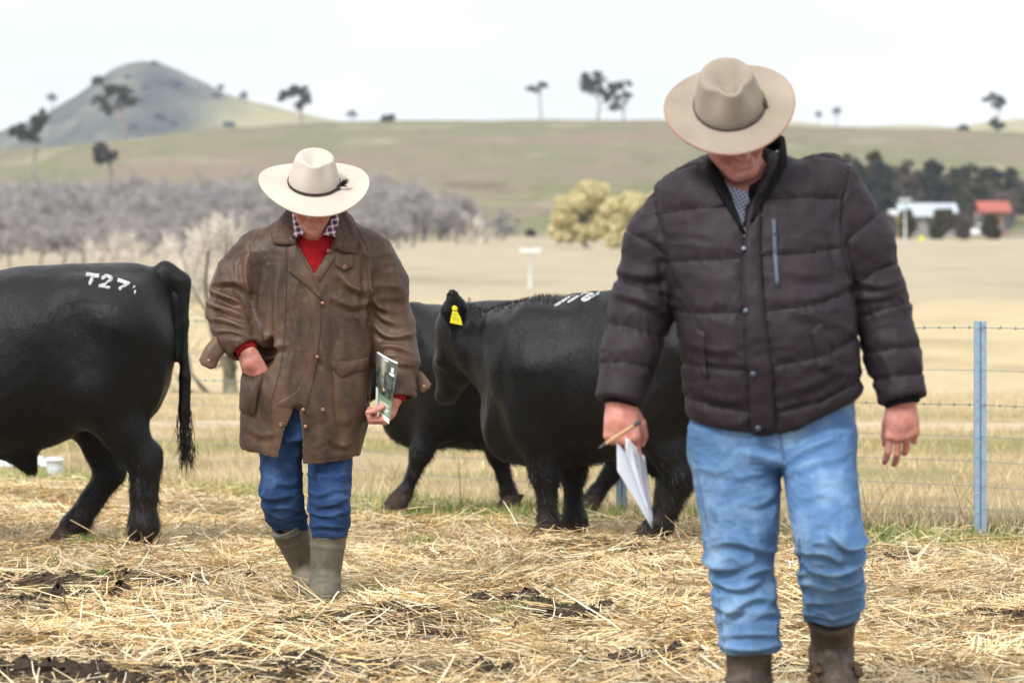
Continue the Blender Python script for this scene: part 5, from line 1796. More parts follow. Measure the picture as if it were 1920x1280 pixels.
folds = [  # sleeve on the pocket arm: bunched elbow
    ([(392, 548), (425, 560), (458, 575)], .016, .016), ([(394, 572), (430, 588), (466, 600)], .015, .014), ([(400, 602), (428, 604), (470, 622)], .013, .014), ([(398, 540), (440, 530), (470, 548)], .010, .018),
    ([(410, 625), (440, 622), (474, 636)], .009, .012), ([(430, 478), (422, 510), (408, 540)], .008, .022), ([(470, 480), (462, 520), (472, 560)], .014, .018), ([(448, 500), (452, 540), (470, 570)], .008, .016),
    # catalogue arm
    ([(690, 540), (706, 575), (735, 590)], .014, .018), ([(696, 570), (715, 600), (745, 612)], .012, .016), ([(700, 612), (730, 640), (770, 632)], .011, .014), ([(712, 655), (740, 652), (775, 668)], .009, .013), ([(715, 690), (745, 684), (780, 690)], .006, .012),
    ([(728, 470), (745, 530), (758, 580)], .007, .02), ([(692, 500), (694, 540), (690, 580)], .013, .015),
    # chest and body drape
    ([(530, 500), (520, 560), (524, 640)], .007, .020), ([(500, 520), (490, 580), (495, 650)], .007, .02), ([(640, 520), (660, 545), (690, 552)], .012, .018), ([(625, 560), (660, 580), (692, 570)], .007, .018),
    ([(560, 600), (555, 660), (540, 730)], .005, .02), ([(640, 600), (650, 650), (640, 690)], .006, .025), ([(480, 640), (510, 655), (540, 650)], .009, .018), ([(600, 620), (612, 680), (618, 720)], .005, .018),
    ([(476, 690), (500, 720), (505, 780)], .006, .02), ([(590, 735), (605, 790), (600, 850)], .006, .022), ([(640, 740), (655, 790), (650, 850)], .006, .022), ([(470, 800), (490, 820), (520, 815)], .005, .018), ([(620, 820), (640, 840), (665, 830)], .005, .016),
    ([(475, 440), (465, 470), (452, 500)], .005, .018), ([(670, 450), (690, 480), (700, 520)], .006, .018)]
D = fold_disp(V, N, [(L1(p), a * 1.3, w * .85) for p, a, w in folds], False)
warp = V + (np.stack([vnoise(V, 7, 1), vnoise(V, 7, 2), vnoise(V, 7, 3)], 1) - .5) * .10
D = D + (ridged(warp * np.array([1, 1, .5]), 7, 8, 3.0) - .25) * .0075 + (ridged(warp, 24, 18, 3) - .25) * .0016
slv = sstep(.20, .27, np.abs(V[:, 0] - .0))
D = D + slv * (ridged(warp * np.array([.6, .6, 1.3]), 11, 28, 3.0) - .25) * .0065
V = V + N * D[:, None]
coat = link('coat', raw_mesh('coat', V, Fc), oilskin, man1)
bv1 = bvh_of(V, Fc)
sm = MB()
for line in [[(500, 412), (472, 470), (476, 520), (482, 560)], [(660, 412), (690, 470), (700, 530), (692, 575)], [(541, 470), (541, 560), (538, 640), (530, 700), (512, 760)], [(446, 690), (448, 770)],
             [(566, 780), (574, 872)], [(455, 838), (525, 856)], [(574, 864), (668, 857)], [(598, 575), (590, 640), (580, 720), (568, 765)], [(404, 590), (410, 560), (420, 545)], [(447, 648), (480, 628)]]:
    seam(bv1, L1(line), .0013, .0003, mb=sm)
link('stitching', sm.mesh('stitching'), stitch, coat)
# storm flap edge, turned-back lapel, facing, pockets with flaps, chest tab
def coat_piece(name, top, bottom, mat=oilskin, nu=26, nv=12, off=.0075, **kw):
    return link(name, patch(bv1, L1(top), L1(bottom), nu, nv, off, **kw).mesh(name), mat, coat)
coat_piece('front_placket', [(594, 524), (608, 566), (607, 620), (599, 690), (588, 745), (578, 779)], [(560, 520), (584, 570), (586, 620), (580, 690), (562, 735), (512, 764)], off=.006)
coat_piece('lapel', [(546, 466), (543, 514), (575, 540), (608, 568)], [(556, 462), (572, 488), (590, 520), (606, 562)], off=.016, bulge=.006)
coat_piece('facing', [(594, 524), (612, 497), (632, 470)], [(602, 540), (624, 505), (640, 482)], off=.006, nu=16, nv=6)
coat_piece('hip_pocket', [(454, 686), (474, 686), (502, 690)], [(452, 778), (466, 783), (482, 786)], off=.016, bulge=.016)
coat_piece('hip_pocket', [(626, 690), (655, 694), (692, 688)], [(632, 804), (660, 804), (686, 790)], off=.012, bulge=.010)
coat_piece('pocket_flap', [(620, 680), (655, 680), (693, 674)], [(624, 692), (643, 714), (665, 704), (693, 696)], off=.020, bulge=.008)
coat_piece('pocket_flap', [(484, 664), (500, 668), (522, 674)], [(480, 680), (498, 686), (516, 678)], off=.022, bulge=.010, nu=14, nv=7)
coat_piece('chest_tab', [(630, 476), (648, 482), (666, 480)], [(630, 505), (648, 517), (666, 506)], off=.012, nu=14, nv=10)
for px, py, rg in [(608, 573, 0), (599, 672, 0), (573, 770, 0), (643, 708, 0), (577, 801, 0), (500, 699, 1), (608, 770, 1), (532, 797, 1), (649, 505, 1), (620, 477, 1)]:
    link('stud', stud(bv1, *M1(px, py), r=.0072, off=.0105 if py < 600 or py > 760 else .016, ring=bool(rg)).mesh('stud'), copper, coat)
# corduroy collar: standing round the neck and falling on the chest
ang = np.radians([-36, -50, -64, -80, -105, -140, -180, -220, -255, -280, -297, -310, -324])
topp = [(552, 410), (549, 403), (546, 399), (543, 396), (545, 390), (560, 386), (590, 384), (620, 384), (634, 387), (640, 392), (638, 398), (636, 404), (634, 412)]
botp = [(559, 464), (537, 465), (516, 462), (510, 440), (520, 418), (550, 400), (590, 394), (632, 398), (660, 412), (673, 440), (673, 481), (652, 479), (631, 471)]
G = []
for k in range(60):
    f = k / 59 * 12
    i0 = min(int(f), 11)
    w = f - i0
    lerp = lambda L_: np.array(L_[i0], float) * (1 - w) + np.array(L_[i0 + 1], float) * w
    a_ = ang[i0] * (1 - w) + ang[i0 + 1] * w
    T_, B_ = M1(*lerp(topp)), M1(*lerp(botp))
    yT = -.012 - .078 * math.cos(a_)
    row = []
    frontness = sstep(-.25, .35, np.array([math.cos(a_)]))[0]
    h, nn = front_hit(bv1, B_[0], B_[1])
    yb = (h[1] - .012) if h is not None else -.10
    yB = yb * frontness + (-.005 - .125 * math.cos(a_)) * (1 - frontness)
    for j in range(9):
        v = j / 8
        x = T_[0] * (1 - v) + B_[0] * v
        z = T_[1] * (1 - v) + B_[1] * v
        y = yT * (1 - v) + yB * v - .018 * math.sin(math.pi * v) * frontness
        hh, _n = front_hit(bv1, x, z)
        if hh is not None and frontness > .5:
            y = min(y, hh[1] - .009)
        row.append((x, y, z))
    G.append(row)
G = np.array(G)
cm = MB().grid(G)
cob = link('collar', cm.mesh('collar'), corduroy, coat)
sd = cob.modifiers.new('thickness', 'SOLIDIFY')
sd.thickness = .006
sd.offset = 0
# cuff straps hanging loose
def strap(pts, wid, name='cuff_strap', nrm_=(0, -1, 0)):
    P = dens([m1(*p) for p in pts], 12)
    T = nrm(np.gradient(P, axis=0))
    Sx = nrm(np.cross(T, np.array(nrm_, float)))
    w = np.full(12, wid)
    w[-1] = wid * .5
    w[:3] *= .75
    o = link(name, MB().grid(np.stack([P - Sx * w[:, None], P - Sx * w[:, None] * .3 + np.array([0, -.003, 0]), P + Sx * w[:, None] * .3 + np.array([0, -.003, 0]), P + Sx * w[:, None]], 1)).mesh(name), oilskin, coat)
    md = o.modifiers.new('thickness', 'SOLIDIFY')
    md.thickness = .005
    e = P[-3]
    a_ = np.linspace(0, 2 * np.pi, 12, endpoint=False)
    link('stud', MB().grid(np.array([[e + np.array([r * math.cos(x), -.006 - o_, r * math.sin(x)]) for x in a_] for r, o_ in ((.0075, 0), (.0075, .003), (.004, .0045), (.0003, .005))]), close_v=True).mesh('stud'), copper, coat)
strap([(432, 640, -.10), (416, 650, -.12), (404, 664, -.13), (391, 692, -.13)], .036)
strap([(772, 702, .0), (782, 712, .0), (790, 722, .0), (800, 736, .0)], .028)

# --- red jumper, checked shirt
red = Mat('red_knit', 0.9, 0.15)
red.color(red.ramp(red.noise(120, 3, 0.6), [(0.3, (0.26, 0.006, 0.010)), (0.6, (0.42, 0.012, 0.018)), (0.8, (0.50, 0.04, 0.04))]))
red.bump(red.noise(260, 3, 0.7, red.coord((1, 1, 0.6))), 0.5, 0.003)
F = Field((-.22, -.20, .95), (.24, .16, 1.48), .007)
F.loft([(M1(0, 446)[1], M1(591, 0)[0], -.035, .075, .062, 2.2), (M1(0, 452)[1], M1(591, 0)[0], -.03, .088, .078, 2.2), (M1(0, 480)[1], M1(588, 0)[0], -.01, .15, .105, 2.3), (M1(0, 540)[1], M1(586, 0)[0], -.01, .19, .118, 2.3), (M1(0, 600)[1], M1(586, 0)[0], -.01, .19, .118, 2.3)], .02)
Vs, Fs = F.surf(2)
jumper = link('jumper', raw_mesh('jumper', Vs, Fs), red.m, man1)
rib = MB()
rib.tube(np.array([m1(591, 449) + np.array([.083 * math.sin(a), -.032 - .070 * math.cos(a), -.006 * math.cos(a)]) for a in np.linspace(0, 2 * np.pi, 40)]), .010, 8)
link('neckband', rib.mesh('neckband'), red.m, jumper)
for W_, dr in ((wr1l, nrm(armL[4] - armL[3])), (wr1r, nrm(armR[4] - armR[3]))):
    c0 = MB().tube([W_ - dr * .06, W_ - dr * .02, W_ + dr * .004, W_ + dr * .010], [.046, .044, .043, .038], 20)
    link('jumper_cuff', c0.mesh('jumper_cuff'), red.m, jumper)
pl = Mat('checked_shirt', 0.85, 0.2)
def stripes(mat, axis, scale, rot=(0, 0, 0)):
    w = mat.n('ShaderNodeTexWave', wave_type='BANDS', bands_direction=axis)
    w.inputs['Scale'].default_value = scale
    mat.l(mat.coord((1, 1, 1), rot), w.inputs['Vector'])
    return w.outputs['Fac']
sa = stripes(pl, 'X', 13, (0, .2, 0))
sb = stripes(pl, 'Z', 13, (0, .2, 0))
ca = pl.ramp(sa, [(0.25, (0.030, 0.035, 0.09)), (0.40, (0.28, 0.025, 0.045)), (0.72, (0.30, 0.03, 0.05)), (0.80, (0.66, 0.64, 0.68))])
cb = pl.ramp(sb, [(0.25, (0.035, 0.04, 0.10)), (0.42, (0.33, 0.04, 0.06)), (0.74, (0.36, 0.05, 0.07)), (0.82, (0.72, 0.70, 0.74))])
pl.color(pl.mix(0.5, ca, cb))
pl.bump(pl.noise(300, 2), 0.15, 0.001)
def leaf(name, quad, ys, mat, parent, bulge=.008, thick=.003):
    """free collar leaf: four corners (top a, top b, bottom b, bottom a) in photo px with a depth each"""
    a, b, c, d = [m1(q[0], q[1], y) for q, y in zip(quad, ys)]
    G = []
    for i in range(14):
        u = i / 13
        row = []
        for j in range(12):
            v = j / 11
            p = (a * (1 - u) + b * u) * (1 - v) + (d * (1 - u) + c * u) * v
            p = p + np.array([0, -bulge * math.sin(math.pi * u) * math.sin(math.pi * v), 0])
            row.append(p)
        G.append(row)
    o = link(name, MB().grid(np.array(G)).mesh(name), mat, parent)
    md = o.modifiers.new('thickness', 'SOLIDIFY')
    md.thickness = thick
    return o
F = Field((-.14, -.16, 1.36), (.15, .12, 1.56), .006)
F.cone(m1(591, 462, -.02), m1(591, 432, -.035), .084, .074, .01)
F.cone(m1(591, 440, -.04), m1(591, 400, -.05), .064, .066, 0, sub=True)
Vs, Fs = F.surf(2)
shirt1 = link('shirt', raw_mesh('shirt', Vs, Fs), pl.m, man1)
leaf('shirt_collar', [(549, 402), (557, 412), (577, 445), (545, 456)], [-.06, -.10, -.150, -.135], pl.m, shirt1)
leaf('shirt_collar', [(627, 412), (637, 396), (646, 453), (609, 447)], [-.10, -.05, -.125, -.150], pl.m, shirt1)

# --- jeans
dj1 = denim('dark_denim', (0.018, 0.046, 0.135), (0.062, 0.125, 0.27))
F = Field((-.26, -.28, .18), (.22, .36, .82), .0062)
def leg_rows(conv, tab):
    out = []
    for py, l, r, cy, b in tab:
        (xl, z), (xr, _) = conv(l, py), conv(r, py)
        out.append((z, (xl + xr) / 2, cy, (xr - xl) / 2, b, 2.2))
    return out
F.loft(leg_rows(M1, [(740, 498, 668, .0, .125), (800, 490, 664, 0, .125), (830, 489, 662, 0, .12)]), .03)
F.loft(leg_rows(M1, [(800, 490, 578, 0, .10), (860, 487, 567, 0, .098), (900, 488, 566, .01, .092), (932, 485, 568, .02, .09), (960, 490, 570, .06, .085), (985, 497, 573, .10, .078), (1002, 508, 574, .13, .066)]), .02)
F.loft(leg_rows(M1, [(800, 570, 663, 0, .10), (860, 577, 660, -.01, .098), (900, 578, 659, -.03, .094), (940, 578, 658, -.035, .09), (980, 581, 657, -.015, .085), (1012, 584, 652, 0, .08)]), .02)
V, Fc = F.surf(2)
N = vnormals(V, Fc)
fj = [([(484, 930), (515, 938), (548, 930)], .012, .012), ([(510, 955), (540, 952), (570, 962)], .009, .011), ([(496, 962), (520, 972), (552, 984)], .009, .011), ([(520, 905), (545, 912), (564, 902)], .005, .014), ([(540, 975), (560, 978), (576, 972)], .008, .010),
      ([(600, 950), (630, 946), (658, 932)], .010, .012), ([(578, 958), (600, 968), (640, 970)], .010, .011), ([(582, 990), (610, 986), (655, 992)], .008, .010), ([(620, 968), (640, 962), (657, 965)], .007, .010), ([(578, 922), (600, 930), (625, 922)], .006, .012),
      ([(512, 870), (520, 900), (515, 925)], .006, .016), ([(606, 875), (600, 900), (612, 930)], .005, .016)]
D = fold_disp(V, N, [(L1(p), a, w) for p, a, w in fj], False)
warp = V + (np.stack([vnoise(V, 8, 5), vnoise(V, 8, 6), vnoise(V, 8, 7)], 1) - .5) * .08
D = D + (ridged(warp * np.array([.7, .7, 1.3]), 13, 4, 3) - .25) * .006 + (ridged(warp * np.array([.8, .8, 1.5]), 30, 9, 3) - .25) * .0014
V = V + N * D[:, None]
jeans1 = link('jeans', raw_mesh('jeans', V, Fc), dj1, man1)
bvj = bvh_of(V, Fc)
smj = MB()
seam(bvj, L1([(566, 880), (567, 930), (570, 985)]), .0016, .0006, mb=smj)
seam(bvj, L1([(580, 880), (580, 940), (584, 1000)]), .0016, .0006, mb=smj)
link('inseam', smj.mesh('inseam'), plain('denim_thread', (.05, .09, .20), .8, .2, .2, 90), jeans1)

# --- rubber boots
rb = Mat('olive_rubber', 0.42, 0.4)
rc = rb.ramp(rb.noise(11, 5, 0.6), [(0.3, (0.085, 0.080, 0.058)), (0.55, (0.13, 0.122, 0.092)), (0.75, (0.21, 0.175, 0.125))])
rb.color(rb.mix(rb.ramp(rb.noise(38, 5, 0.7), [(0.54, (0, 0, 0)), (0.66, (0.75, 0.75, 0.75))]), rc, (0.20, 0.145, 0.098)))
rb.rough(rb.ramp(rb.noise(20, 4), [(0.35, (0.46, 0.46, 0.46)), (0.6, (0.80, 0.80, 0.80))]))
rb.bump(rb.noise(60, 4), 0.2, 0.003)
mud = plain('dried_mud', (0.075, 0.050, 0.034), 0.95, 0.1, 0.5, 45, 0.8)
def gumboot(top, ankle, toe, heel, rt, ra, topdir, label=None):
    top, ankle, toe, heel = [np.array(p, float) for p in (top, ankle, toe, heel)]
    lo = np.minimum.reduce([top, ankle, toe, heel]) - .13
    hi = np.maximum.reduce([top, ankle, toe, heel]) + .13
    F = Field(lo, hi, .0055)
    F.cone(top + nrm(top - ankle) * .06, ankle, rt, ra, .02)
    F.cone(ankle, heel + np.array([0, 0, .035]), ra * .95, .046, .03)
    F.cone(ankle + (toe - ankle) * .25, toe + np.array([0, 0, .02]), ra * .95, .048, .035)
    F.cone(heel + np.array([0, 0, .035]), toe + np.array([0, 0, .015]), .046, .047, .03)
    cut_plane(F, top, topdir, .2)
    F.cone(top + nrm(top - ankle) * .035, top + nrm(top - ankle) * .2, rt - .012, rt - .006, 0, sub=True)
    V, Fc = F.surf(2)
    N = vnormals(V, Fc)
    ax = nrm(top - ankle)
    t = (V - ankle) @ ax
    L_ = np.linalg.norm(top - ankle)
    rim = np.exp(-((t - L_ + .008) / .008) ** 2) * .004 + np.exp(-((t - L_ * .78) / .004) ** 2) * .0028 + np.exp(-((t - L_ * .74) / .004) ** 2) * .0022
    crs = (ridged(V * np.array([.6, .6, 1.6]), 15, 3, 2) - .35) * .004 * sstep(L_ * .6, 0, t)
    rib_ = np.exp(-((V[:, 0] - (top[0] * .5 + ankle[0] * .5)) / .0035) ** 2) * .0025 * (N[:, 1] < -.3) * sstep(L_ * .74, L_ * .7, t)
    V = V + N * (rim + crs + rib_)[:, None]
    b = link('boot', raw_mesh('boot', V, Fc), rb.m, man1)
    so = Field(lo - .02, hi + .02, .006)
    so.cone(heel + np.array([0, 0, .004]), toe + np.array([0, 0, .004]), .047, .053, .01, squash=((0, 0, 1), 2.6))
    V2, F2 = so.surf(1)
    link('sole', raw_mesh('sole', V2, F2), mud, b)
    return b
gumboot(m1(616, 1004, 0), m1(609, 1098, .02), m1(606, 1124, -.15), m1(610, 1124, .06), .079, .056, (0, -.1, 1))
gumboot(m1(536, 990, .12), m1(571, 1088, .28), m1(576, 1116, .17), m1(570, 1076, .36), .082, .054, nrm(np.array([-.50, -.40, .85])))
mudl = MB()
for k in range(26):
    c_ = m1(556 + RNG.normal(0, 3), 1048 + k * 2.9, .27 + RNG.normal(0, .01))
    r_ = RNG.uniform(.006, .014)
    a_ = np.linspace(0, 2 * np.pi, 7, endpoint=False)
    mudl.grid(np.array([[c_ + np.array([rr * math.cos(x) * RNG.uniform(.7, 1.3), rr * math.sin(x), zz]) for x in a_] for rr, zz in ((.1 * r_, -r_), (r_, -.3 * r_), (r_ * .9, .5 * r_), (.1 * r_, r_))]), close_v=True)
tag(link('caked_mud', mudl.mesh('caked_mud', False), mud, man1, label='strip of mud caked up the back of the trailing boot'), kind='stuff')

# --- cream hat with plaited band and feather tuft
fel = Mat('cream_felt', 0.9, 0.15, sheen=0.2)
fel.color(fel.ramp(fel.noise(6, 4, 0.5), [(0.3, (0.47, 0.41, 0.35)), (0.7, (0.56, 0.50, 0.435))]))
fel.bump(fel.noise(300, 3, 0.6), 0.12, 0.001)
plait = plain('dark_plait', (0.035, 0.026, 0.022), 0.6, 0.4, 0.5, 220, 0.6)
hat1, hp1 = hat_parts(man1, hc1 + Rh1 @ np.array([0, .0, .066]), Rh1 @ axes_rot(math.radians(3), 'X'), .216, .212, .101, .108, .120, fel.m, plait, droop=.026, curl=.016, top=.72, dent=.042, band=(.004, .014), flare=.006)
tf = MB()
c_ = hp1(math.radians(-22), .02, .006)
for k in range(90):
    e = c_ + (Rh1 @ np.array([.030 + RNG.normal(0, .006), -.004 + RNG.normal(0, .006), .022 + RNG.normal(0, .009)]))
    tf.tube([c_, (c_ + e) / 2 + RNG.normal(0, .0015, 3), e], [.0012, .0010, .0003], 3, cap=False)
link('feather_tuft', tf.mesh('feather_tuft'), plain('black_feather', (.012, .012, .014), .6, .3, .3, 90), hat1)
link('plait_knot', MB().tube([hp1(math.radians(-26), .006, .003), hp1(math.radians(-23), .014, .006), hp1(math.radians(-21), .024, .005)], [.006, .0075, .005], 10).mesh('plait_knot'), plait, hat1)
# dark glasses under the brim
gl = MB()
for q in (-1, 1):
    cg = hc1 + Rh1 @ np.array([q * .033, -.116, .018])
    a_ = np.linspace(0, 2 * np.pi, 16, endpoint=False)
    gl.grid(np.array([[cg + Rh1 @ np.array([.026 * r * math.cos(x), o, .018 * r * math.sin(x)]) for x in a_] for r, o in ((1, .004), (1, 0), (.6, -.003), (.02, -.004))]), close_v=True)
gl.tube([hc1 + Rh1 @ np.array([-.012, -.121, .022]), hc1 + Rh1 @ np.array([.012, -.121, .022])], .003, 6)
for q in (-1, 1):
    gl.tube([hc1 + Rh1 @ np.array([q * .058, -.112, .024]), hc1 + Rh1 @ np.array([q * .080, -.05, .022]), hc1 + Rh1 @ np.array([q * .083, .015, .018])], .0025, 6)
link('glasses', gl.mesh('glasses'), plain('dark_lens', (.012, .012, .014), .15, .6, .1, 10), man1)

# --- the catalogue in his hand
cat_root = thing('catalogue', 'stapled sale catalogue with a dark photographic cover held by the man in brown', 'catalogue', (at(585, d1), d1, 0.012))
A_, B_, C_, D_ = m1(708, 666, -.10), m1(749, 687, -.165), m1(731, 798, -.125), m1(705, 774, -.07)
nu, nv = 60, 90
G = np.zeros((nu, nv, 3))
for i in range(nu):
    u = i / (nu - 1)
    for j in range(nv):
        v = j / (nv - 1)
        G[i, j] = (A_ * (1 - u) + B_ * u) * (1 - v) + (D_ * (1 - u) + C_ * u) * v + np.array([-.004, -.012, 0]) * math.sin(math.pi * u) * (1 - .3 * v)
nn = nrm(np.cross(B_ - A_, D_ - A_))
if nn[1] > 0:
    nn = -nn
pages = MB()
off = [-.0105, -.0085, -.006, -.004, -.002]
ring = lambda k, o: np.concatenate([G[:, 0], G[-1, 1:], G[-2::-1, -1], G[0, -2:0:-1]]) - nn * k
for k in range(7):
    jx = np.array([RNG.normal(0, .0012), 0, RNG.normal(0, .0015)])
    gg_ = G[::6, ::6] - nn * (.0016 + .0016 * k) + jx
    pages.grid(gg_)
link('pages', pages.mesh('pages'), plain('white_paper', (.78, .79, .83), .7, .25, .05, 30), cat_root)
cov = MB().grid(G).mesh('cover')
U_, V_ = np.meshgrid(np.linspace(0, 1, nu), np.linspace(0, 1, nv), indexing='ij')
u, v = U_.ravel(), V_.ravel()
pn = fbm(np.stack([u * 5, v * 7, u * 0], 1), 1.0, 4, 3)
col = np.array([.045, .055, .045])[None] * (0.5 + 1.3 * pn)[:, None]
beam = np.exp(-((u - .38 - .1 * v) / .12) ** 2) * sstep(.62, .1, v)
col = col + beam[:, None] * np.array([.22, .21, .17])
tree = (fbm(np.stack([u * 16, v * 12, u * 0], 1), 1.0, 3, 7) > .52) & (v > .22) & (v < .68)
col[tree] *= .25
gr = sstep(.60, .66, v) * sstep(.98, .9, v) * (u > .16)
col = col * (1 - gr)[:, None] + gr[:, None] * np.array([.10, .16, .11])
wl = (v > .92) | ((u < .16) & (v > .58))
col[wl] = np.array([.70, .72, .76])
for r in range(5):
    ln = (np.abs(v - (.735 + r * .034)) < .008) & (u > .24) & (u < .9 - .08 * (r % 2)) & (np.sin(u * 190 + r) > -.55)
    col[ln] = np.array([.55, .58, .56])
for (u0, u1, v0, v1) in ((.76, .86, .10, .17), (.70, .90, .185, .235), (.42, .60, .02, .035)):
    bl = (u > u0) & (u < u1) & (v > v0) & (v < v1)
    col[bl] = np.array([.62, .63, .66])
star = (np.abs(u - .50) + np.abs(v - .52) * 1.4) < .055
col[star] = np.array([.42, .30, .08])
set_col(cov, np.clip(col * 1.6 + .012, 0, .8))
link('cover', cov, tinted('printed_cover', .28, .5), cat_root)
# ================================================================== MAN IN THE PUFFER JACKET
d2 = 10.9
s2 = FPX / d2
PY0 = 545 + CAMH * s2            # row of the ground under him
def M2(px, py):
    return ((px - 1440) / s2, (PY0 - py) / s2)
def m2(px, py, y=0.0):
    a, b = M2(px, py)
    return np.array([a, y, b])
def L2(pts):
    return [M2(*p) for p in pts]
man2 = thing('person', 'man in a dark quilted puffer jacket, light blue jeans and fawn hat, carrying papers', 'person', (at(1440, d2), d2, 0))
pj = Mat('plum_black_nylon', 0.6, 0.25)
pj.color(pj.ramp(pj.noise(4, 4, 0.5), [(0.3, (0.0175, 0.0120, 0.0165)), (0.7, (0.0285, 0.0200, 0.0260))]))
pb = pj.crumple(15, 0.20, 0.012, None, (1, 1, 1.3))
pb = pj.bump(pj.noise(34, 5, 0.65, pj.coord((1.6, 1.6, .7))), 0.35, 0.006, pb)
pj.bump(pj.noise(500, 2, 0.6), 0.1, 0.0008, pb)
nylon = pj.m
black_knit = plain('black_knit', (0.008, 0.008, 0.010), 0.9, 0.15, 0.3, 120, 0.4)
snap_mat = plain('gunmetal_snap', (0.10, 0.12, 0.16), 0.35, 0.5, 0.2, 60, metal=0.6)
dark_thread = plain('jacket_seam', (0.008, 0.007, 0.009), 0.8, 0.2, 0.2, 60)

Rh2 = head_R(34, -13, 4)
hc2 = m2(1376, 341, -.13)
hc2[2] += .152
hc2[0] -= .012
wr2l, wr2r = m2(1163, 752, -.05), m2(1690, 752, -.02)
GZ2 = 0.0
J2 = dict(neck=m2(1395, 345, -.02), chest=m2(1410, 440, .01), pelvis=m2(1448, 740, .02), shl=m2(1262, 372, .02), shr=m2(1552, 350, .02), ell=m2(1205, 575, .05), elr=m2(1650, 570, .06), wrl=wr2l, wrr=wr2r,
          hipl=m2(1375, 800, 0), hipr=m2(1520, 800, 0), knl=m2(1385, 1030, .0), knr=m2(1545, 1000, -.10), anl=m2(1405, 1270, .02), anr=m2(1566, 1225, .12), toel=m2(1404, 1300, -.04), toer=m2(1566, 1248, .07))
hands2 = [((wr2l, (.02, -.14, -.98), (-.28, -.95, .08), (.95, -.28, .05), [(26, 22, 10), (56, 68, 36), (64, 76, 42), (68, 78, 44)], [(.42, .80, .55), (.0, .80, .70), (-.35, .75, .65)]), dict(s=1.14)),
          ((wr2r, (.02, -.02, -1.0), (.10, -.99, .04), (-.99, -.10, 0), [(16, 26, 16), (18, 30, 18), (28, 42, 24), (40, 52, 28)], [(.30, .92, .45), (.05, .95, .45), (-.05, .9, .5)]), dict(s=1.06, spread=.05))]
Vb, Fb = body_mesh(J2, hc2, Rh2, hands2, (-.56, -.42, -.02), (.52, .42, 1.90), vox=.0038, hs=1.04)
link('body', raw_mesh('body', Vb, Fb), skin, man2)

F = Field((-.58, -.38, .74), (.54, .38, 1.72), .0062)
rows = []
for py, l, r, b, cy in [(278, 1358, 1432, .070, .0), (292, 1330, 1462, .090, .005), (306, 1292, 1508, .112, .01), (326, 1252, 1556, .135, .01), (360, 1236, 1576, .150, .0), (430, 1240, 1582, .168, -.01), (500, 1250, 1588, .180, -.02), (560, 1262, 1596, .190, -.03),
                        (620, 1272, 1602, .196, -.035), (680, 1280, 1608, .196, -.03), (735, 1284, 1614, .188, -.02), (790, 1290, 1612, .172, -.01), (830, 1296, 1606, .168, 0)]:
    (xl, z), (xr, _) = M2(l, py), M2(r, py)
    rows.append((z, (xl + xr) / 2, cy, (xr - xl) / 2, b, 2.4))
F.loft(rows, .04)
arm2L = [m2(1278, 390, .01), m2(1236, 455, .02), m2(1205, 575, .03), m2(1182, 665, -.01), m2(1163, 748, -.05)]
F.chain(arm2L, [.092, .090, .086, .076, .066], .03)
arm2R = [m2(1545, 352, .01), m2(1612, 455, .03), m2(1650, 570, .04), m2(1673, 660, .01), m2(1690, 742, -.02)]
F.chain(arm2R, [.099, .092, .080, .073, .066], .03)
cut_plane(F, m2(1162, 754, -.05), nrm(arm2L[4] - arm2L[3]), .12)
cut_plane(F, m2(1690, 748, -.02), nrm(arm2R[4] - arm2R[3]), .12)
for ar in (arm2L, arm2R):
    F.cone(ar[3] + (ar[4] - ar[3]) * .75, ar[4] + (ar[4] - ar[3]) * .8, .050, .052, 0, sub=True)
hem2 = L2([(1270, 768), (1284, 778), (1310, 788), (1360, 800), (1412, 809), (1450, 808), (1490, 797), (1550, 768), (1600, 745), (1620, 735)])
hx2, hz2 = np.array([p[0] for p in hem2]), np.array([p[1] for p in hem2])
neck2 = poly_sd(L2([(1326, 270), (1332, 322), (1352, 370), (1390, 445), (1398, 392), (1432, 330), (1452, 270)]))
def jk_carve(v, X, Y, Z):
    hemd = np.interp(X.ravel(), hx2, hz2).reshape(X.shape) - Z
    k = .02
    hh = np.maximum(k - np.abs(v - hemd), 0) / k
    torso = np.maximum(v, hemd) + hh * hh * k * .25
    inx = (X > M2(1266, 0)[0]) & (X < M2(1628, 0)[0])
    v = np.where(inx, torso, v)
    return np.where(Y < .02, np.maximum(v, -neck2(X, Z)), v)
F.carve(jk_carve, (-.58, -.38, .74), (.54, .38, 1.72))
V, Fc = F.surf(2)
N = vnormals(V, Fc)
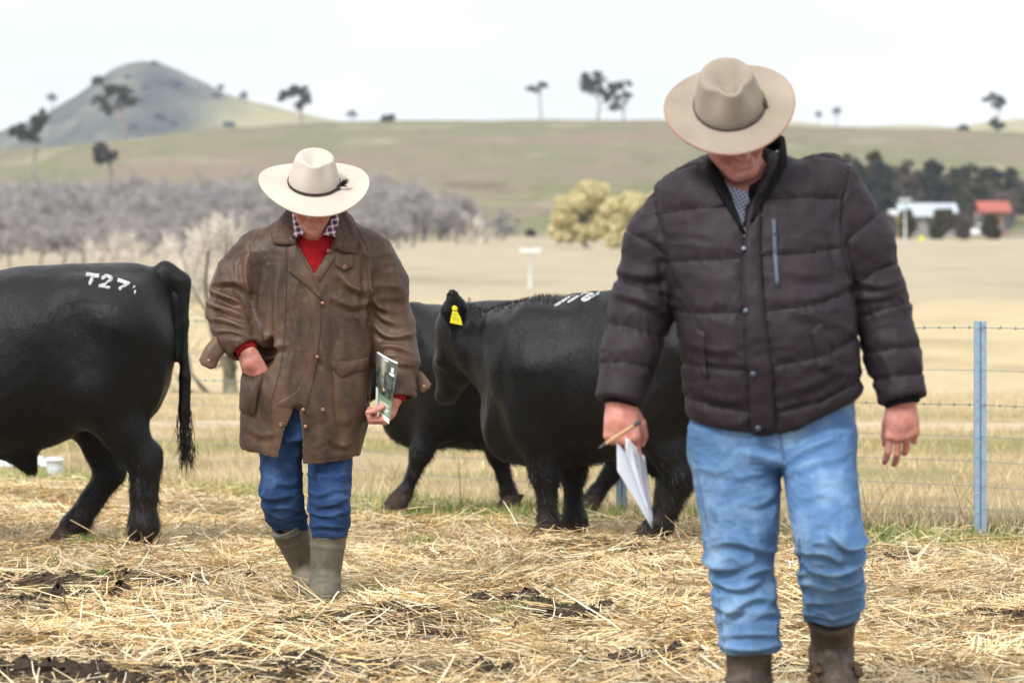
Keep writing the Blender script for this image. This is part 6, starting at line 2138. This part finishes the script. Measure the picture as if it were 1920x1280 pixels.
# quilting: deep stitched channels with puffed panels between
seams = [[(1225, 402), (1300, 392), (1388, 388)], [(1424, 376), (1500, 372), (1572, 374)], [(1246, 490), (1320, 488), (1382, 484)], [(1420, 480), (1500, 476), (1580, 462)],
         [(1262, 582), (1320, 586), (1384, 584)], [(1426, 582), (1520, 570), (1602, 540)], [(1276, 680), (1340, 688), (1392, 690)], [(1434, 684), (1530, 665), (1610, 628)],
         [(1284, 742), (1340, 760), (1398, 768)], [(1446, 770), (1530, 748), (1616, 706)],
         [(1388, 440), (1381, 500), (1383, 600), (1392, 700), (1400, 812)], [(1420, 372), (1420, 480), (1427, 600), (1440, 700), (1450, 812)],
         # armholes
         [(1222, 338), (1230, 400), (1250, 470), (1266, 540)], [(1592, 305), (1574, 380), (1568, 450), (1590, 540)],
         # shoulder yokes
         [(1222, 340), (1262, 322), (1310, 306)], [(1468, 268), (1520, 284), (1590, 306)],
         # sleeve channels
         [(1178, 432), (1215, 455), (1248, 478)], [(1152, 520), (1190, 536), (1262, 560)], [(1140, 606), (1180, 612), (1252, 634)], [(1128, 678), (1170, 676), (1226, 690)],
         [(1570, 462), (1606, 432), (1648, 396)], [(1586, 545), (1640, 505), (1694, 490)], [(1606, 598), (1650, 578), (1706, 566)], [(1622, 662), (1670, 652), (1722, 648)], [(1636, 712), (1680, 702), (1730, 700)]]
p = V[:, [0, 2]]
dm = np.full(len(V), 1.0)
for sl in seams:
    dd, _, _ = poly_dist(p, L2(sl))
    dm = np.minimum(dm, dd)
D = .0085 * (1 - np.exp(-(dm / .011) ** 1.1)) - .004
warp = V + (np.stack([vnoise(V, 9, 1), vnoise(V, 9, 2), vnoise(V, 9, 3)], 1) - .5) * .08
near = np.exp(-(dm / .035) ** 2)
D = D + (ridged(warp * np.array([1.5, 1.5, .55]), 26, 4, 3) - .25) * .0055 * (.12 + near)
D = D + (ridged(warp * np.array([.6, .6, 1.6]), 11, 14, 3) - .25) * .0035
pf = [([(1248, 455), (1262, 500), (1258, 548)], .016, .018), ([(1566, 430), (1572, 490), (1588, 540)], .016, .018), ([(1160, 505), (1200, 520), (1246, 512)], .010, .014), ([(1150, 550), (1200, 560), (1255, 590)], .010, .014),
      ([(1600, 520), (1640, 540), (1690, 525)], .011, .014), ([(1595, 560), (1640, 556), (1690, 540)], .009, .013), ([(1460, 505), (1500, 520), (1560, 510)], .006, .016), ([(1290, 640), (1330, 655), (1380, 650)], .005, .016),
      ([(1440, 735), (1500, 720), (1560, 690)], .006, .016), ([(1300, 730), (1350, 745), (1390, 742)], .005, .014), ([(1280, 330), (1285, 360), (1276, 390)], .005, .016), ([(1510, 300), (1520, 335), (1512, 365)], .005, .016), ([(1450, 545), (1480, 590), (1560, 600)], .006, .018)]
D = D + fold_disp(V, N, [(L2(q_), a, w) for q_, a, w in pf], False)
V = V + N * D[:, None]
jacket = link('jacket', raw_mesh('jacket', V, Fc), nylon, man2)
bv2 = bvh_of(V, Fc)
sm = MB()
for sl in seams:
    seam(bv2, L2(sl), .0014, .0002, mb=sm)
link('quilt_stitching', sm.mesh('quilt_stitching'), dark_thread, jacket)
def jk_piece(name, top, bottom, mat=nylon, nu=26, nv=12, off=.006, **kw):
    return link(name, patch(bv2, L2(top), L2(bottom), nu, nv, off, **kw).mesh(name), mat, jacket)
jk_piece('front_placket', [(1391, 436), (1383, 500), (1385, 600), (1394, 700), (1401, 806)], [(1420, 392), (1421, 500), (1428, 600), (1441, 700), (1448, 806)], nu=60, nv=8, off=.010)
zp = jk_piece('chest_zip', [(1438, 412), (1440, 480), (1443, 538)], [(1447, 412), (1449, 480), (1452, 538)], plain('teal_zip', (0.075, 0.10, 0.125), .45, .4, .15, 90), nu=24, nv=6, off=.012)
jk_piece('zip_puller', [(1440, 420), (1440, 432), (1439, 446)], [(1446, 420), (1446, 432), (1447, 446)], snap_mat, nu=8, nv=5, off=.018)
jk_piece('pocket_welt', [(1298, 612), (1304, 650), (1312, 700)], [(1318, 622), (1318, 660), (1322, 712)], nu=18, nv=7, off=.014)
jk_piece('pocket_welt', [(1508, 618), (1516, 655), (1522, 692)], [(1530, 600), (1544, 645), (1552, 688)], nu=18, nv=7, off=.014)
for px, py in ((1384, 470), (1387, 583), (1399, 697), (1413, 797), (1410, 366)):
    link('snap', stud(bv2, *M2(px + (4 if py < 790 and py > 400 else 0), py), r=.0085, off=.012).mesh('snap'), snap_mat, jacket)
# knitted inner cuffs
for W_, ar in ((wr2l, arm2L), (wr2r, arm2R)):
    dr = nrm(ar[4] - ar[3])
    link('knit_cuff', MB().tube([W_ - dr * .05, W_ - dr * .01, W_ + dr * .008, W_ + dr * .012], [.054, .053, .051, .044], 24).mesh('knit_cuff'), black_knit, jacket)
# stand collar (black lining) hanging open round the neck
topp = [(1336, 318), (1330, 306), (1328, 294), (1336, 284), (1360, 272), (1395, 262), (1430, 254), (1456, 250), (1468, 256), (1466, 276), (1452, 300), (1436, 322), (1424, 340)]
botp = [(1388, 440), (1356, 388), (1330, 345), (1318, 318), (1326, 304), (1392, 296), (1440, 284), (1470, 274), (1474, 284), (1468, 312), (1450, 345), (1424, 380), (1400, 420)]
ang = np.radians([-20, -40, -60, -85, -125, -160, -185, -215, -250, -285, -305, -325, -345])
G = []
for k in range(66):
    f = k / 65 * 12
    i0 = min(int(f), 11)
    w = f - i0
    lerp = lambda L_: np.array(L_[i0], float) * (1 - w) + np.array(L_[i0 + 1], float) * w
    a_ = ang[i0] * (1 - w) + ang[i0 + 1] * w
    T_, B_ = M2(*lerp(topp)), M2(*lerp(botp))
    fr = sstep(-.35, .4, np.array([math.cos(a_)]))[0]
    h, nn = front_hit(bv2, B_[0], B_[1])
    yb = (h[1] - .010) if (h is not None and h[1] < -.02) else -.13
    yB = yb * fr + (.005 - .10 * math.cos(a_)) * (1 - fr)
    yT = -.012 - .085 * math.cos(a_)
    row = []
    for j in range(9):
        v = j / 8
        y = yT * (1 - v) + yB * v - .014 * math.sin(math.pi * v)
        row.append((T_[0] * (1 - v) + B_[0] * v, y, T_[1] * (1 - v) + B_[1] * v))
    G.append(row)
cl = link('collar', MB().grid(np.array(G)).mesh('collar'), black_knit, jacket)
md = cl.modifiers.new('thickness', 'SOLIDIFY')
md.thickness = .012
md.offset = 0
# dark lining inside the neck opening and the checked shirt
F = Field((-.30, -.17, 1.28), (.22, .16, 1.66), .007)
F.loft([(M2(0, 470)[1], M2(1400, 0)[0], .0, .19, .125, 2.3), (M2(0, 400)[1], M2(1394, 0)[0], .0, .16, .115, 2.3), (M2(0, 350)[1], M2(1390, 0)[0], .0, .11, .095, 2.2), (M2(0, 318)[1], M2(1388, 0)[0], -.01, .085, .078, 2.1)], .02)
Vs, Fs = F.surf(2)
gm = Mat('small_check_shirt', 0.85, 0.2)
g1 = stripes(gm, 'X', 32, (0, .5, 0))
g2 = stripes(gm, 'Z', 32, (0, .5, 0))
gm.color(gm.mix(0.5, gm.ramp(g1, [(0.45, (0.035, 0.055, 0.14)), (0.55, (0.62, 0.68, 0.78))]), gm.ramp(g2, [(0.45, (0.035, 0.055, 0.14)), (0.55, (0.62, 0.68, 0.78))])))
shirt2 = link('shirt', raw_mesh('shirt', Vs, Fs), gm.m, man2)
bvs = bvh_of(Vs, Fs)
link('lining', patch(bvs, L2([(1396, 345), (1400, 380), (1396, 440)]), L2([(1440, 325), (1434, 370), (1410, 440)]), 20, 10, .010).mesh('lining'), black_knit, jacket)
link('lining', patch(bvs, L2([(1322, 318), (1340, 360), (1384, 440)]), L2([(1352, 330), (1368, 368), (1392, 440)]), 20, 10, .010).mesh('lining'), black_knit, jacket)
zt = MB()
for k in range(15):
    f = k / 14
    h, nn = front_hit(bv2, *M2(1384 + 5 * f, 402 + 42 * f))
    if h is not None:
        zt.box(h + nn * .004, (.0022, .002, .0012))
if zt.n:
    tag(link('zip_teeth', zt.mesh('zip_teeth', False), plain('zip_metal', (.45, .45, .46), .35, .5, .1, 60, metal=.7), jacket), kind='stuff')

# --- jeans
dj2 = denim('light_denim', (0.095, 0.20, 0.39), (0.25, 0.39, 0.58))
F = Field((-.27, -.30, .14), (.32, .34, .98), .0062)
def rows2(tab):
    return leg_rows(M2, tab)
F.loft(rows2([(740, 1302, 1600, .0, .150), (800, 1292, 1604, 0, .150), (850, 1292, 1603, 0, .142), (872, 1296, 1602, 0, .135)]), .03, soft=.03)
F.loft(rows2([(800, 1292, 1470, 0, .125), (870, 1294, 1464, 0, .125), (950, 1308, 1464, -.005, .115), (1000, 1318, 1460, -.01, .108), (1050, 1322, 1452, .0, .10), (1090, 1332, 1452, .01, .098), (1130, 1338, 1458, .015, .10), (1180, 1344, 1464, .02, .10), (1222, 1350, 1464, .02, .098)]), .02, soft=.012)
F.loft(rows2([(800, 1462, 1604, -.01, .125), (870, 1464, 1602, -.065, .125), (950, 1472, 1605, -.125, .115), (1000, 1481, 1612, -.155, .108), (1050, 1490, 1614, -.115, .10), (1100, 1500, 1617, -.045, .098), (1140, 1508, 1618, .015, .096), (1168, 1514, 1614, .055, .093)]), .02, soft=.012)
V, Fc = F.surf(2)
N = vnormals(V, Fc)
fj = [([(1316, 1046), (1350, 1062), (1385, 1056)], .020, .015), ([(1336, 1086), (1380, 1102), (1420, 1084)], .018, .014), ([(1340, 1172), (1398, 1112), (1450, 1120)], .016, .015), ([(1345, 1206), (1406, 1213), (1464, 1204)], .012, .010), ([(1348, 1190), (1400, 1180), (1462, 1186)], .010, .012),
      ([(1398, 944), (1425, 938), (1450, 926)], .008, .014), ([(1365, 888), (1405, 886), (1445, 876)], .008, .016), ([(1325, 1020), (1370, 1005), (1440, 1030)], .012, .016), ([(1390, 1075), (1425, 1060), (1452, 1068)], .012, .013), ([(1340, 1130), (1370, 1142), (1400, 1136)], .012, .013), ([(1410, 1150), (1440, 1142), (1462, 1152)], .011, .012),
      ([(1545, 990), (1567, 1014), (1592, 1016), (1618, 1002)], .020, .014), ([(1490, 1026), (1530, 1020), (1566, 1040)], .017, .013), ([(1496, 1046), (1522, 1062), (1568, 1060), (1614, 1040)], .018, .013), ([(1500, 1124), (1550, 1120), (1614, 1106)], .015, .012), ([(1507, 1146), (1567, 1152), (1617, 1132)], .013, .010), ([(1500, 1088), (1540, 1096), (1590, 1078), (1616, 1080)], .015, .013), ([(1540, 1070), (1580, 1086), (1612, 1070)], .010, .011),
      ([(1464, 864), (1500, 838), (1560, 815)], .012, .014), ([(1466, 880), (1510, 862), (1570, 850)], .008, .016), ([(1462, 866), (1430, 850), (1380, 846)], .009, .016), ([(1480, 930), (1520, 915), (1570, 925)], .006, .018), ([(1300, 870), (1340, 880), (1380, 872)], .006, .018), ([(1330, 940), (1350, 970), (1345, 1000)], .006, .018)]
D = fold_disp(V, N, [(L2(q_), a * .85, w * .8) for q_, a, w in fj], False)
warp = V + (np.stack([vnoise(V, 8, 5), vnoise(V, 8, 6), vnoise(V, 8, 7)], 1) - .5) * .09
low = sstep(M2(0, 960)[1], M2(0, 1060)[1], V[:, 2])
D = D + (ridged(warp * np.array([.7, .7, 1.4]), 12, 4, 3.2) - .25) * (.003 + .008 * low) + (ridged(warp * np.array([.8, .8, 1.5]), 30, 9, 3) - .25) * .0015
V = V + N * D[:, None]
jeans2 = link('jeans', raw_mesh('jeans', V, Fc), dj2, man2)
bvj = bvh_of(V, Fc)
smj = MB()
for ln in ([(1452, 800), (1458, 840), (1464, 866)], [(1456, 800), (1462, 840), (1467, 866)], [(1452, 960), (1448, 1040), (1450, 1120), (1458, 1200)], [(1488, 1000), (1494, 1060), (1508, 1150)], [(1302, 860), (1318, 950), (1332, 1020)], [(1344, 1100), (1350, 1160), (1356, 1200)], [(1600, 880), (1604, 960), (1606, 1000)]):
    seam(bvj, L2(ln), .0016, .0008, mb=smj)
tag(link('seam_stitching', smj.mesh('seam_stitching'), plain('denim_thread_light', (.10, .16, .28), .8, .2, .3, 90), jeans2), kind='stuff')

# --- pull-on leather boots, dusty and mud-edged
lb = Mat('dusty_brown_leather', 0.6, 0.35)
lc = lb.ramp(lb.noise(10, 5, 0.6), [(0.3, (0.030, 0.022, 0.016)), (0.6, (0.070, 0.052, 0.038)), (0.8, (0.15, 0.115, 0.085))])
lb.color(lb.mix(lb.ramp(lb.noise(50, 5, 0.7), [(0.5, (0, 0, 0)), (0.68, (0.6, 0.6, 0.6))]), lc, (0.16, 0.12, 0.085)))
lb.bump(lb.noise(70, 4), 0.3, 0.003)
def work_boot(top, ankle, toe, heel, rt, ra):
    top, ankle, toe, heel = [np.array(q_, float) for q_ in (top, ankle, toe, heel)]
    lo = np.minimum.reduce([top, ankle, toe, heel]) - .12
    hi = np.maximum.reduce([top, ankle, toe, heel]) + .12
    F = Field(lo, hi, .0052)
    F.cone(top + nrm(top - ankle) * .04, ankle, rt, ra, .02)
    F.cone(ankle, heel + np.array([0, 0, .038]), ra, .044, .03)
    F.cone(ankle + (toe - ankle) * .2, toe + np.array([0, 0, .022]), ra * .92, .046, .03)
    F.cone(heel + np.array([0, 0, .036]), toe + np.array([0, 0, .018]), .044, .048, .03)
    cut_plane(F, top, top - ankle, .15)
    V, Fc = F.surf(2)
    N = vnormals(V, Fc)
    t = (V - ankle) @ nrm(top - ankle)
    L_ = np.linalg.norm(top - ankle)
    rel = np.exp(-((t - L_ * .9) / .006) ** 2) * .003 + np.exp(-((t - L_ * .18) / .005) ** 2) * .004 + (ridged(V, 22, 5, 2) - .35) * .003
    rel = rel - np.exp(-((np.abs(V[:, 0] - (top[0] + ankle[0]) / 2) - .012) / .003) ** 2) * .0018 * (N[:, 1] < -.2) * (t > L_ * .2)
    V = V + N * rel[:, None]
    b = link('boot', raw_mesh('boot', V, Fc), lb.m, man2)
    so = Field(lo - .02, hi + .02, .006)
    so.cone(heel + np.array([0, 0, .006]), toe + np.array([0, 0, .006]), .048, .055, .01, squash=((0, 0, 1), 2.4))
    V2, F2 = so.surf(1)
    V2 = V2 + vnormals(V2, F2) * ((fbm(V2, 60, 2, 3) - .4) * .014)[:, None]
    link('muddy_sole', raw_mesh('muddy_sole', V2, F2), mud, b)
zt_ = M2(0, 1350)[1]
work_boot(m2(1406, 1212, .02), m2(1405, 1288, .03), m2(1400, 1346, -.17), m2(1408, 1346, .07), .072, .058)
work_boot(m2(1563, 1160, .06), m2(1566, 1238, .13), m2(1568, 1294, -.02), m2(1566, 1278, .22), .072, .056)
clod = MB()
for sx_ in (-1, 1):
    for k in range(24):
        c_ = m2(1568 + sx_ * (36 + RNG.normal(0, 5)), 1262 + RNG.uniform(-16, 22), .02 + RNG.normal(0, .03))
        r_ = RNG.uniform(.006, .015)
        a_ = np.linspace(0, 2 * np.pi, 7, endpoint=False)
        clod.grid(np.array([[c_ + np.array([rr * math.cos(x) * RNG.uniform(.7, 1.3), rr * math.sin(x), zz]) for x in a_] for rr, zz in ((.1 * r_, -r_), (r_, -.3 * r_), (r_ * .9, .5 * r_), (.1 * r_, r_))]), close_v=True)
tag(link('caked_mud', clod.mesh('caked_mud', False), mud, man2, label='clods of mud and straw caked round the lifted boot'), kind='stuff')

# --- fawn hat
fel2 = Mat('fawn_felt', 0.9, 0.15, sheen=0.15)
fel2.color(fel2.ramp(fel2.noise(7, 4, 0.5), [(0.3, (0.27, 0.225, 0.175)), (0.7, (0.37, 0.315, 0.25))]))
fel2.bump(fel2.noise(300, 3, 0.6), 0.12, 0.001)
leather = plain('brown_leather', (0.085, 0.060, 0.050), 0.5, 0.4, 0.3, 60)
hat2, hp2 = hat_parts(man2, hc2 + Rh2 @ np.array([0, .0, .066]), Rh2 @ axes_rot(math.radians(9), 'X'), .181, .182, .098, .106, .112, fel2.m, leather, droop=.016, curl=.010, top=.74, dent=.040, band=(.003, .012), binding=plain('brim_binding', (0.36, 0.20, 0.15), .8, .2, .15, 40), pinch=.020)
bk_ = MB()
for z_ in (.006, .016, .026):
    q_ = hp2(math.radians(-22), z_, .004)
    bk_.tube([q_ - Rh2 @ np.array([.004, .004, .003]), q_, q_ + Rh2 @ np.array([.004, .003, .006])], [.004, .006, .004], 8)
link('band_buckle', bk_.mesh('band_buckle'), leather, hat2)
hair = plain('grey_hair', (0.35, 0.32, 0.30), 0.8, 0.2, 0.3, 90)
for mn, hc_, R_ in ((man1, hc1, Rh1), (man2, hc2, Rh2)):
    n = 900
    th_ = RNG.uniform(-.25, math.pi + .25, n)
    P = np.stack([.083 * np.cos(th_), .012 + .102 * np.sin(th_), RNG.uniform(-.03, .06, n)], 1)
    D_ = nrm(np.stack([.15 * np.cos(th_), .15 * np.sin(th_), -np.ones(n)], 1) + RNG.normal(0, .2, (n, 3)))
    Sd = nrm(np.cross(D_, P))
    Vh, Fh, k = ribbons(np.asarray(hc_) + P @ R_.T, D_ @ R_.T, Sd @ R_.T, RNG.uniform(.015, .035, n), np.full(n, .0016), RNG.normal(0, .1, (n, 3)), 2, .2)
    tag(link('hair', raw_mesh('hair', Vh, Fh), hair, mn), kind='stuff')

# --- folded papers and pen in his hand
paper = plain('white_paper_sheet', (.74, .77, .86), .75, .2, .04, 20)
inkp = plain('printed_rules', (.42, .45, .55), .8, .2, .05, 20)
pap = thing('papers', 'folded sheaf of white sale papers hanging from the hand of the man in puffer jacket', 'papers', (at(1440, d2), d2, 0))
def sheet(name, quad, ys, curl, mat=paper, thick=.0008):
    a, b, c, d = [m2(q_[0], q_[1], y) for q_, y in zip(quad, ys)]
    G = []
    for i in range(12):
        u = i / 11
        row = []
        for j in range(18):
            v = j / 17
            p_ = (a * (1 - u) + b * u) * (1 - v) + (d * (1 - u) + c * u) * v
            row.append(p_ + np.array([curl * .3, -curl, 0]) * math.sin(math.pi * u) * (1 - .6 * v))
        G.append(row)
    o = link(name, MB().grid(np.array(G)).mesh(name), mat, pap)
    md = o.modifiers.new('thickness', 'SOLIDIFY')
    md.thickness = thick
    return o
for k in range(3):
    sheet('sheet', [(1154 + k * 1.2, 826 + k), (1173, 850), (1222, 989 - k), (1155 + k * 1.5, 878 + k * 2)], [-.13 + k * .004, -.095 + k * .003, -.055 + k * .003, -.12 + k * .004], .004)
for k in range(6):
    e = k * 6.4
    sheet('sheet', [(1171 + e * .25, 818 + e * .4), (1181 + e * .83, 824 + e * .92), (1222 + e * .08, 986 - e * .28), (1171 + e * .9, 852 + e * .6)], [-.088 + k * .009, -.10 + k * .010, -.05 + k * .006, -.085 + k * .009], .003)
pr = MB()
for k in range(7):
    f = k / 6
    pr.tube([m2(1184 + 22 * f, 842 + 18 * f, -.094 + .04 * f), m2(1198 + 16 * f, 900 + 8 * f, -.08 + .035 * f), m2(1214 + 7 * f, 950 + 6 * f, -.065 + .03 * f)], .0009, 4)
link('ruled_lines', pr.mesh('ruled_lines'), inkp, pap)
pen = thing('pen', 'tan ballpoint pen with dark ends gripped across the papers', 'pen', (at(1440, d2), d2, 0))
pa, pbp = m2(1120, 836, -.155), m2(1198, 787, -.115)
ax = pbp - pa
link('barrel', MB().tube([pa + ax * t for t in (.16, .3, .6, .84)], [.0052, .0058, .0058, .0055], 14).mesh('barrel'), plain('tan_barrel', (.50, .31, .16), .6, .3, .12, 60), pen)
link('tip', MB().tube([pa, pa + ax * .05, pa + ax * .16], [.0012, .0035, .0052], 12).mesh('tip'), plain('pen_dark', (.05, .06, .065), .4, .4, .1, 60), pen)
link('cap', MB().tube([pa + ax * .84, pa + ax * .88, pa + ax * .97, pa + ax], [.0056, .0062, .0060, .0035], 12).mesh('cap'), plain('pen_dark_cap', (.05, .06, .065), .4, .4, .1, 60), pen)
# ------------------------------------------------------------------ light haze in the air
hm = bpy.data.materials.new('haze_air')
hm.use_nodes = True
hm.node_tree.nodes.clear()
ho = hm.node_tree.nodes.new('ShaderNodeOutputMaterial')
hv = hm.node_tree.nodes.new('ShaderNodeVolumePrincipled')
hv.inputs['Color'].default_value = (0.74, 0.84, 1.0, 1)
hv.inputs['Density'].default_value = 0.00017
hv.inputs['Anisotropy'].default_value = 0.2
hm.node_tree.links.new(hv.outputs[0], ho.inputs['Volume'])
haze = link('haze', MB().box((0, 1500, 92), (4200, 1950, 96)).mesh('haze', False), hm, label='thin bluish winter haze filling the valley air', cat='haze', kind='stuff')
